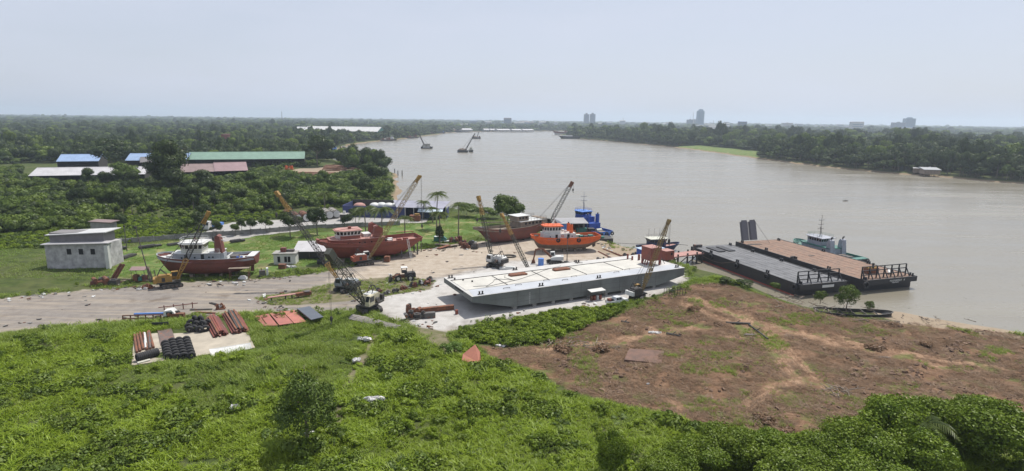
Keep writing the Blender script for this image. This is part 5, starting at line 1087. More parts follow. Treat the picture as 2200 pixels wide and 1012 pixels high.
scrap('scrap_axle', 'rusty axle and pump lying on the road edge right of the red rail', 'scrap', (474,664), 45, (1.9,1.2,1.0), [P_RUST,P_LGREY,P_RUST], .4)
for k, (px_, rz) in enumerate((((408,667),.1),((420,672),-.15),((450,652),-.5))): a = G(*px_); o = MB().beam((0,0,.15),(4.5,0,.2),.2,.22).beam((0,.4,.12),(4.2,.5,.12),.12,.15).build('scrap_bar', (P_STEEL,P_RUST,P_DARK)[k]); o.location = (a.x,a.y,0); o.rotation_euler = (0,0,rz); tag(o, ('grey steel bars beside the wrecked white cab','rusty bars nearest the heaped tyres','thin dark bars by the end of the red rail')[k], 'bar')
a, b = G(575,640,.9), G(668,627,.9); tr_ = thing('trailer_frame', 'long pinkish red trailer frame on trestles at the road edge', 'trailer', (a.x,a.y,0), math.atan2(b.y-a.y,b.x-a.x)); L = (b-a).length
MB().box((L*.36,0,.95),(L*.72,.9,.16)).build('deck_plank', P_PINK, tr_); MB().box((L*.82,0,.75),(L*.36,1.1,.7)).build('truss', P_RUST, tr_); MB().tube((L*.9,0,1.12),(L*.9,0,1.28),.75,n=14).build('turntable', P_STEEL, tr_)
for f_ in (.08,.4,.55,.7,.95): MB().beam((L*f_,-.35,0),(L*f_,-.35,.88),.16,.16).beam((L*f_,.35,0),(L*f_,.35,.88),.16,.16).build('trestle', P_DARK, tr_)
a = G(567,634); o = MB().beam((0,0,.15),(1.0,-2.2,.15),.5,.3).beam((.25,.1,.35),(1.2,-2.1,.35),.15,.15).build('steel_offcut', P_LGREY); o.location = (a.x,a.y,0); tag(o, 'pale steel channel lying left of the pinkish trailer frame', 'channel')
# generator, boxes, small white boat on the ground, drums
ge = thing('generator', 'grey generator set on a skid between the two red tugboats', 'generator', G(568,594), .4); pbox('skid', P_DARK, ge, (0,0,.15), (2.6,1.6,.3)); pbox('engine', P_STEEL, ge, (-.4,0,1.0), (1.5,1.2,1.4)); pbox('radiator', P_LGREY, ge, (.75,0,1.25), (.5,1.3,1.9)); MB().tube((-.6,0,1.7),(-.6,0,2.3),.1).build('exhaust_pipe', P_RUST, ge)
p = G(522,600); o = MB().box((0,0,.3),(2.2,1.3,.6),taper=.8).box((0,0,.75),(1.4,.9,.35),taper=.7).build('white_tub', P_WHITE); o.location = (p.x,p.y,0); o.rotation_euler = (0,0,.1); tag(o, 'small white moulded tub on the ground below the left tugboat stern', 'tub')
p = G(607,577); o = MB().box((0,0,.6),(1.8,1.2,1.2)).box((0,0,1.22),(1.9,1.3,.06)).build('rusty_box', P_RUST); o.location = (p.x,p.y,0); tag(o, 'rusty steel box in front of the white guardhouse', 'box')
p = G(832,562); o = MB().box((0,0,.75),(1.5,1.5,1.5)).box((0,0,1.53),(1.3,1.3,.08)).build('tool_box', P_RUST); o.location = (p.x,p.y,0); tag(o, 'rust brown tool box under the stern of the middle red tugboat', 'box')
for k, (x,y) in enumerate(((690,567),(701,572))): p = G(x,y); o = MB().torus((0,0,.35),.8,.36,'Z',16,8).torus((0,0,.9),.8,.34,'Z',16,8).build('tyre_stack', P_TYRE, None, True); o.location = (p.x,p.y,0); tag(o, ('left','right')[k]+' stack of two big tyres below the middle red tugboat bow', 'tyre stack')
p = G(1116,572); 
p = G(1162,570); o = MB().tube((0,0,0),(0,0,1.9),.8,n=14).tube((0,0,1.9),(0,0,2.0),.86,n=14).build('water_drum', P_LBLUE); o.location = (p.x,p.y,0); tag(o, 'grey-blue plastic drum behind the white barge', 'drum')
a = G(1062,552); o = MB().torus((0,0,.22),2.1,.26,'Z',22,6).torus((4.4,.5,.2),1.9,.26,'Z',22,6).build('hose_coil', P_DARK, None, True); o.scale = (1,.75,1); o.location = (a.x,a.y,0); tag(o, 'coiled black dredge hose on sand behind the white crane', 'hose')
p = G(1090,578); o = MB().box((0,0,.25),(4.4,1.8,.5),rz=.1).box((.5,.1,.6),(2.,1.2,.3)).build('scrap_plate', P_LGREY); o.location = (p.x,p.y,0); tag(o, 'grey steel plates stacked right of the white crane tracks', 'plates')
for k, (x,y,m_) in enumerate(((935,527,P_WOOD),(945,521,P_LGREY),(955,532,P_WOOD),(942,536,P_RUST))): p = G(x,y); o = MB().beam((0,0,.4),(4.4,-1.5,.7),1.4,.12).beam((.3,.3,.1),(4.2,-1.,.3),1.2,.15).build('steel_sheet', m_); o.location = (p.x,p.y,0); o.rotation_euler = (0,0,k*.4); tag(o, ('buckled timber sheet at the left of the junk by the meadow','pale grey sheet propped at the back of the junk by the meadow','timber board lying at the front of the junk by the meadow','rusty sheet nearest the yard in the junk by the meadow')[k], 'sheet')
p = G(945,522); tb = scrap('derelict_car', 'teal derelict van body behind the junk at the meadow edge', 'wreck', (946,520), 60, (4.2,2,.6), [P_DARK,P_DARK,P_STEEL], .1); MB().side([(-2.2,.4),(2.1,.4),(2.2,1.1),(1.2,1.9),(-2.1,1.9)], -.9, .9).build('body', P_TEAL, tb); pbox('roof', P_LGREY, tb, (-.4,0,1.93), (3.0,1.7,.06))
for k, x in enumerate((973,984,996,1012,1000,1020)): scrap('scrap_engine_block', ('leftmost rusty engine block of the row behind the sand','second rusty block from the left behind the sand','dark red boiler block in the row behind the sand','grey stripped block at the right of the row behind the sand','largest rust red block standing forward of the row','low dark block at the right end of the row')[k], 'scrap', (x,(522,519,527,529,533,534)[k]), 70+k, (3.,2.2,1.6), [RS,[P_RUST,P_RED,P_RUST],[P_RED,P_RUST,P_DARK],[P_STEEL,P_LGREY,P_DARK],[P_RUST,P_RED,P_RUST],[P_DARK,P_STEEL]][k])
for k, (x,y) in enumerate(((1215,571),(1240,569),(1262,568),(1290,562),(1310,560),(1345,553),(1362,551))): scrap('scrap_heap', ('dark scrap just right of the excavator','rusty scrap second from the excavator','grey scrap third from the excavator','rusty offcuts midway along the far barge edge','dark offcuts midway along the far barge edge','rusty scrap before the slip ramp','dark scrap nearest the slip ramp')[k], 'scrap', (x,y), 90+k, (2.6,1.8,1.0), RS if k % 2 else [P_STEEL,P_DARK,P_RUST])
# tarpaulin heap, canopies, fence
rd = random.Random(3); gx = []
o = MB(); nX, nY = 26, 7; a, b = G(757,684), G(858,706); L = (b-a).length
V_ = [[(L*i/nX, (-1.4+2.8*j/nY)*(1-.55*abs(i/nX-.35)), .28+.55*math.sin(math.pi*j/nY)*(1-.5*i/nX)+rd.uniform(-.12,.12)) for j in range(nY+1)] for i in range(nX+1)]
o.loft(V_, close=False); tp_ = o.build('tarpaulin', paint('grey_tarp', (.24,.22,.20), .85, grime=.4)); tp_.location = (a.x,a.y,0); tp_.rotation_euler = (0,0,math.atan2(b.y-a.y,b.x-a.x)); tag(tp_, 'crumpled long grey tarpaulin lying on the grass edge', 'tarpaulin')
ca = thing('canopy_stall', 'small white roofed canopy over drums beside the barge hull', 'canopy', G(1281,644), BH)
MB().box((0,0,2.3),(4.0,1.6,.12),rx=.12).build('roof', P_WHITE, ca)
for x in (-1.8,1.8):
    for y in (-.6,.6): MB().tube((x,y,0),(x,y,2.25),.06).build('post', P_STEEL, ca)
for i in range(4): MB().tube((-1.3+.8*i,0,0),(-1.3+.8*i,0,1.0),.33,n=10).build('drum', (P_RUST,P_RED2,P_LGREY,P_RED2)[i], ca)
fe = thing('steel_cage', 'dark open steel cage frame standing at the end of the barge', 'cage', G(1437,638), .35)
for i in range(7):
    for y in (0,2.): MB().tube((i*.75,y,0),(i*.75,y,1.5),.06).build('post', P_DARK, fe)
for z in (.1,1.5):
    for y in (0,2.): MB().beam((0,y,z),(4.5,y,z),.09,.09).build('rail', P_DARK, fe)
# light poles
for k, (x,y,h) in enumerate(((324,607,13.5),(1218,563,7.0),(905,541,3.4),(273,540,7.5))): p = G(x,y); t_ = thing('lamp_post', ('tall thin leaning dark pole near the left tugboat bow','grey post with clamp in front of the orange tugboat','short dark post with round head at the meadow edge','thin pole behind the left white building')[k], 'pole', (p.x,p.y,0), 0.); MB().tube((0,0,0),((-2.2,0,0,0)[k],0,h),.14,.1,7).build('pole', P_STEEL, t_); MB().box(((-2.2,0,0,0)[k],0,h+.1),(.5,.35,.5)).build('head', P_DARK, t_)
# ------------------------------------------------------------------ buildings
def roofmat(name, col, rib=1.2):
    t = NT(name); p = t.objc(); a = t.noise(.25, 6, .65, p); c = t.mix(t.ramp(a, .3, .7), tuple(x*.82 for x in col), tuple(min(1, x*1.12) for x in col))
    c = t.mix(t.ramp(t.noise(.8, 6, .7, t.n('ShaderNodeMapping', {'Vector': p, 'Scale': (1.5,.15,1)}).outputs[0]), .6, .75, 0, .5), c, (col[0]*.6+.05, col[1]*.5+.03, col[2]*.45+.02))
    wv = t.n('ShaderNodeTexWave', {'Vector': p, 'Scale': rib, 'Distortion': 0.}, bands_direction='X').outputs[1]
    t.bsdf(c, .5, .1, t.bump(wv, .35, .08)); return t.m
def shed(name, label, eL, eR, ze, depth, rise, roofc, wallc, overh=.6, open_front=True, back=True, cat='shed'):
    """long gabled shed: front eave surveyed from two points at height ze, ridge further back"""
    a, b = G(*eL, ze), G(*eR, ze); d = b-a; L = math.hypot(d.x, d.y); rz = math.atan2(d.y, d.x); t = thing(name, label, cat, (a.x, a.y, 0), rz)
    r = MB().add([(0,0,ze),(L,0,ze),(L,depth,ze+rise),(0,depth,ze+rise),(0,0,ze-.12),(L,0,ze-.12),(L,depth,ze+rise-.12),(0,depth,ze+rise-.12)], [(0,1,2,3),(7,6,5,4),(0,4,5,1),(1,5,6,2),(3,7,4,0)]).build('roof_slope', roofc, t)
    MB().add([(0,depth,ze+rise-.002),(L,depth,ze+rise-.002),(L,2*depth,ze),(0,2*depth,ze)], [(0,1,2,3)]).build('roof_slope', roofc, t)
    MB().box((L/2,depth,ze+rise+.03),(L,.6,.1)).build('ridge_cap', roofc, r)
    for x in (overh, L-overh): MB().side([(0,0),(.01,0),(.01,0)], 0, 1) if False else MB().add([(x,overh,0),(x,2*depth-overh,0),(x,2*depth-overh,ze-.2),(x,depth,ze+rise-.25),(x,overh,ze-.1+.0)], [(0,1,2,3,4)]).build('gable_wall', wallc, t)
    pbox('rear_wall', wallc, t, (L/2,2*depth-overh,ze/2-.2), (L-2*overh,.2,ze-.6))
    n = max(2, int(L/9)); pm = MB().box((0,0,ze/2-.1),(.3,.3,ze-.3)).mesh('post', wallc)
    for i in range(n+1): put('post', pm, t, (overh+(L-2*overh)*i/n, overh, 0))
    if not open_front: pbox('front_wall', wallc, t, (L/2,overh,ze*.4), (L-2*overh,.2,ze*.75))
    pbox('stored_goods', P_DARK, t, (L/2,depth,1.1), (L*.85,depth*.9,2.2)); return t
R_GREEN, R_BLUE, R_GREY, R_BROWN, R_WHITE, R_DGREY = roofmat('green_roof', (.155,.255,.195)), roofmat('blue_roof', (.24,.34,.52)), roofmat('pale_grey_roof', (.46,.45,.46)), roofmat('brown_roof_sheet', (.22,.155,.145)), roofmat('white_roof', (.52,.52,.51)), roofmat('dark_grey_roof', (.15,.14,.14))
shed('warehouse', 'very long warehouse with pale green roof left of the river', (400,343), (655,341), 6.5, 14, 5.2, R_GREEN, P_DARK)
shed('warehouse', 'blue roofed warehouse adjoining the green roof', (268,345), (402,344), 6.5, 14, 4.6, R_BLUE, P_DARK)
shed('warehouse', 'blue roofed shed at the far left behind the round tree', (120,347), (212,346), 6, 12, 4.6, R_BLUE, P_DARK)
shed('warehouse', 'dark grey roofed shed between blue roofs and big tree', (300,349), (400,347), 5.5, 10, 3.4, R_DGREY, P_DARK)
shed('warehouse', 'pale grey roofed shed at the left edge above the thicket', (60,378), (312,374), 6, 13, 3.6, R_GREY, P_DARK)
shed('warehouse', 'brownish roofed open shed behind the orange sand heaps', (386,370), (462,368.5), 5.2, 11, 4.4, R_BROWN, P_DARK)
shed('warehouse', 'pinkish brown roofed shed at the right end of the row', (461,368), (533,366), 5.4, 12, 4.8, roofmat('pink_roof', (.25,.165,.17)), P_DARK)
shed('warehouse', 'long white roofed warehouse far off on the left bank', (650,280.5), (811,283), 13, 24, 9, R_WHITE, P_TEAL, open_front=False)
shed('warehouse', 'white roof peeping out of the far left wood', (628,279), (648,279.5), 12, 16, 7, R_WHITE, P_CONC, open_front=False)
shed('factory_shed', 'far pale roofed factory on the opposite river bend', (965,278.6), (1016,278.9), 6, 26, 4, R_GREY, P_CONC, open_front=False)
for k, (x0,x1,y) in enumerate(((1040,1052,277.4),(1054,1068,277.6),(1070,1098,278),(1102,1122,278.2),(1125,1148,278.2))): shed('factory_shed', ('leftmost','second','third','fourth','rightmost')[k] + ' of the five small white sheds along the far river bend', (x0,y+1.4), (x1,y+1.5), 5, 18, 3.5, R_GREY, P_CONC, open_front=False)
for k, (x0,x1,y) in enumerate(((1560,1572,262.2),)): pass
def block(name, label, cat, x0, x1, ytop, D, depth, wall, floors, bays, glass_=GLASS, ybase=None, cap=None, rot=0.):
    """tall building: corners and roof line surveyed at distance D"""
    a, b = atY(x0, ytop, D), atY(x1, ytop, D); W = b.x - a.x; H = (a.z+b.z)/2; t = thing(name, label, cat, ((a.x+b.x)/2, D, 0), rot)
    body = pbox('wall', wall, t, (0,depth/2,H/2), (W,depth,H))
    for i in range(floors):
        z = H*(.06+.9*(i+.5)/floors); m = pbox('window_band', glass_, t, (0,-.05,z), (W*.86,.2,H*.9/floors*.5))
    for i in range(bays+1): pbox('pier', wall, t, (-W*.43+W*.86*i/bays,-.1,H*.5), (W*.03,.3,H*.94))
    pbox('parapet', wall, t, (0,depth/2,H+.6), (W*1.02,depth*1.02,1.2))
    if cap: MB().box((0,depth/2,H+1.2+cap[1]/2),(W*cap[0],depth*cap[0],cap[1]),taper=.7).tube((0,depth/2,H+1.2+cap[1]),(0,depth/2,H+1.2+cap[1]+cap[2]),.5,.2).build('roof_house', wall, t)
    return t
C_TOW = paint('tower_wall', (.17,.19,.23), .7, grime=.1, scale=.05); C_PALE = paint('pale_block', (.55,.54,.52), .7, grime=.1, scale=.05); C_GLS = plain('tower_glass', (.10,.17,.26), .2); C_BLUE = paint('blue_tower_wall', (.15,.23,.31), .5, grime=.1, scale=.05)
block('apartment_tower', 'left one of the twin city towers across the river', 'tower', 1255.5, 1266, 246, 3700, 30, C_TOW, 22, 4, C_GLS, cap=(.5,7,6))
block('apartment_tower', 'right one of the twin city towers across the river', 'tower', 1268.5, 1279.5, 245.5, 3700, 30, C_TOW, 22, 4, C_GLS, cap=(.5,7,6))
block('office_tower', 'tallest glassy city tower on the skyline', 'tower', 1500, 1514, 239, 3700, 30, C_BLUE, 22, 2, C_GLS, cap=(.75,11,5))
block('office_block', 'pale grey block left of the tallest tower', 'building', 1478, 1491, 257.5, 3800, 30, C_TOW, 7, 3, C_GLS, cap=(.3,4,22))
block('office_block', 'narrow white block touching the tallest tower on its left', 'building', 1491.5, 1499.5, 256.5, 3750, 25, C_PALE, 8, 2, C_GLS)
block('office_tower', 'hazy tower with crown at the right end of the skyline', 'tower', 1948.5, 1968.5, 255, 3500, 36, C_BLUE, 12, 4, C_GLS, cap=(.55,7,5))
block('office_block', 'wide hazy block left of the crowned tower', 'building', 1924, 1946, 263.8, 3400, 40, C_TOW, 8, 5, C_GLS, cap=(.3,4,3))
block('office_block', 'low wide block at the far right of the skyline', 'building', 1969, 1991, 273, 3300, 40, C_TOW, 5, 5, C_GLS)
block('hotel_block', 'white and pink block on the skyline above the right wood', 'building', 1683.5, 1704.5, 264.6, 3500, 30, C_PALE, 6, 6, P_RED, cap=(.3,3,2))
block('hotel_block', 'smaller pale block right of the white and pink one', 'building', 1712, 1725.5, 266.4, 3600, 30, C_PALE, 6, 4, C_GLS)
block('office_block', 'slim pale block right of the tallest tower', 'building', 1558, 1565, 262.3, 3600, 24, C_PALE, 7, 2, C_GLS)
block('office_block', 'small hazy block right of the twin towers', 'building', 1299.5, 1307.5, 263, 4000, 30, C_TOW, 6, 3, C_GLS)
block('office_block', 'hazy pale block midway between twin and tallest towers', 'building', 1387.5, 1395.5, 262.8, 5000, 30, C_PALE, 6, 3, C_GLS)
block('office_block', 'pale slim tower on the skyline above the far river bend', 'building', 1140.5, 1147, 261.5, 4200, 30, C_PALE, 10, 2, C_GLS, cap=(.5,5,4))
block('shop_row', 'long cream low block in the city left of the tall tower', 'building', 1424, 1467, 272.5, 3300, 30, P_CREAM, 3, 12, C_GLS)
block('shop_row', 'long white low rows in the city right of the twin towers', 'building', 1283, 1330, 270.5, 3600, 30, C_PALE, 3, 14, C_GLS); block('shop_row', 'pale blue low rows in the middle of the city', 'building', 1345, 1412, 272, 3500, 30, C_BLUE, 3, 16, C_GLS)
block('shop_row', 'distant wide pale rows above the city roofs', 'building', 1405, 1418, 264.5, 5200, 30, C_TOW, 4, 4, C_GLS)
for k, (x,y0,D,lab) in enumerate(((605,240,3000,'thin radio mast rising from the far left wood'),(1339,254,4200,'thin radio mast in the city right of the twin towers'),(1533,259,3900,'short mast right of the tallest tower'),(1490,242,3790,'mast on the roofs left of the tallest tower'))):
    p0 = atY(x,y0,D); t_ = thing('radio_mast', lab, 'mast', (p0.x,D,0)); lattice(MB(), (0,0,0), (0,0,p0.z), 2.4, 1., 24, .3).build('lattice', P_STEEL, t_); MB().tube((0,0,p0.z),(0,0,p0.z+6),.3).build('antenna', P_STEEL, t_)
# low city roofs
rdc = random.Random(21)
for i in range(46):
    D = rdc.uniform(2300, 4600); x = rdc.uniform(1285, 2000) if i % 3 else rdc.uniform(980, 1195)
    if i % 3 == 0: D = rdc.uniform(2500, 4200)
    p = atY(x, 262, D); w_, d_, h = rdc.uniform(18,60), rdc.uniform(15,30), rdc.uniform(12,30) if rdc.random() < .8 else rdc.uniform(30,48); t_ = thing('city_house', 'small hazy pale building among the low city roofs', 'building', (p.x,D,0), rdc.uniform(-.2,.2), 'low city roofs'); pbox('wall', rdc.choice((C_PALE,C_TOW,P_CREAM,C_PALE)), t_, (0,0,h/2), (w_,d_,h)); MB().box((0,0,h+1),(w_*1.04,d_*1.04,2),taper=.85).build('roof', rdc.choice((R_WHITE,R_GREY,R_BROWN,R_BLUE,R_GREY)), t_)
    for k in range(int(h//8)): pbox('window_band', C_GLS, t_, (0,-d_/2-.05,4+8*k), (w_*.85,.2,2.6))
# near buildings
wb_ = thing('store_building', 'grey-white stained building with two sheet roofs at the left edge', 'building', G(238,577), .06)
hs = MB().b2(-16,-.6,0,7,0,6.6).build('wall', paint('stained_render', (.46,.45,.45), .85, grime=.5), wb_)
MB().side([(-16.5,6.5),(.5,6.9),(.5,7.1),(-16.5,6.7)], -.8, 2.6).build('lower_roof', R_GREY, wb_); MB().b2(-16,-2.2,2.2,7,6.6,9.2).build('upper_wall', paint('dark_plank', (.20,.19,.19), .9), wb_); MB().side([(-16.5,8.6),(-1,9.4),(-1,9.6),(-16.5,8.8)], 1.2, 8.2).build('upper_roof', R_WHITE, wb_)
pbox('column', P_WHITE, wb_, (-.2,-.3,3.2), (.9,.9,6.4))
for x in (-4,-7,-10): pbox('window', HOLE, hs, (x,-.02,4.6), (1.1,.08,1.5))
sh_ = thing('concrete_hut', 'small grey concrete hut with brown roof above the left white building', 'hut', G(218,500), .05); hs = MB().b2(-3.4,3,0,4,0,3.6).build('wall', P_CONC, sh_); MB().box((0,2,3.75),(7.6,5,.2),ry=.05).build('roof', R_BROWN, sh_); pbox('door', HOLE, hs, (-3.42,1.8,1.3), (.06,1.2,2.2))
gh = thing('guardhouse', 'small white flat roofed guardhouse between the two red tugboats', 'hut', G(612,568), .12); hs = MB().b2(-2.9,2.9,0,3.4,0,2.9).build('wall', P_WHITE, gh); MB().b2(-3.2,3.2,-.3,3.7,2.903,3.15).build('roof', P_CONC, gh)
for x in (-1.5,.3,1.2): pbox('window', HOLE, hs, (x,-.02,1.4), (.7,.06,1.6))
pbox('water_tank', P_RED, gh, (-.6,1.8,3.75), (1.4,1.2,1.2)); pbox('roof_box', P_STEEL, gh, (1.2,2.2,3.45), (2.,1.2,.6))
ls = thing('lean_to', 'low shed with pale sheet roof behind the middle tugboat bow', 'shed', G(668,553), .1); MB().add([(-4.6,-2,2.2),(4.6,-2,2.2),(4.6,5,3.9),(-4.6,5,3.9),(-4.6,-2,2.1),(4.6,-2,2.1),(4.6,5,3.8),(-4.6,5,3.8)], [(0,1,2,3),(7,6,5,4),(0,4,5,1),(1,5,6,2),(2,6,7,3),(3,7,4,0)]).build('roof', R_GREY, ls)
for x in (-4.2,0,4.2):
    for y in (-1.7,4.7): MB().tube((x,y,0),(x,y,2.2+(y+2)*.24),.09).build('post', P_STEEL, ls)
pbox('stored_goods', P_DARK, ls, (0,1.5,.9), (7.8,4.,1.8))
bb_ = thing('blue_building', 'long roofless navy blue walled yard building by the river', 'building', G(737,466), -.03)
c1_, c2_ = G(737,466), G(872,463); L = (c2_-c1_).length
P_BWALL = paint('blue_wall', (.045,.06,.17), .7, grime=.3)
for i in range(6): MB().b2(L*i/6+.02,L*(i+1)/6-.02,0,.25,0,4.6).build('wall_panel', P_BWALL, bb_); MB().b2(L*i/6+.02,L*(i+1)/6-.02,13.6,13.9,0,5.4).build('wall_panel', P_DARK, bb_)
for x in (0,L): MB().b2(x-.12,x+.12,.25,13.6,0,4.8).build('end_wall', P_BWALL, bb_)
for k, (f_,y,r_,m_) in enumerate(((.2,7,2.6,P_PINK),(.44,8,2.2,P_WHITE),(.55,9,2.3,P_LGREY),(.68,8,2.2,P_WHITE),(.8,8.5,2.6,P_WHITE))): o = MB().tube((0,0,0),(0,0,3.6),r_,n=16).ball((0,0,3.6),(r_,r_,1.4),16,6).build('storage_tank', m_, None, True); p = bb_.location; o.location = (p.x+L*f_, p.y+y, 0); tag(o, ('pinkish','leftmost white','grey','middle white','rightmost white')[k]+' domed tank inside the navy walled yard', 'tank', 'domed tanks in the blue yard')
hg = thing('workshop', 'open workshop with grey and pale blue sheet roofs beside the navy wall', 'building', G(852,469), .0)
MB().add([(0,0,4.6),(19,0,4.2),(21,9,6.0),(-3,9,6.2),(0,0,4.5),(19,0,4.1),(21,9,5.9),(-3,9,6.1)], [(0,1,2,3),(7,6,5,4),(0,4,5,1),(1,5,6,2),(2,6,7,3),(3,7,4,0)]).build('main_roof', roofmat('violet_grey_roof', (.27,.27,.33)), hg); MB().add([(9,-2.6,3.2),(19,-2.6,3.),(19,.2,4.),(9,.2,4.1),(9,-2.6,3.1),(19,-2.6,2.9),(19,.2,3.9),(9,.2,4.)], [(0,1,2,3),(7,6,5,4),(0,4,5,1),(1,5,6,2),(2,6,7,3),(3,7,4,0)]).build('porch_roof', roofmat('sky_roof', (.42,.50,.58)), hg)
pbox('rear_wall', P_BWALL, hg, (9,8.5,2.6), (20,.3,5.)); pbox('end_wall', P_BWALL, hg, (20.4,4,2.), (.3,8,4.)); pbox('front_wall', P_NAVY, hg, (14,.4,1.9), (9,.2,3.6))
for x in (.3,3.5,7,10.5,14.5,18.6): MB().beam((x,.3,0),(x,.3,4.3),.25,.25).build('post', P_WHITE, hg)
for x in (10,14.5,18.8): MB().tube((x,-2.4,0),(x,-2.4,3.0),.09).build('porch_post', P_STEEL, hg)
dr = thing('skip_bin', 'brown skip bin with yellow load in front of the workshop', 'bin', G(892,474), 0); MB().box((0,0,1.1),(4,2.6,2.2),taper=1.05).build('bin', P_RUST, dr); pbox('load', P_YEL, dr, (.8,0,2.5), (1.8,1.6,.7))
ho = thing('kiosk', 'low dark hut with grey roof left of the navy wall', 'hut', G(742,474), 0); pbox('wall', P_DARK, ho, (0,1.5,1.2), (4,3,2.4)); pbox('roof', P_CONC, ho, (0,1.3,2.5), (5,4,.2)); pbox('roof_tank', P_WHITE, ho, (-.8,1.8,3.1), (.8,.8,1.0))
# tanks lying in a row
TM = []
for nm, m_, end in (('rust', P_RUST, P_WHITE), ('white', paint('dull_tank_white', (.36,.34,.30), .6, rust=.3, rustcol=(.15,.10,.07), grime=.4), P_WHITE), ('ochre', paint('dull_tank', (.27,.23,.16), .7, rust=.35, grime=.4), P_WHITE)): TM.append((MB().tube((0,0,1.75),(0,10,1.75),1.5,n=18).mesh('shell', m_, True), MB().tube((0,-.06,1.75),(0,.03,1.75),1.42,n=18).mesh('end_plate', end), MB().torus((0,0,1.75),1.47,.1,'Y',20,5).mesh('rim_ring', P_DARK)))
for k, (x,y,mi,hue) in enumerate(((625,474,0,'small rust'),(641,479,0,'rust brown'),(660,477,0,'dark rust'),(677,475,2,'dark banded'),(694,473,2,'ochre'),(709,471,1,'pale ochre'),(724,469,1,'whitest'))):
    t_ = thing('cylindrical_tank', hue + ' horizontal tank, ' + ('first','second','third','fourth','fifth','sixth','seventh')[k] + ' from the left in the tank row', 'tank', G(x,y), R(30), 'horizontal tanks by the back road')
    for m_, nm in zip(TM[mi], ('shell','end_plate','rim_ring')): put(nm, m_, t_)
    for y_ in (1.5,5.,8.5): pbox('saddle', P_CONC, t_, (0,y_,.2), (2.4,.5,.5)); put('hoop', TM[mi][2], t_, (0,y_,0), scale=(1.02,1,1.02))
# boundary wall along the back road
wl = [(180,527),(262,523),(330,518),(420,510),(500,505),(560,501),(640,494),(720,490),(800,486),(860,484)]
bw = thing('boundary_wall', 'long low stained concrete wall between meadow and back road', 'wall', (0,0,0)); P_BW = paint('stained_wall', (.30,.295,.275), .9, grime=.55)
for (x0,y0),(x1,y1) in zip(wl, wl[1:]):
    a, b = G(x0,y0), G(x1,y1); n = max(1, round((b-a).length/3.2))
    for i in range(n): p0, p1 = a.lerp(b,i/n), a.lerp(b,(i+.985)/n); MB().beam(p0+Vector((0,0,.75)),p1+Vector((0,0,.75)),.18,1.5+.12*((i*7) % 3)).build('panel', P_BW, bw); MB().box(p0+Vector((0,0,.9)),(.28,.32,1.8)).build('pier', P_BW, bw)
for k, (x0,y0,x1,y1) in enumerate(((240,535,272,531),(298,532,346,526),(360,527,402,521),(243,557,262,551),(262,555,288,546),(495,519,525,515))): a, b = G(x0,y0,.35), G(x1,y1,.35); o = MB().beam((0,0,0),b-a,1.7,.5).beam((0,.3,.3),(b-a)*.7+Vector((0,.3,.35)),1.2,.25).build('hose_pile', P_DARK); o.location = a; tag(o, ('dark pipe bundle at the left end of the meadow wall','long dark pipe bundle in the meadow, second along the wall','dark pipe bundle just left of the grey tugboat house','small dark heap nearest the left white building','dark heap lying skew in the middle of the meadow','dark pipe bundle by the wall right of the tugboat funnel')[k], 'pipe bundle')
# sand heaps, logs, far yard machines
for k, (x,y,r_,h,c) in enumerate(((440,380,11,6.5,(.42,.20,.10)),(420,384,9,3.6,(.50,.28,.16)))):
    p = G(x,y); o = MB(); rd = random.Random(k); rings = [[Vector((r_*(1-j/6)**.9*math.cos(a)*(1+rd.uniform(-.1,.1)), r_*(1-j/6)**.9*math.sin(a)*(1+rd.uniform(-.1,.1)), h*(j/6))) for a in np.linspace(0,2*math.pi,18,endpoint=False)] for j in range(6)]; o.loft(rings); o = o.build('sand_heap', plain('orange_sand%d' % k, c, .95), None, True); o.location = (p.x,p.y,0); tag(o, ('tall orange sand heap before the brown shed','lower pale sand heap left of the orange one')[k], 'sand heap')
lm = MB().tube((0,0,.45),(11,0,.45),.45,.38,9).mesh('timber_log', paint('log_bark', (.30,.17,.115), .9, grime=.4)); rd = random.Random(9)
for i in range(60):
    f_ = rd.random(); x, y = 690+115*f_+rd.uniform(-6,6), 366-8*f_+rd.uniform(-3,3); p = G(x,y); o = bpy.data.objects.new('timber_log', lm); COL.objects.link(o); o.location = (p.x,p.y,rd.choice((0,.8,1.6,2.2))); o.rotation_euler = (0,rd.uniform(-.03,.03),rd.uniform(-.35,.35)); tag(o, 'felled brown log in the log landing at the river bend', 'log', 'logs on the log landing')
for i in range(24):
    x, y = rd.uniform(600,690), rd.uniform(372,380); p = G(x,y); o = bpy.data.objects.new('timber_log', lm); COL.objects.link(o); o.location = (p.x,p.y,rd.choice((0,.8))); o.rotation_euler = (0,0,rd.uniform(-.6,.6)); tag(o, 'dark felled log on the muddy yard below the green roof', 'log', 'logs below the green roofed warehouse')
scrap('log_loader', 'orange log loader on the muddy yard below the green roof', 'loader', (622,364), 200, (7,3.4,3.2), [P_ORANGE,P_ORANGE,P_RUST], .2)
for k, (x,y,w_,h) in enumerate(((489,318,15,13),(440,317,10,8),(500,318,12,5))): p = G(x,y); t_ = thing('brick_kiln', ('tall rust red kiln building in the left wood','low rust red building left of the kiln','small rust red shed right of the kiln')[k], 'building', (p.x,p.y,0)); pbox('wall', P_RED2, t_, (0,0,h/2), (w_,10,h)); pbox('upper_wall', P_RED2, t_, (-w_*.1,0,h*1.15), (w_*.5,7,h*.35)); pbox('roof', P_PINK, t_, (0,0,h*1.34), (w_*.55,7.6,.4))
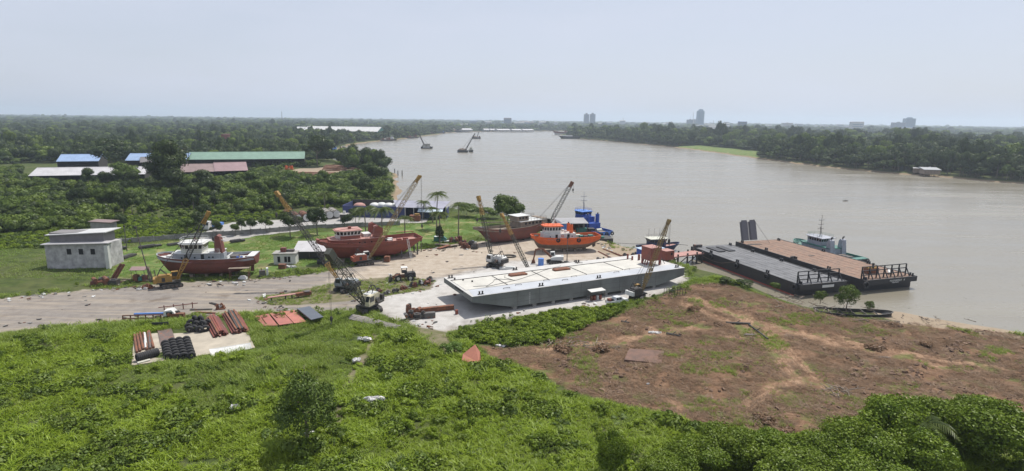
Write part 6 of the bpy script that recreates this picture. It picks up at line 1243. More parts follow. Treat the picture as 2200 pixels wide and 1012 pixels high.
for k, (x0,x1,y,z) in enumerate(((540,556,320,5),(636,652,278.5,10),(1846,1857,342,5.5),(1870,1881,341,5.5))): a = G(x0,y,z); t_ = thing('hut', ('low pale roof in the wood above the green roof','tiny white roof above the far white warehouse','left of two white roofs in the right bank wood','right of two white roofs in the right bank wood')[k], 'hut', (a.x,a.y,0)); w_ = (G(x1,y,z)-a).length; pbox('wall', P_CONC, t_, (w_/2,4,z/2), (w_*.9,7,z)); MB().box((w_/2,4,z+.2),(w_,9,.3),rx=.2).build('roof', R_WHITE, t_)
rh = thing('river_house', 'stilted grey river house at the right bank edge', 'house', G(1978,376,WATER), -.5); pbox('wall', P_WOOD, rh, (0,0,4), (12,8,4)); MB().box((0,0,6.4),(13,9.5,.4),rx=.15).build('roof', R_GREY, rh)
for x in (-5,0,5):
    for y in (-3.4,3.4): MB().tube((x,y,-1.5),(x,y,2.1),.25).build('stilt', P_WOOD, rh)
b2_ = copy_tree(rh, G(1996,379,WATER), -.2, 'stilted house with bluish wall at the right bank beside the grey one'); b2_.children[0].data = b2_.children[0].data.copy(); b2_.children[0].data.materials[0] = P_GREY
# ------------------------------------------------------------------ jetty and floating workshop
jt = thing('jetty', 'dark piled jetty between the shore and the black barge', 'jetty', G(1440,556,0), R(28))
MB().box((4,0,.9),(15,4.2,.35)).build('deck', P_PINK, jt)
for x in (-2.5,1.2,5,8.8,11):
    for y in (-1.9,1.9): MB().tube((x,y,-5),(x,y,1.6),.25,n=8).build('pile', P_DARK, jt)
for x in (-2.5,1.2,5): MB().beam((x,-1.9,-1.6),(x+3.7,-1.9,.6),.2,.2).build('brace', P_DARK, jt)
rc = thing('red_container', 'brick red steel cabin on the jetty behind the barge deckhouse', 'cabin', G(1431,556,1.1), R(28)); rc.location.z = 1.09; hs = MB().box((0,0,1.3),(3.2,3.,2.6)).build('body', P_RED2, rc); pbox('roof', P_PINK, rc, (0,0,2.63), (3.3,3.1,.06)); pbox('window', HOLE, hs, (.6,-1.52,1.7), (.6,.06,.7))
cb = thing('blue_container', 'blue cabin with pale blue roof at the shore end of the jetty', 'cabin', G(1396,552,.6), R(22)); hs = MB().box((0,0,1.3),(7.5,3.,2.6)).build('body', P_BLUE, cb); MB().box((0,0,2.7),(8,3.6,.15)).build('roof', roofmat('pale_blue_roof', (.40,.52,.64)), cb); pbox('door', HOLE, hs, (-2,-1.52,1.1), (.9,.06,2.))
bt = ship('launch', 'small navy launch with flared wheelhouse moored behind the jetty', 'boat', (48.5,188), 15, 15, WATER-.8); hull(bt, 15, 4.6, 2.6, .8, .2, top=P_NAVY, deck=P_PINK, bul=.5, inner=P_NAVY); wheelhouse(bt, [(4.,-1.9),(8.4,-1.9),(9.6,-1),(9.6,1),(8.4,1.9),(4.,1.9)], 2.1, 3.9, 5.1, 1.14, P_NAVY, P_CREAM, over=.3); railing(bt, [(4,1.9,5.3),(9,1.9,5.3),(9,-1.9,5.3)], .8, P_STEEL)
for x in (4.5,6.5,8.5): MB().tube((x,1.6,5.3),(x,1.6,8.2),.04).build('aerial', P_STEEL, bt)
fw = thing('floating_workshop', 'floating workshop with grey sheet roof moored inside the blue tug', 'pontoon', (21.5,212,WATER), R(8)); MB().b2(-9,9,-4,5,-1,1.4).build('pontoon', P_BLACK, fw); MB().box((.5,1,5.4),(11.5,7.5,.2),rx=.12).build('roof', roofmat('dull_tin', (.30,.30,.31)), fw); pbox('rear_wall', P_DARK, fw, (.5,4.3,3.2), (11,.2,3.6)); pbox('side_wall', P_LBLUE, fw, (-2,-2.5,3.1), (4,.2,3.4)); pbox('machine', P_TEAL, fw, (4,-1,2.2), (4,2.4,1.6)); pbox('machine', P_DARK, fw, (8,0,2.), (2.4,2.4,1.4))
for x in (-4.8,-1,2.6,5.8):
    for y in (-2.4,4.2): MB().tube((x,y,1.4),(x,y,5.15+.12*y),.12).build('post', P_STEEL, fw)
gn_ = thing('net_pontoon', 'low dark pontoon heaped with green nets behind the orange tugboat', 'pontoon', (27,201,WATER), R(10)); MB().b2(-10,8,-3,3,-1,1.6).build('pontoon', P_DARK, gn_); rd = random.Random(5)
for i in range(9): MB().ball((rd.uniform(-9,7),rd.uniform(-2.2,2.2),1.9),(rd.uniform(.8,1.6),rd.uniform(.7,1.2),.6),8,5,.15,rd).build('net_heap', (P_TEAL,P_DARK,P_CREAM,P_DARK)[i % 4], gn_)
for k, pts in enumerate(([(1306,521,.2),(1360,524,-1.),(1430,522,.5),(1478,527,1.2)],)): o = MB().path([G(x,y,z) for x,y,z in pts], .07, 5).build('mooring_line', P_ROPE); tag(o, 'long dark mooring line from slipway to barge bow', 'rope')
for k, (x0,y0,x1,y1) in enumerate(((1296,536,1350,556),(1285,541,1330,563))): a, b = G(x0,y0,-.1), G(x1,y1,.15); o = MB().beam((0,0,0),b-a,.6,.35).beam((0,0,.25),b-a+Vector((0,0,.25)),.15,.15).build('slip_rail', P_RUST); o.location = a; tag(o, ('far','near')[k]+' slipway rail beam beside the orange tugboat stern', 'rail')
for k, (x,y,h) in enumerate(((855,377,3.5),(864,378,4),(836,374,3),(848,372,3.4),(842,379,2.4))): p = G(x,y,WATER); o = MB().tube((0,0,-3),(0,0,h),.35,.3,8).tube((0,0,h),(0,0,h+.1),.38,n=8).build('mooring_post', P_DARK); o.location = p; tag(o, 'old timber mooring post standing in the water off the thicket', 'post', 'old mooring posts')
# ------------------------------------------------------------------ river traffic
def sandbarge(label, px, W, boom_dx, boom_h, hd, mats, house=True):
    p = G(*px, WATER); t = thing('crane_barge', label, 'barge', p, hd); k = W/20.
    MB().loft([[(-10*k,-6*k,-1),(10*k,-6*k,-1),(10*k,6*k,-1),(-10*k,6*k,-1)], [(-10.8*k,-6*k,3.6*k),(10.8*k,-6*k,3.6*k),(10.8*k,6*k,3.6*k),(-10.8*k,6*k,3.6*k)]]).build('hull', P_BLACK, t)
    MB().ball((-1*k,0,3.2*k),(8.6*k,5*k,4.6*k),12,6,.12,random.Random(3)).build('cargo_heap', paint('dredged_sand', (.20,.16,.13), .95), t)
    if house:
        h_ = pbox('deckhouse', P_CREAM, t, (0,-2*k,6.2*k), (13*k,5*k,4.4*k)); pbox('roof', P_STEEL, t, (0,-2*k,8.6*k), (14.5*k,6*k,.4))
        for i in range(5): pbox('window', HOLE, h_, ((-5+2.5*i)*k,-4.53*k,6.6*k), (1.5*k,.1,1.5*k))
        pbox('bow_plate', P_LGREY, t, (0,-6.3*k,2.9*k), (13*k,.2,1.6*k))
    b0 = Vector((-4*k if boom_dx < 0 else 6*k,0,5*k)); b1_ = Vector((b0.x+boom_dx,2,boom_h)); lattice(MB(), b0, b1_, 1.8*k, 1.*k, 12, .22).build('boom', P_STEEL, t); pbox('crane_house', P_RUST, t, (b0.x,1*k,5.2*k), (4*k,3.4*k,3*k)); MB().tube(b1_, (b0.x-8*k*(1 if boom_dx > 0 else -1),0,6*k),.12).build('stay', P_ROPE, t); MB().tube(b1_,b1_+Vector((0,0,-boom_h*.7)),.1).build('hoist_rope', P_ROPE, t)
    return t
sandbarge('dark sand barge with cream deckhouse and boom leaning left in midstream', (917,319,), 15, -8, 20, 0, None)
sandbarge('sand laden barge with long boom leaning right in midstream', (994,327), 13, 12, 24, .1, None, False)
sandbarge('distant sand laden barge with raised boom farthest upstream', (1021,298), 14, 9, 30, .1, None, False)
def smalltug(label, px, L, hd, hm, wm_):
    p = G(*px, WATER); t = ship('workboat', label, 'boat', (p.x,p.y), hd, L, WATER-.8); hull(t, L, L*.32, L*.16, L*.05, .1, top=hm, deck=P_STEEL, bul=.4)
    pbox('deckhouse', wm_, t, (L*.45,0,L*.22), (L*.42,L*.22,L*.14)); wheelhouse(t, [(L*.42,-L*.09),(L*.58,-L*.09),(L*.62,0),(L*.58,L*.09),(L*.42,L*.09)], L*.29, L*.35, L*.42, 1.05, wm_, wm_, pane=L*.07, over=.3); MB().tube((L*.5,0,L*.43),(L*.5,0,L*.7),.15,.08).build('mast', P_STEEL, t); MB().tube((L*.3,0,L*.29),(L*.3,0,L*.42),L*.03,n=8).build('funnel', P_DARK, t); return t
smalltug('small dark tug beside the sand barge in midstream', (1012,326), 15, -70, P_BLACK, P_CREAM); smalltug('tiny tug beside the farthest sand barge', (1030,298), 15, -70, P_BLACK, P_RUST)
smalltug('pale blue boat moored at the left bank below the wood', (738,326), 18, 10, P_LBLUE, P_WHITE); smalltug('small navy boat moored left of the pale blue boat', (720,325), 15, 20, P_NAVY, P_LBLUE)
smalltug('grey workboat moored with barges at the left bank', (842,302), 22, 5, P_STEEL, P_LGREY); smalltug('small tug moored at the end of the left bank barges', (893,296), 18, 5, P_DARK, P_RED)
def moored(label, x0, x1, y, h, mat, load, loadm):
    a, b = G(x0,y,WATER), G(x1,y,WATER); t = thing('moored_barge', label, 'barge', a, math.atan2(b.y-a.y,b.x-a.x)); L = (b-a).length; MB().side([(-2,h),(0,-1),(L,-1),(L+2,h)], 0, 12).build('hull', mat, t); pbox('deck', P_RUST, t, (L/2,6,h+.05), (L*.98,11.4,.1)); rd = random.Random(int(x0))
    for i in range(load): pbox('cargo', loadm[i % len(loadm)], t, (L*(.1+.8*(i+.5)/load),6,h+1.+rd.random()*1.5), (L*.7/load,7,2+3*rd.random()))
    return t
moored('brown loaded barge at the left bank in front of the grey workboat', 819, 842, 303, 2.2, P_DARK, 4, [P_RUST,P_CREAM,P_WOOD]); moored('long black barge along the left bank beyond the workboat', 850, 888, 297.5, 2.5, P_BLACK, 5, [P_BLACK,P_RUST,P_DARK]); moored('rust red barge at the far left bank', 922, 934, 289, 3, P_RED, 2, [P_RED]); moored('far pale craft clustered below the orange cutting', 939, 956, 287, 4, P_STEEL, 5, [P_LGREY,P_LBLUE,P_WHITE]); moored('dark barges below the far factory', 965, 990, 284.4, 5, P_BLACK, 5, [P_STEEL,P_DARK,P_PINK])
a = G(1222,298,WATER); fs = ship('cargo_ship', 'black and brown cargo barge with raised bow at the right bank tip', 'ship', (a.x,a.y), 183, 52, WATER-1); hull(fs, 52, 12, 6, 2, .5, top=P_BLACK, deck=P_RUST, bul=1.); pbox('cargo', P_LGREY, fs, (30,0,7.4), (24,8,2.6)); 
a = G(1207,289.5,WATER); f2 = ship('cargo_ship', 'brown hulled ship with white band beyond the black barge', 'ship', (a.x,a.y), 182, 60, WATER-1); hull(f2, 60, 14, 9, 5, .5, wl=.5, top=P_RED, bottom=P_WHITE, deck=P_RUST, bul=1.2); pbox('deckhouse', P_PINK, f2, (14,0,10), (16,10,4))
p = G(1811,432,WATER); o = MB().tube((0,0,.1),(3,.5,.3),.25,.15,7).tube((1.4,.2,.2),(2.,1.3,.9),.12,.05,6).tube((2.,.3,.2),(2.4,-.8,.7),.1,.04,6).build('driftwood', P_DARK); o.location = p; tag(o, 'dark branch drifting on the open river', 'driftwood')
# ------------------------------------------------------------------ litter and debris on the bulldozed plot
def lump(name, label, cat, px, size, mat, seed, z=0., n=3):
    rd = random.Random(seed); p = G(*px); m = MB(); sx, sy, sz = size
    for i in range(n): m.ball((rd.uniform(-.4,.4)*sx, rd.uniform(-.35,.35)*sy, sz*.2), (sx*rd.uniform(.18,.36), sy*rd.uniform(.18,.36), sz*rd.uniform(.25,.5)), 9, 6, .35, rd)
    o = m.build(name, mat); hz_ = float(height([(p.x,p.y)])[0]); o.location = (p.x,p.y,hz_+z); tag(o, label, cat); return o
P_BAG = plain('plastic_sack', (.52,.51,.50), .45)
for k, (x,y,s_,lab) in enumerate(((783,731,(2.2,1.4,.9),'white crumpled sheet in the grass below the tarpaulin'),(765,776,(1.4,1.2,.8),'small white sheet hung on weeds beside the footpath'),(800,862,(3.0,1.5,.9),'pile of white sacks and cream board in the ferns'),(508,889,(1.5,.9,.8),'white scrap in the ferns left of the round bush'),(664,944,(.9,.8,.9),'white bag at the foot of the foreground tree'),(1843,916,(1.9,1.4,1.4),'big white plastic heap at the edge of the bottom right trees'),(1405,714,(2.4,1.2,.5),'white litter strewn on the upper brown soil'),(506,609,(1.8,1.2,.6),'white rag below the small white tub'),(620,575,(3.4,1.6,1.0),'white tarpaulin heap right of the guardhouse'),(306,622,(1.8,1.2,.8),'white sacking left of the rust trough'),(250,612,(1.6,1.,.7),'white sack beside the dismantled red frame'),(1075,742,(2.0,1.0,.4),'white rubble at the foot of the round green bush'),(1393,826,(.6,.5,.3),'tiny white litter low on the brown soil'))):
    lump('plastic_sack', lab, 'litter', (x,y), s_, P_BAG, 300+k, .5 if y > 720 and y < 950 and x < 900 else 0.05, 4)
P_SALM = paint('salmon_board', (.50,.20,.135), .8, grime=.2); q = G(1013,778); o = MB().add([(-1.6,-.2,.3),(1.3,-.9,.2),(1.4,.6,1.5),(.5,1.6,2.4),(-1.5,.8,1.0),(-1.2,-.3,0),(1.2,-1.1,0),(1.5,.8,0),(.5,1.9,0),(-1.5,1.,0)], [(0,1,2,3,4),(0,5,6,1),(1,6,7,2),(2,7,8,3),(3,8,9,4),(4,9,5,0)]).build('salmon_block', P_SALM); o.location = (q.x,q.y,.1); tag(o, 'salmon red wedge shaped block at the edge of the ferns', 'block')
P_SLAB = paint('earthy_slab', (.17,.10,.075), .9, grime=.5); o = plate('broken_slab', 'cracked brown slab lying in the middle of the bulldozed soil', 'slab', [(1341,776),(1352,752),(1427,757),(1420,784)], .3, P_SLAB, .15)
for k, (x0,y0,x1,y1,w_) in enumerate(((1560,693,1612,695,.5),(1609,697,1650,728,.35),(1432,716,1462,722,.5),(1335,690,1352,693,.4))): a, b = G(x0,y0,.25), G(x1,y1,.25); o = MB().tube((0,0,0),b-a,w_*.5,w_*.4,7).tube((b-a)*.4,(b-a)*.5+Vector((.5,.3,.5)),.12,.06,5).build('tree_trunk', P_DARK); o.location = a; tag(o, ('dark trunk lying level on the upper brown soil','dark trunk slanting down from the level trunk','short dark trunk left of the puddle','short brown trunk near the canopy crane')[k], 'trunk')
rd = random.Random(12); sm_ = MB().tube((0,0,0),(2.6,0,.1),.1,.05,6).tube((1.2,0,.05),(1.7,.5,.4),.05,.03,5).mesh('stick', P_WOOD)
def sticks(name, label, px, n, spread, zr, mat=None):
    p = G(*px); h0 = float(height([(p.x,p.y)])[0]); t = thing(name, label, 'branches', (p.x,p.y,h0))
    for i in range(n): put('stick', sm_ if i % 3 else SMD, t, (rd.gauss(0,spread[0]), rd.gauss(0,spread[1]), rd.uniform(.05,zr)), (0,rd.uniform(-.2,.4),rd.uniform(0,6.28)), rd.uniform(.35,.9))
SMD = MB().tube((0,0,0),(2.6,0,.1),.12,.05,6).mesh('stick', P_WOOD)
sticks('stick_pile', 'pile of grey sticks at the end of the wheel ruts', (1800,842), 34, (1.0,.6), .9); sticks('branch_heap', 'bleached branches heaped on the bank beside the black barge', (1690,640), 60, (4.,2.2), 1.0); sticks('branch_litter', 'dead branches around the rotten hulk', (1770,668), 50, (6,2.), .5); sticks('driftwood_pile', 'driftwood strewn on the sandy bank at the right edge', (1940,690), 60, (7,2.), .4); sticks('torn_roots', 'torn roots at the upper left of the cleared plot', (1215,742), 30, (2.5,1.2), .8); sticks('root_heap', 'dark roots beside the torn roots on the cleared plot', (1290,745), 26, (2.,1.), .8)
bh_ = [crown_mesh('brush%d' % i, 960+i, 8, 500, .28, (1,1,.5), .35, leafmat('dead_brush', (.085,.05,.03), (.24,.15,.092), (.15,.092,.057), .1, .2), .8, (.2,.42), True, .5, .6) for i in range(2)]
for k, (x,y,r_) in enumerate(((1212,752,2.4),(1292,752,2.0),(1250,700,1.6),(1490,668,1.8),(1545,700,1.5),(1880,748,2.2),(1985,742,1.9),(1640,905,1.8),(1690,938,2.0),(1925,700,1.6))): p = G(x,y); o = put('brush_heap', bh_[k % 2], None, (p.x,p.y,float(height([(p.x,p.y)])[0])-.1), (0,0,k*1.3), (r_*.9,r_*.75,r_*.42)); tag(o, ('largest dead brush heap at the upper left of the cleared plot','dead brush heap right of the largest one','small brush heap below the pickup','brush heap below the steel cage','brush heap left of the level dark trunk','brush heap between the two track branches','brush heap near the right edge of the soil','brush heap low on the soil above the thicket','brush heap touching the bottom thicket','brush heap at the bank below the hulk')[k], 'brush heap')
sd = plate('sand_dish', 'round pale sand patch near the bottom right trees', 'sand', [(1930,868),(1945,852),(1978,856),(1972,874)], .12, plain('pale_sand', (.45,.35,.24), .95), .12); sd['kind'] = 'structure'; del sd['category']
a = G(1936,886); o = MB().box((0,0,.5),(1.9,.1,1.1),rx=-.6,rz=.4).box((0,.05,.5),(1.9,.05,.1),rx=-.6,rz=.4).build('blue_board', P_LBLUE); o.location = (a.x,a.y,.1); tag(o, 'pale blue board stuck in the soil by the bottom right trees', 'board')
hk = thing('boat_hulk', 'rotten black boat hulk stranded under the small tree', 'boat', G(1752,668), R(-8)); f = hull(hk, 15.5, 4.2, 1.5, .5, .2, top=P_BLACK, deck=P_DARK, bul=.9, inner=P_DARK); hk.location.z = -1.25
for i in range(5): MB().beam((2.5+2.4*i,-1.8,1.5),(2.5+2.4*i,1.8,1.6),.18,.2).build('thwart', P_DARK, hk)
for k, (x,y,w_,h) in enumerate(((1612,721,12,4),(1747,792,6,16),(1900,768,10,3))):
    p = G(x,y); n = 14; rd2 = random.Random(k); pts = [(p.x + (w_/10.)*math.cos(t_)*(1+rd2.uniform(-.25,.25)), p.y + (h/10.)*math.sin(t_)*(1+rd2.uniform(-.25,.25)), float(height([(p.x,p.y)])[0])+.10) for t_ in np.linspace(0,2*math.pi,n,endpoint=False)]
    t_ = NT('puddle_water'); t_.bsdf((.10,.075,.055), .03); me = bpy.data.meshes.new('puddle'); me.from_pydata(pts, [], [tuple(range(n))]); me.materials.append(t_.m); o = bpy.data.objects.new('puddle', me); COL.objects.link(o); tag(o, kind='structure')
# ------------------------------------------------------------------ trees one can tell apart
def trunk_mesh(seed, h, r, limbs=5, lean=.05):
    rd = random.Random(seed); m = MB(); pts = [Vector((0,0,0))]
    for i in range(1, 5): pts.append(Vector((rd.uniform(-1,1)*lean*h*i/4, rd.uniform(-1,1)*lean*h*i/4, h*i/4)))
    for i in range(4): m.tube(pts[i], pts[i+1], r*(1-.2*i), r*(1-.2*(i+1)), 7)
    for k in range(limbs): a = rd.uniform(0,6.28); b = pts[2].lerp(pts[4], rd.random()); m.tube(b, b+Vector((math.cos(a)*h*.4, math.sin(a)*h*.4, h*rd.uniform(.15,.4))), r*.4, r*.12, 5)
    return m.mesh('trunk', BARK)
def tree(name, label, cat, loc, h, rad, crown, seed=0, zf=.35, group=None, rz=None, hs=None):
    t = thing(name, label, cat, loc, random.uniform(0,6.28) if rz is None else rz, group); put('trunk', trunk_mesh(seed, h*.75, max(.08, h*.022)), t); put('crown', crown, t, (0,0,h*zf*.5), scale=(rad, rad, (h*(1-zf*.5))/ (hs or 1.75))); return t
mid_c = [crown_mesh('crown_mid%d' % i, 800+i, 16, 2600, .13, (1,1,.85), .95, (LEAF_DARK,LEAF_TREE,LEAF_BUSH)[i % 3], .75, (.2,.4), True, .8, .35, .05, (.5,1.4), .6) for i in range(6)]
def at(px, py): p = G(px,py); return (p.x, p.y, -.1)
tree('broad_tree', 'tall dark broad tree standing before the sheds on the left', 'tree', at(372,421), 28.5, 12.5, crown_mesh('crown_big', 820, 26, 6500, .085, (.85,.85,1.3), 1.0, LEAF_TREE, .8, (.2,.38), True, .8, .35, .05, (.6,1.35), .65), 1, .06, hs=2.2)
tree('round_tree', 'round dark tree in front of the blue roof at the left', 'tree', at(241,366), 22, 14, mid_c[0], 2, .2); tree('river_tree', 'dark spreading tree at the right end of the green roof', 'tree', at(682,358), 25, 13.5, mid_c[3], 3, .25)
tree('scrub_tree', 'bushy tree left of the tall dark tree before the pale roof', 'tree', at(272,404), 14, 8, mid_c[2], 4, .2); tree('scrub_tree', 'rounded dark shrub right of the sand heaps', 'tree', at(437,412), 11, 6.5, mid_c[4], 5, .15); tree('scrub_tree', 'dark trees at the river corner of the thicket', 'tree', at(806,402), 15, 10, mid_c[1], 6, .15); tree('scrub_tree', 'small clump on the spit above the log landing', 'tree', at(742,350), 7, 7, mid_c[5], 7, .1)
tree('leafy_bush', 'big dark green leafy tree behind the old cargo boat', 'tree', at(1091,484), 11.5, 7., crown_mesh('crown_cone', 830, 20, 3600, .11, (1,1,1.05), .9, LEAF_BUSH, .75, (.22,.4)), 8, .1); tree('leafy_bush', 'round bush right of the two palms at the meadow shore', 'bush', at(1003,466), 6, 5.5, mid_c[2], 9, .1); tree('leafy_bush', 'low bush left of the old cargo boat', 'bush', at(1048,470), 4.5, 6, mid_c[5], 10, .1)
for k, (x,y,h,r_) in enumerate(((682,505,9.5,4.2),(624,510,9,5.0),(572,500,5.5,2.6),(538,503,5.5,2.4),(520,497,4.5,2),(506,506,4,2.2),(746,492,5.5,2.4),(764,480,6.5,3.4),(404,510,6.5,3.2),(428,506,8,3.6),(466,508,5,2.2))):
    tree('wall_tree', ('large dark tree by the wall right of the tanks','broad tree by the wall in front of the tanks','small round tree on the back road, third from the tank trees','small tree on the back road left of the round one','low shrub by the wall left of the small tree','low shrub closest to the lorry side of the wall','small tree above the white window tugboat roof','bushy tree in front of the navy wall','low tree behind the left tugboat bow','tree with yellow leaves behind the left wheelhouse','tiny tree right of the lorry')[k], 'tree', at(x,y), h, r_, mid_c[k % 6], 20+k, .3)
# coconut palms
def palm_crown(seed, L, n=18):
    rng_ = np.random.default_rng(seed); V, F, lv = [], [], []
    for i in range(n):
        a = 2*math.pi*i/n + rng_.uniform(-.2,.2); up = rng_.uniform(-.25, 1.0); l = L*rng_.uniform(.8,1.1); d = np.array([math.cos(a), math.sin(a), 0]); s = np.array([-d[1], d[0], 0]); prev = None; val = rng_.uniform(); N_ = 8
        mids = []
        for k in range(N_+1): t = k/N_; mids.append(d*l*(t*.95-.12*t*t) + np.array([0,0,l*(up*t*.75 - (.55+.35*up)*t*t)]))
        for k in range(N_):
            t = (k+.5)/N_; wl_ = l*.26*math.sin(math.pi*min(1, t*.95+.08))**.7
            for sg in (-1, 1):
                for h in range(2):
                    b0 = mids[k] + (mids[k+1]-mids[k])*(h*.5); b1_ = mids[k] + (mids[k+1]-mids[k])*(h*.5+.34); tip = (b0+b1_)/2 + s*sg*wl_ + d*wl_*.5 - np.array([0,0,wl_*rng_.uniform(.25,.6)]); st = len(V); V += [b0, b1_, tip, b0+(tip-b0)*.5 - np.array([0,0,.02])]; F.append((st, st+1, st+2, st+3)); lv += [val]*4
    me = np_mesh('palm_crown', np.array(V), np.array(F), LEAF_PALM); at_ = me.attributes.new('leaf', 'FLOAT', 'POINT'); at_.data.foreach_set('value', np.array(lv, np.float32)); return me
PC = [palm_crown(i, 1.) for i in range(3)]
for k, (x,y,h,l) in enumerate(((938,490,13,4.6),(985,510,11.5,4.2),(945,526,10.5,4.2),(822,520,11,5.4),(786,505,9.5,5.2),(870,513,7.5,3.6),(698,448,7,4.6),(910,470,7,3.8),(930,478,6,3.4))):
    p = at(x,y); t = thing('coconut_palm', ('tall coconut palm against the river left of the cranes','slim coconut palm with bare trunk right of the tall one','coconut palm with leafy base in the meadow','coconut palm behind the middle tugboat funnels','coconut palm with drooping fronds behind the tugboat wheelhouse','short palm with white fruit in front of the workshop','short palm behind the tank row','palm at the river end of the workshop','low palm beside the tall coconut palm')[k], 'palm', p, random.uniform(0,6)); rd = random.Random(k); m = MB(); lean = rd.uniform(-.08,.08)
    for i in range(6): m.tube((lean*h*(i/6)**2,0,h*i/6),(lean*h*((i+1)/6)**2,0,h*(i+1)/6), .26-.02*i, .24-.02*i, 7)
    m.build('trunk', BARKP, t); put('crown', PC[k % 3], t, (lean*h,0,h), scale=l*1.2)
    for j in range(4): MB().ball((lean*h+.25*math.cos(j*1.6),.25*math.sin(j*1.6),h-.35),.17,7,5).build('coconut', P_CREAM, t)
tree('creeper_stump', 'creeper covered stump at the foot of the meadow palm', 'stump', at(945,528), 6.5, 1.6, mid_c[0], 60, .02)
rd = random.Random(31); k = 0
while k < 44:
    x, y = rd.uniform(150,850), rd.uniform(388,470); p = G(x,y)
    if sdist([(p.x,p.y)], thicket)[0] < 5 or land_sd(np.array([(p.x,p.y)]))[0] < 6: continue
    k += 1; t = thing('thicket_tree', 'taller leafy tree standing out of the riverside thicket', 'tree', (p.x,p.y,-.2), rd.uniform(0,6.28), 'trees standing out of the thicket'); h = rd.uniform(6,11.5); put('trunk', trunk_mesh(k, h*.7, h*.02, 3), t); put('crown', mid_c[k % 6], t, (0,0,h*.1), scale=(h*rd.uniform(.35,.55),h*rd.uniform(.35,.55),h*.5))
# near trees
near_c = [crown_mesh('crown_near%d' % i, 850+i, 34, 17000, .075, (1,1,.85), .85, LEAF_NEAR, .85, (.14,.36), True, .4, .6, .2, (.4,1.5), .5) for i in range(4)]
airy = crown_mesh('crown_airy', 880, 26, 7000, .075, (1,1,1.1), .95, LEAF_BUSH, .85, (.18,.34), False, .4)
tree('thin_tree', 'loose twiggy round tree standing alone in the foreground ferns', 'tree', at(660,956), 10.8, 3.9, airy, 70, .1, hs=2.1)
tree('vine_column', 'vine covered dark stump at the bottom middle of the ferns', 'shrub', at(1318,1028), 5.2, 2.0, near_c[0], 71, .02, hs=1.6); tree('round_shrub', 'small bright round bush by the salmon block', 'bush', at(977,757), 2.4, 1.7, crown_mesh('crown_bright', 881, 14, 1800, .14, (1,1,.7), .7, leafmat('bright_leaf', (.10,.18,.03), (.16,.26,.05), (.13,.2,.03)), .7, (.25,.4)), 72, .05)
for k, (x,y,h,r_) in enumerate(((1905,968,6.5,4.2),(1835,1010,5.6,4.0),(1740,1012,4.6,3.6),(1650,1005,4.2,3.4),(1560,1000,4.4,3.4),(1490,1018,4.0,3.2),(1960,1025,5.5,4.0),(2050,975,6.5,4.5),(2130,1000,7,5),(2010,935,4.6,3.2),(2100,930,4.5,3.6),(1425,1040,3.4,3.0),(1700,1060,4.5,4),(1860,1070,4.5,4))):
    tree('near_tree', ('tallest bright leafy tree in the bottom right thicket','leafy tree left of the tallest bottom right one','leafy tree in the middle of the bottom right thicket','bushy tree below the lower edge of the brown soil','leafy bush left of the bushy tree at the soil edge','leftmost leafy bush of the bottom thicket','leafy tree at the bottom right beside the palm fronds','leafy tree beyond the palm at the right','big leafy tree at the far right edge','bush above the palm at the right edge','bush farthest up at the right edge','low bush right of the vine covered stump','shadowed bush at the bottom edge of the thicket','shadowed bush below the tallest bottom right tree')[k], 'tree', at(x,y), h, r_, near_c[k % 4], 80+k, .02, hs=1.6)
p = at(1978,1000); t = thing('young_palm', 'young palm with long arching fronds at the bottom right', 'palm', p, .4); MB().tube((0,0,0),(0,0,5.6),.22,.16,8).build('trunk', BARKP, t); put('crown', palm_crown(9, 1., 14), t, (0,0,5.6), scale=4.2)
for k, (x,y,h,r_) in enumerate(((1818,668,6.5,2.8),(1762,652,3.4,1.6),(1866,668,2.6,1.1),(1600,615,1.6,2.4),(1560,610,1.6,2.2),(1665,628,2.4,1.8))): tree('bank_tree', ('feathery green tree growing beside the stranded hulk','small sapling left of the feathery tree','small shrub at the right end of the hulk','dark shrub on the bank by the black barge','dark shrub left of the other bank shrub','shrub on the bank near the barge middle')[k], 'tree', at(x,y), h, r_, airy if k < 3 else mid_c[k % 6], 100+k, .12, hs=2.0 if k < 3 else 1.7)
rng = np.random.default_rng(77)
# shrubs over the green strip along the barge
strip = wpoly([(985,712),(1100,690),(1200,676),(1300,664),(1350,656),(1330,668),(1290,690),(1220,715),(1180,735),(1060,742),(1000,730)]); P = sample(strip, .8, rng); P = P[vnoise(P, 3, 7) > .2]; n = len(P)
scatter('strip_shrubs', 'creeper covered low shrubs along the barge side of the cleared plot', np.column_stack([P, height(P)]), rots(n, rng, .1), rng.uniform(.4,1.5,n), rng.integers(0,4,n), [crown_mesh('strip%d' % i, 900+i, 12, 520, .2, (1,1,.6), .45, (LEAF_NEAR,LEAF_FERN)[i % 2], .85, (.15,.35)) for i in range(4)])
# clods of torn soil
P = sample(AW['mud'], 1.0, rng); P = P[(vnoise(P, 5, 111)*.6+vnoise(P, 1.8, 112)*.4 > .55) & (land_sd(P) > 3)]; P = P[track_d(P)[0] > 2.2]; n = len(P)
t_ = NT('soil_clod'); t_.bsdf(t_.mix(t_.rnd(), (.10,.06,.04), (.22,.145,.098)), .95)
scatter('soil_clods', 'torn brown clods of earth over the bulldozed plot', np.column_stack([P, height(P)-.05]), rots(n, rng, .4), rng.uniform(.12,.42,n)*(.6+.9*vnoise(P, 9, 113)), rng.integers(0,3,n), [MB().ball((0,0,.2),(1,.8,.55),8,5,.28,random.Random(i)).mesh('clod%d' % i, t_.m) for i in range(3)])
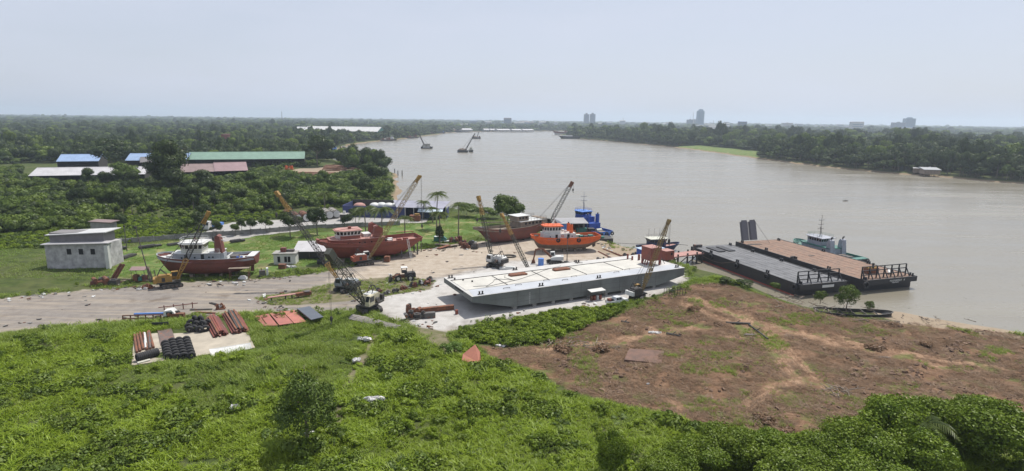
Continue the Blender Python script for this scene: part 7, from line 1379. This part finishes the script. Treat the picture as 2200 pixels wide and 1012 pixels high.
# right bank trees that stand out one by one
rc_ = [crown_mesh('crown_right%d' % i, 920+i, 18, 1500, .15, (1,1,.95), 1.0, (LEAF_TREE,LEAF_DARK,LEAF_TREE,LEAF_BUSH)[i % 4], .8, (.2,.4), True, 1., .28, 0.) for i in range(6)]; tk_ = [trunk_mesh(300+i, 1., .025) for i in range(3)]
def grove(label, group, pts, hr, rr_, crowns, name='bank_tree'):
    for x, y in pts:
        h, r_ = random.uniform(*hr), random.uniform(*rr_); t = thing(name, label, 'tree', (x,y,-.4), random.uniform(0,6.28), group); put('trunk', random.choice(tk_), t, scale=(h,h,h*.8)); put('crown', random.choice(crowns), t, (0,0,h*.06), scale=(r_,r_,h*.52))
pts = []
for (x0,y0),(x1,y1) in zip(RSHORE[1:], RSHORE[2:]):
    a, b = G(x0,y0,WATER), G(x1,y1,WATER); n = max(1, int((b-a).length/7.5)); nr = Vector((b.y-a.y, a.x-b.x, 0)).normalized()*-1
    if nr.y < 0: nr = -nr
    for i in range(n):
        for off in (7, 15, 23):
            q = a.lerp(b, (i+random.random())/n) + nr*(off+random.uniform(-3,3)); pts.append((q.x,q.y,off))
P_ = np.array([(p[0],p[1]) for p in pts]); ok = (sdist(P_, hut_gap) < 0) & (in_area(P_, 'fieldr') < -2) & (sdist(P_, right_land) > 3.5); pts = [p for p, k in zip(pts, ok) if k]; pts.sort(key=lambda p: math.hypot(p[0],p[1])); 
grove('leafy tree leaning over the water along the right bank', 'front trees of the right bank', [p[:2] for p in pts if p[2] == 7][:150], (6,12), (4,6.5), rc_)
grove('taller tree standing just behind the right bank water edge', 'second row of right bank trees', [p[:2] for p in pts if p[2] > 7][:145], (11,19), (5,7.5), rc_, 'tall_bank_tree')

# ------------------------------------------------------------------ small rubbish of the yard
rng = np.random.default_rng(5); Pl = sample(AW['yard'], 1.6, rng); sl = in_area(Pl, 'yard'); Pl = Pl[(sl < 7*vnoise(Pl, 9, 121)) | (in_area(Pl, 'median') > -2) | (rng.random(len(Pl)) < .05)]; Pl = Pl[vnoise(Pl, 6, 122) > .5]
Pl = Pl[sdist(Pl, [tuple((b1.matrix_basis @ Vector((x,y,0)))[:2]) for x, y in ((4,-1),(54,-1),(54,17),(4,17))]) < 0]; n = len(Pl); bits = []
for i, mt in enumerate((P_STEEL, P_DARK, P_STEEL, P_WOOD, P_CONC, P_RUST, P_LGREY)): rd = random.Random(i); bits.append(MB().box((0,0,.12),(rd.uniform(.4,.9),rd.uniform(.3,.6),.24),rz=rd.random()).beam((-.5,.2,.1),(.9,rd.uniform(-.4,.4),.2),.12,.12).box((.4,-.3,.1),(.3,.3,.2),rz=.5).mesh('bit%d' % i, mt))
scatter('yard_litter', 'small scrap offcuts and rubble strewn along the yard edges', np.column_stack([Pl, height(Pl)]), rots(n, rng, .1), rng.uniform(.25, 1.0, n), rng.integers(0, 7, n), bits)
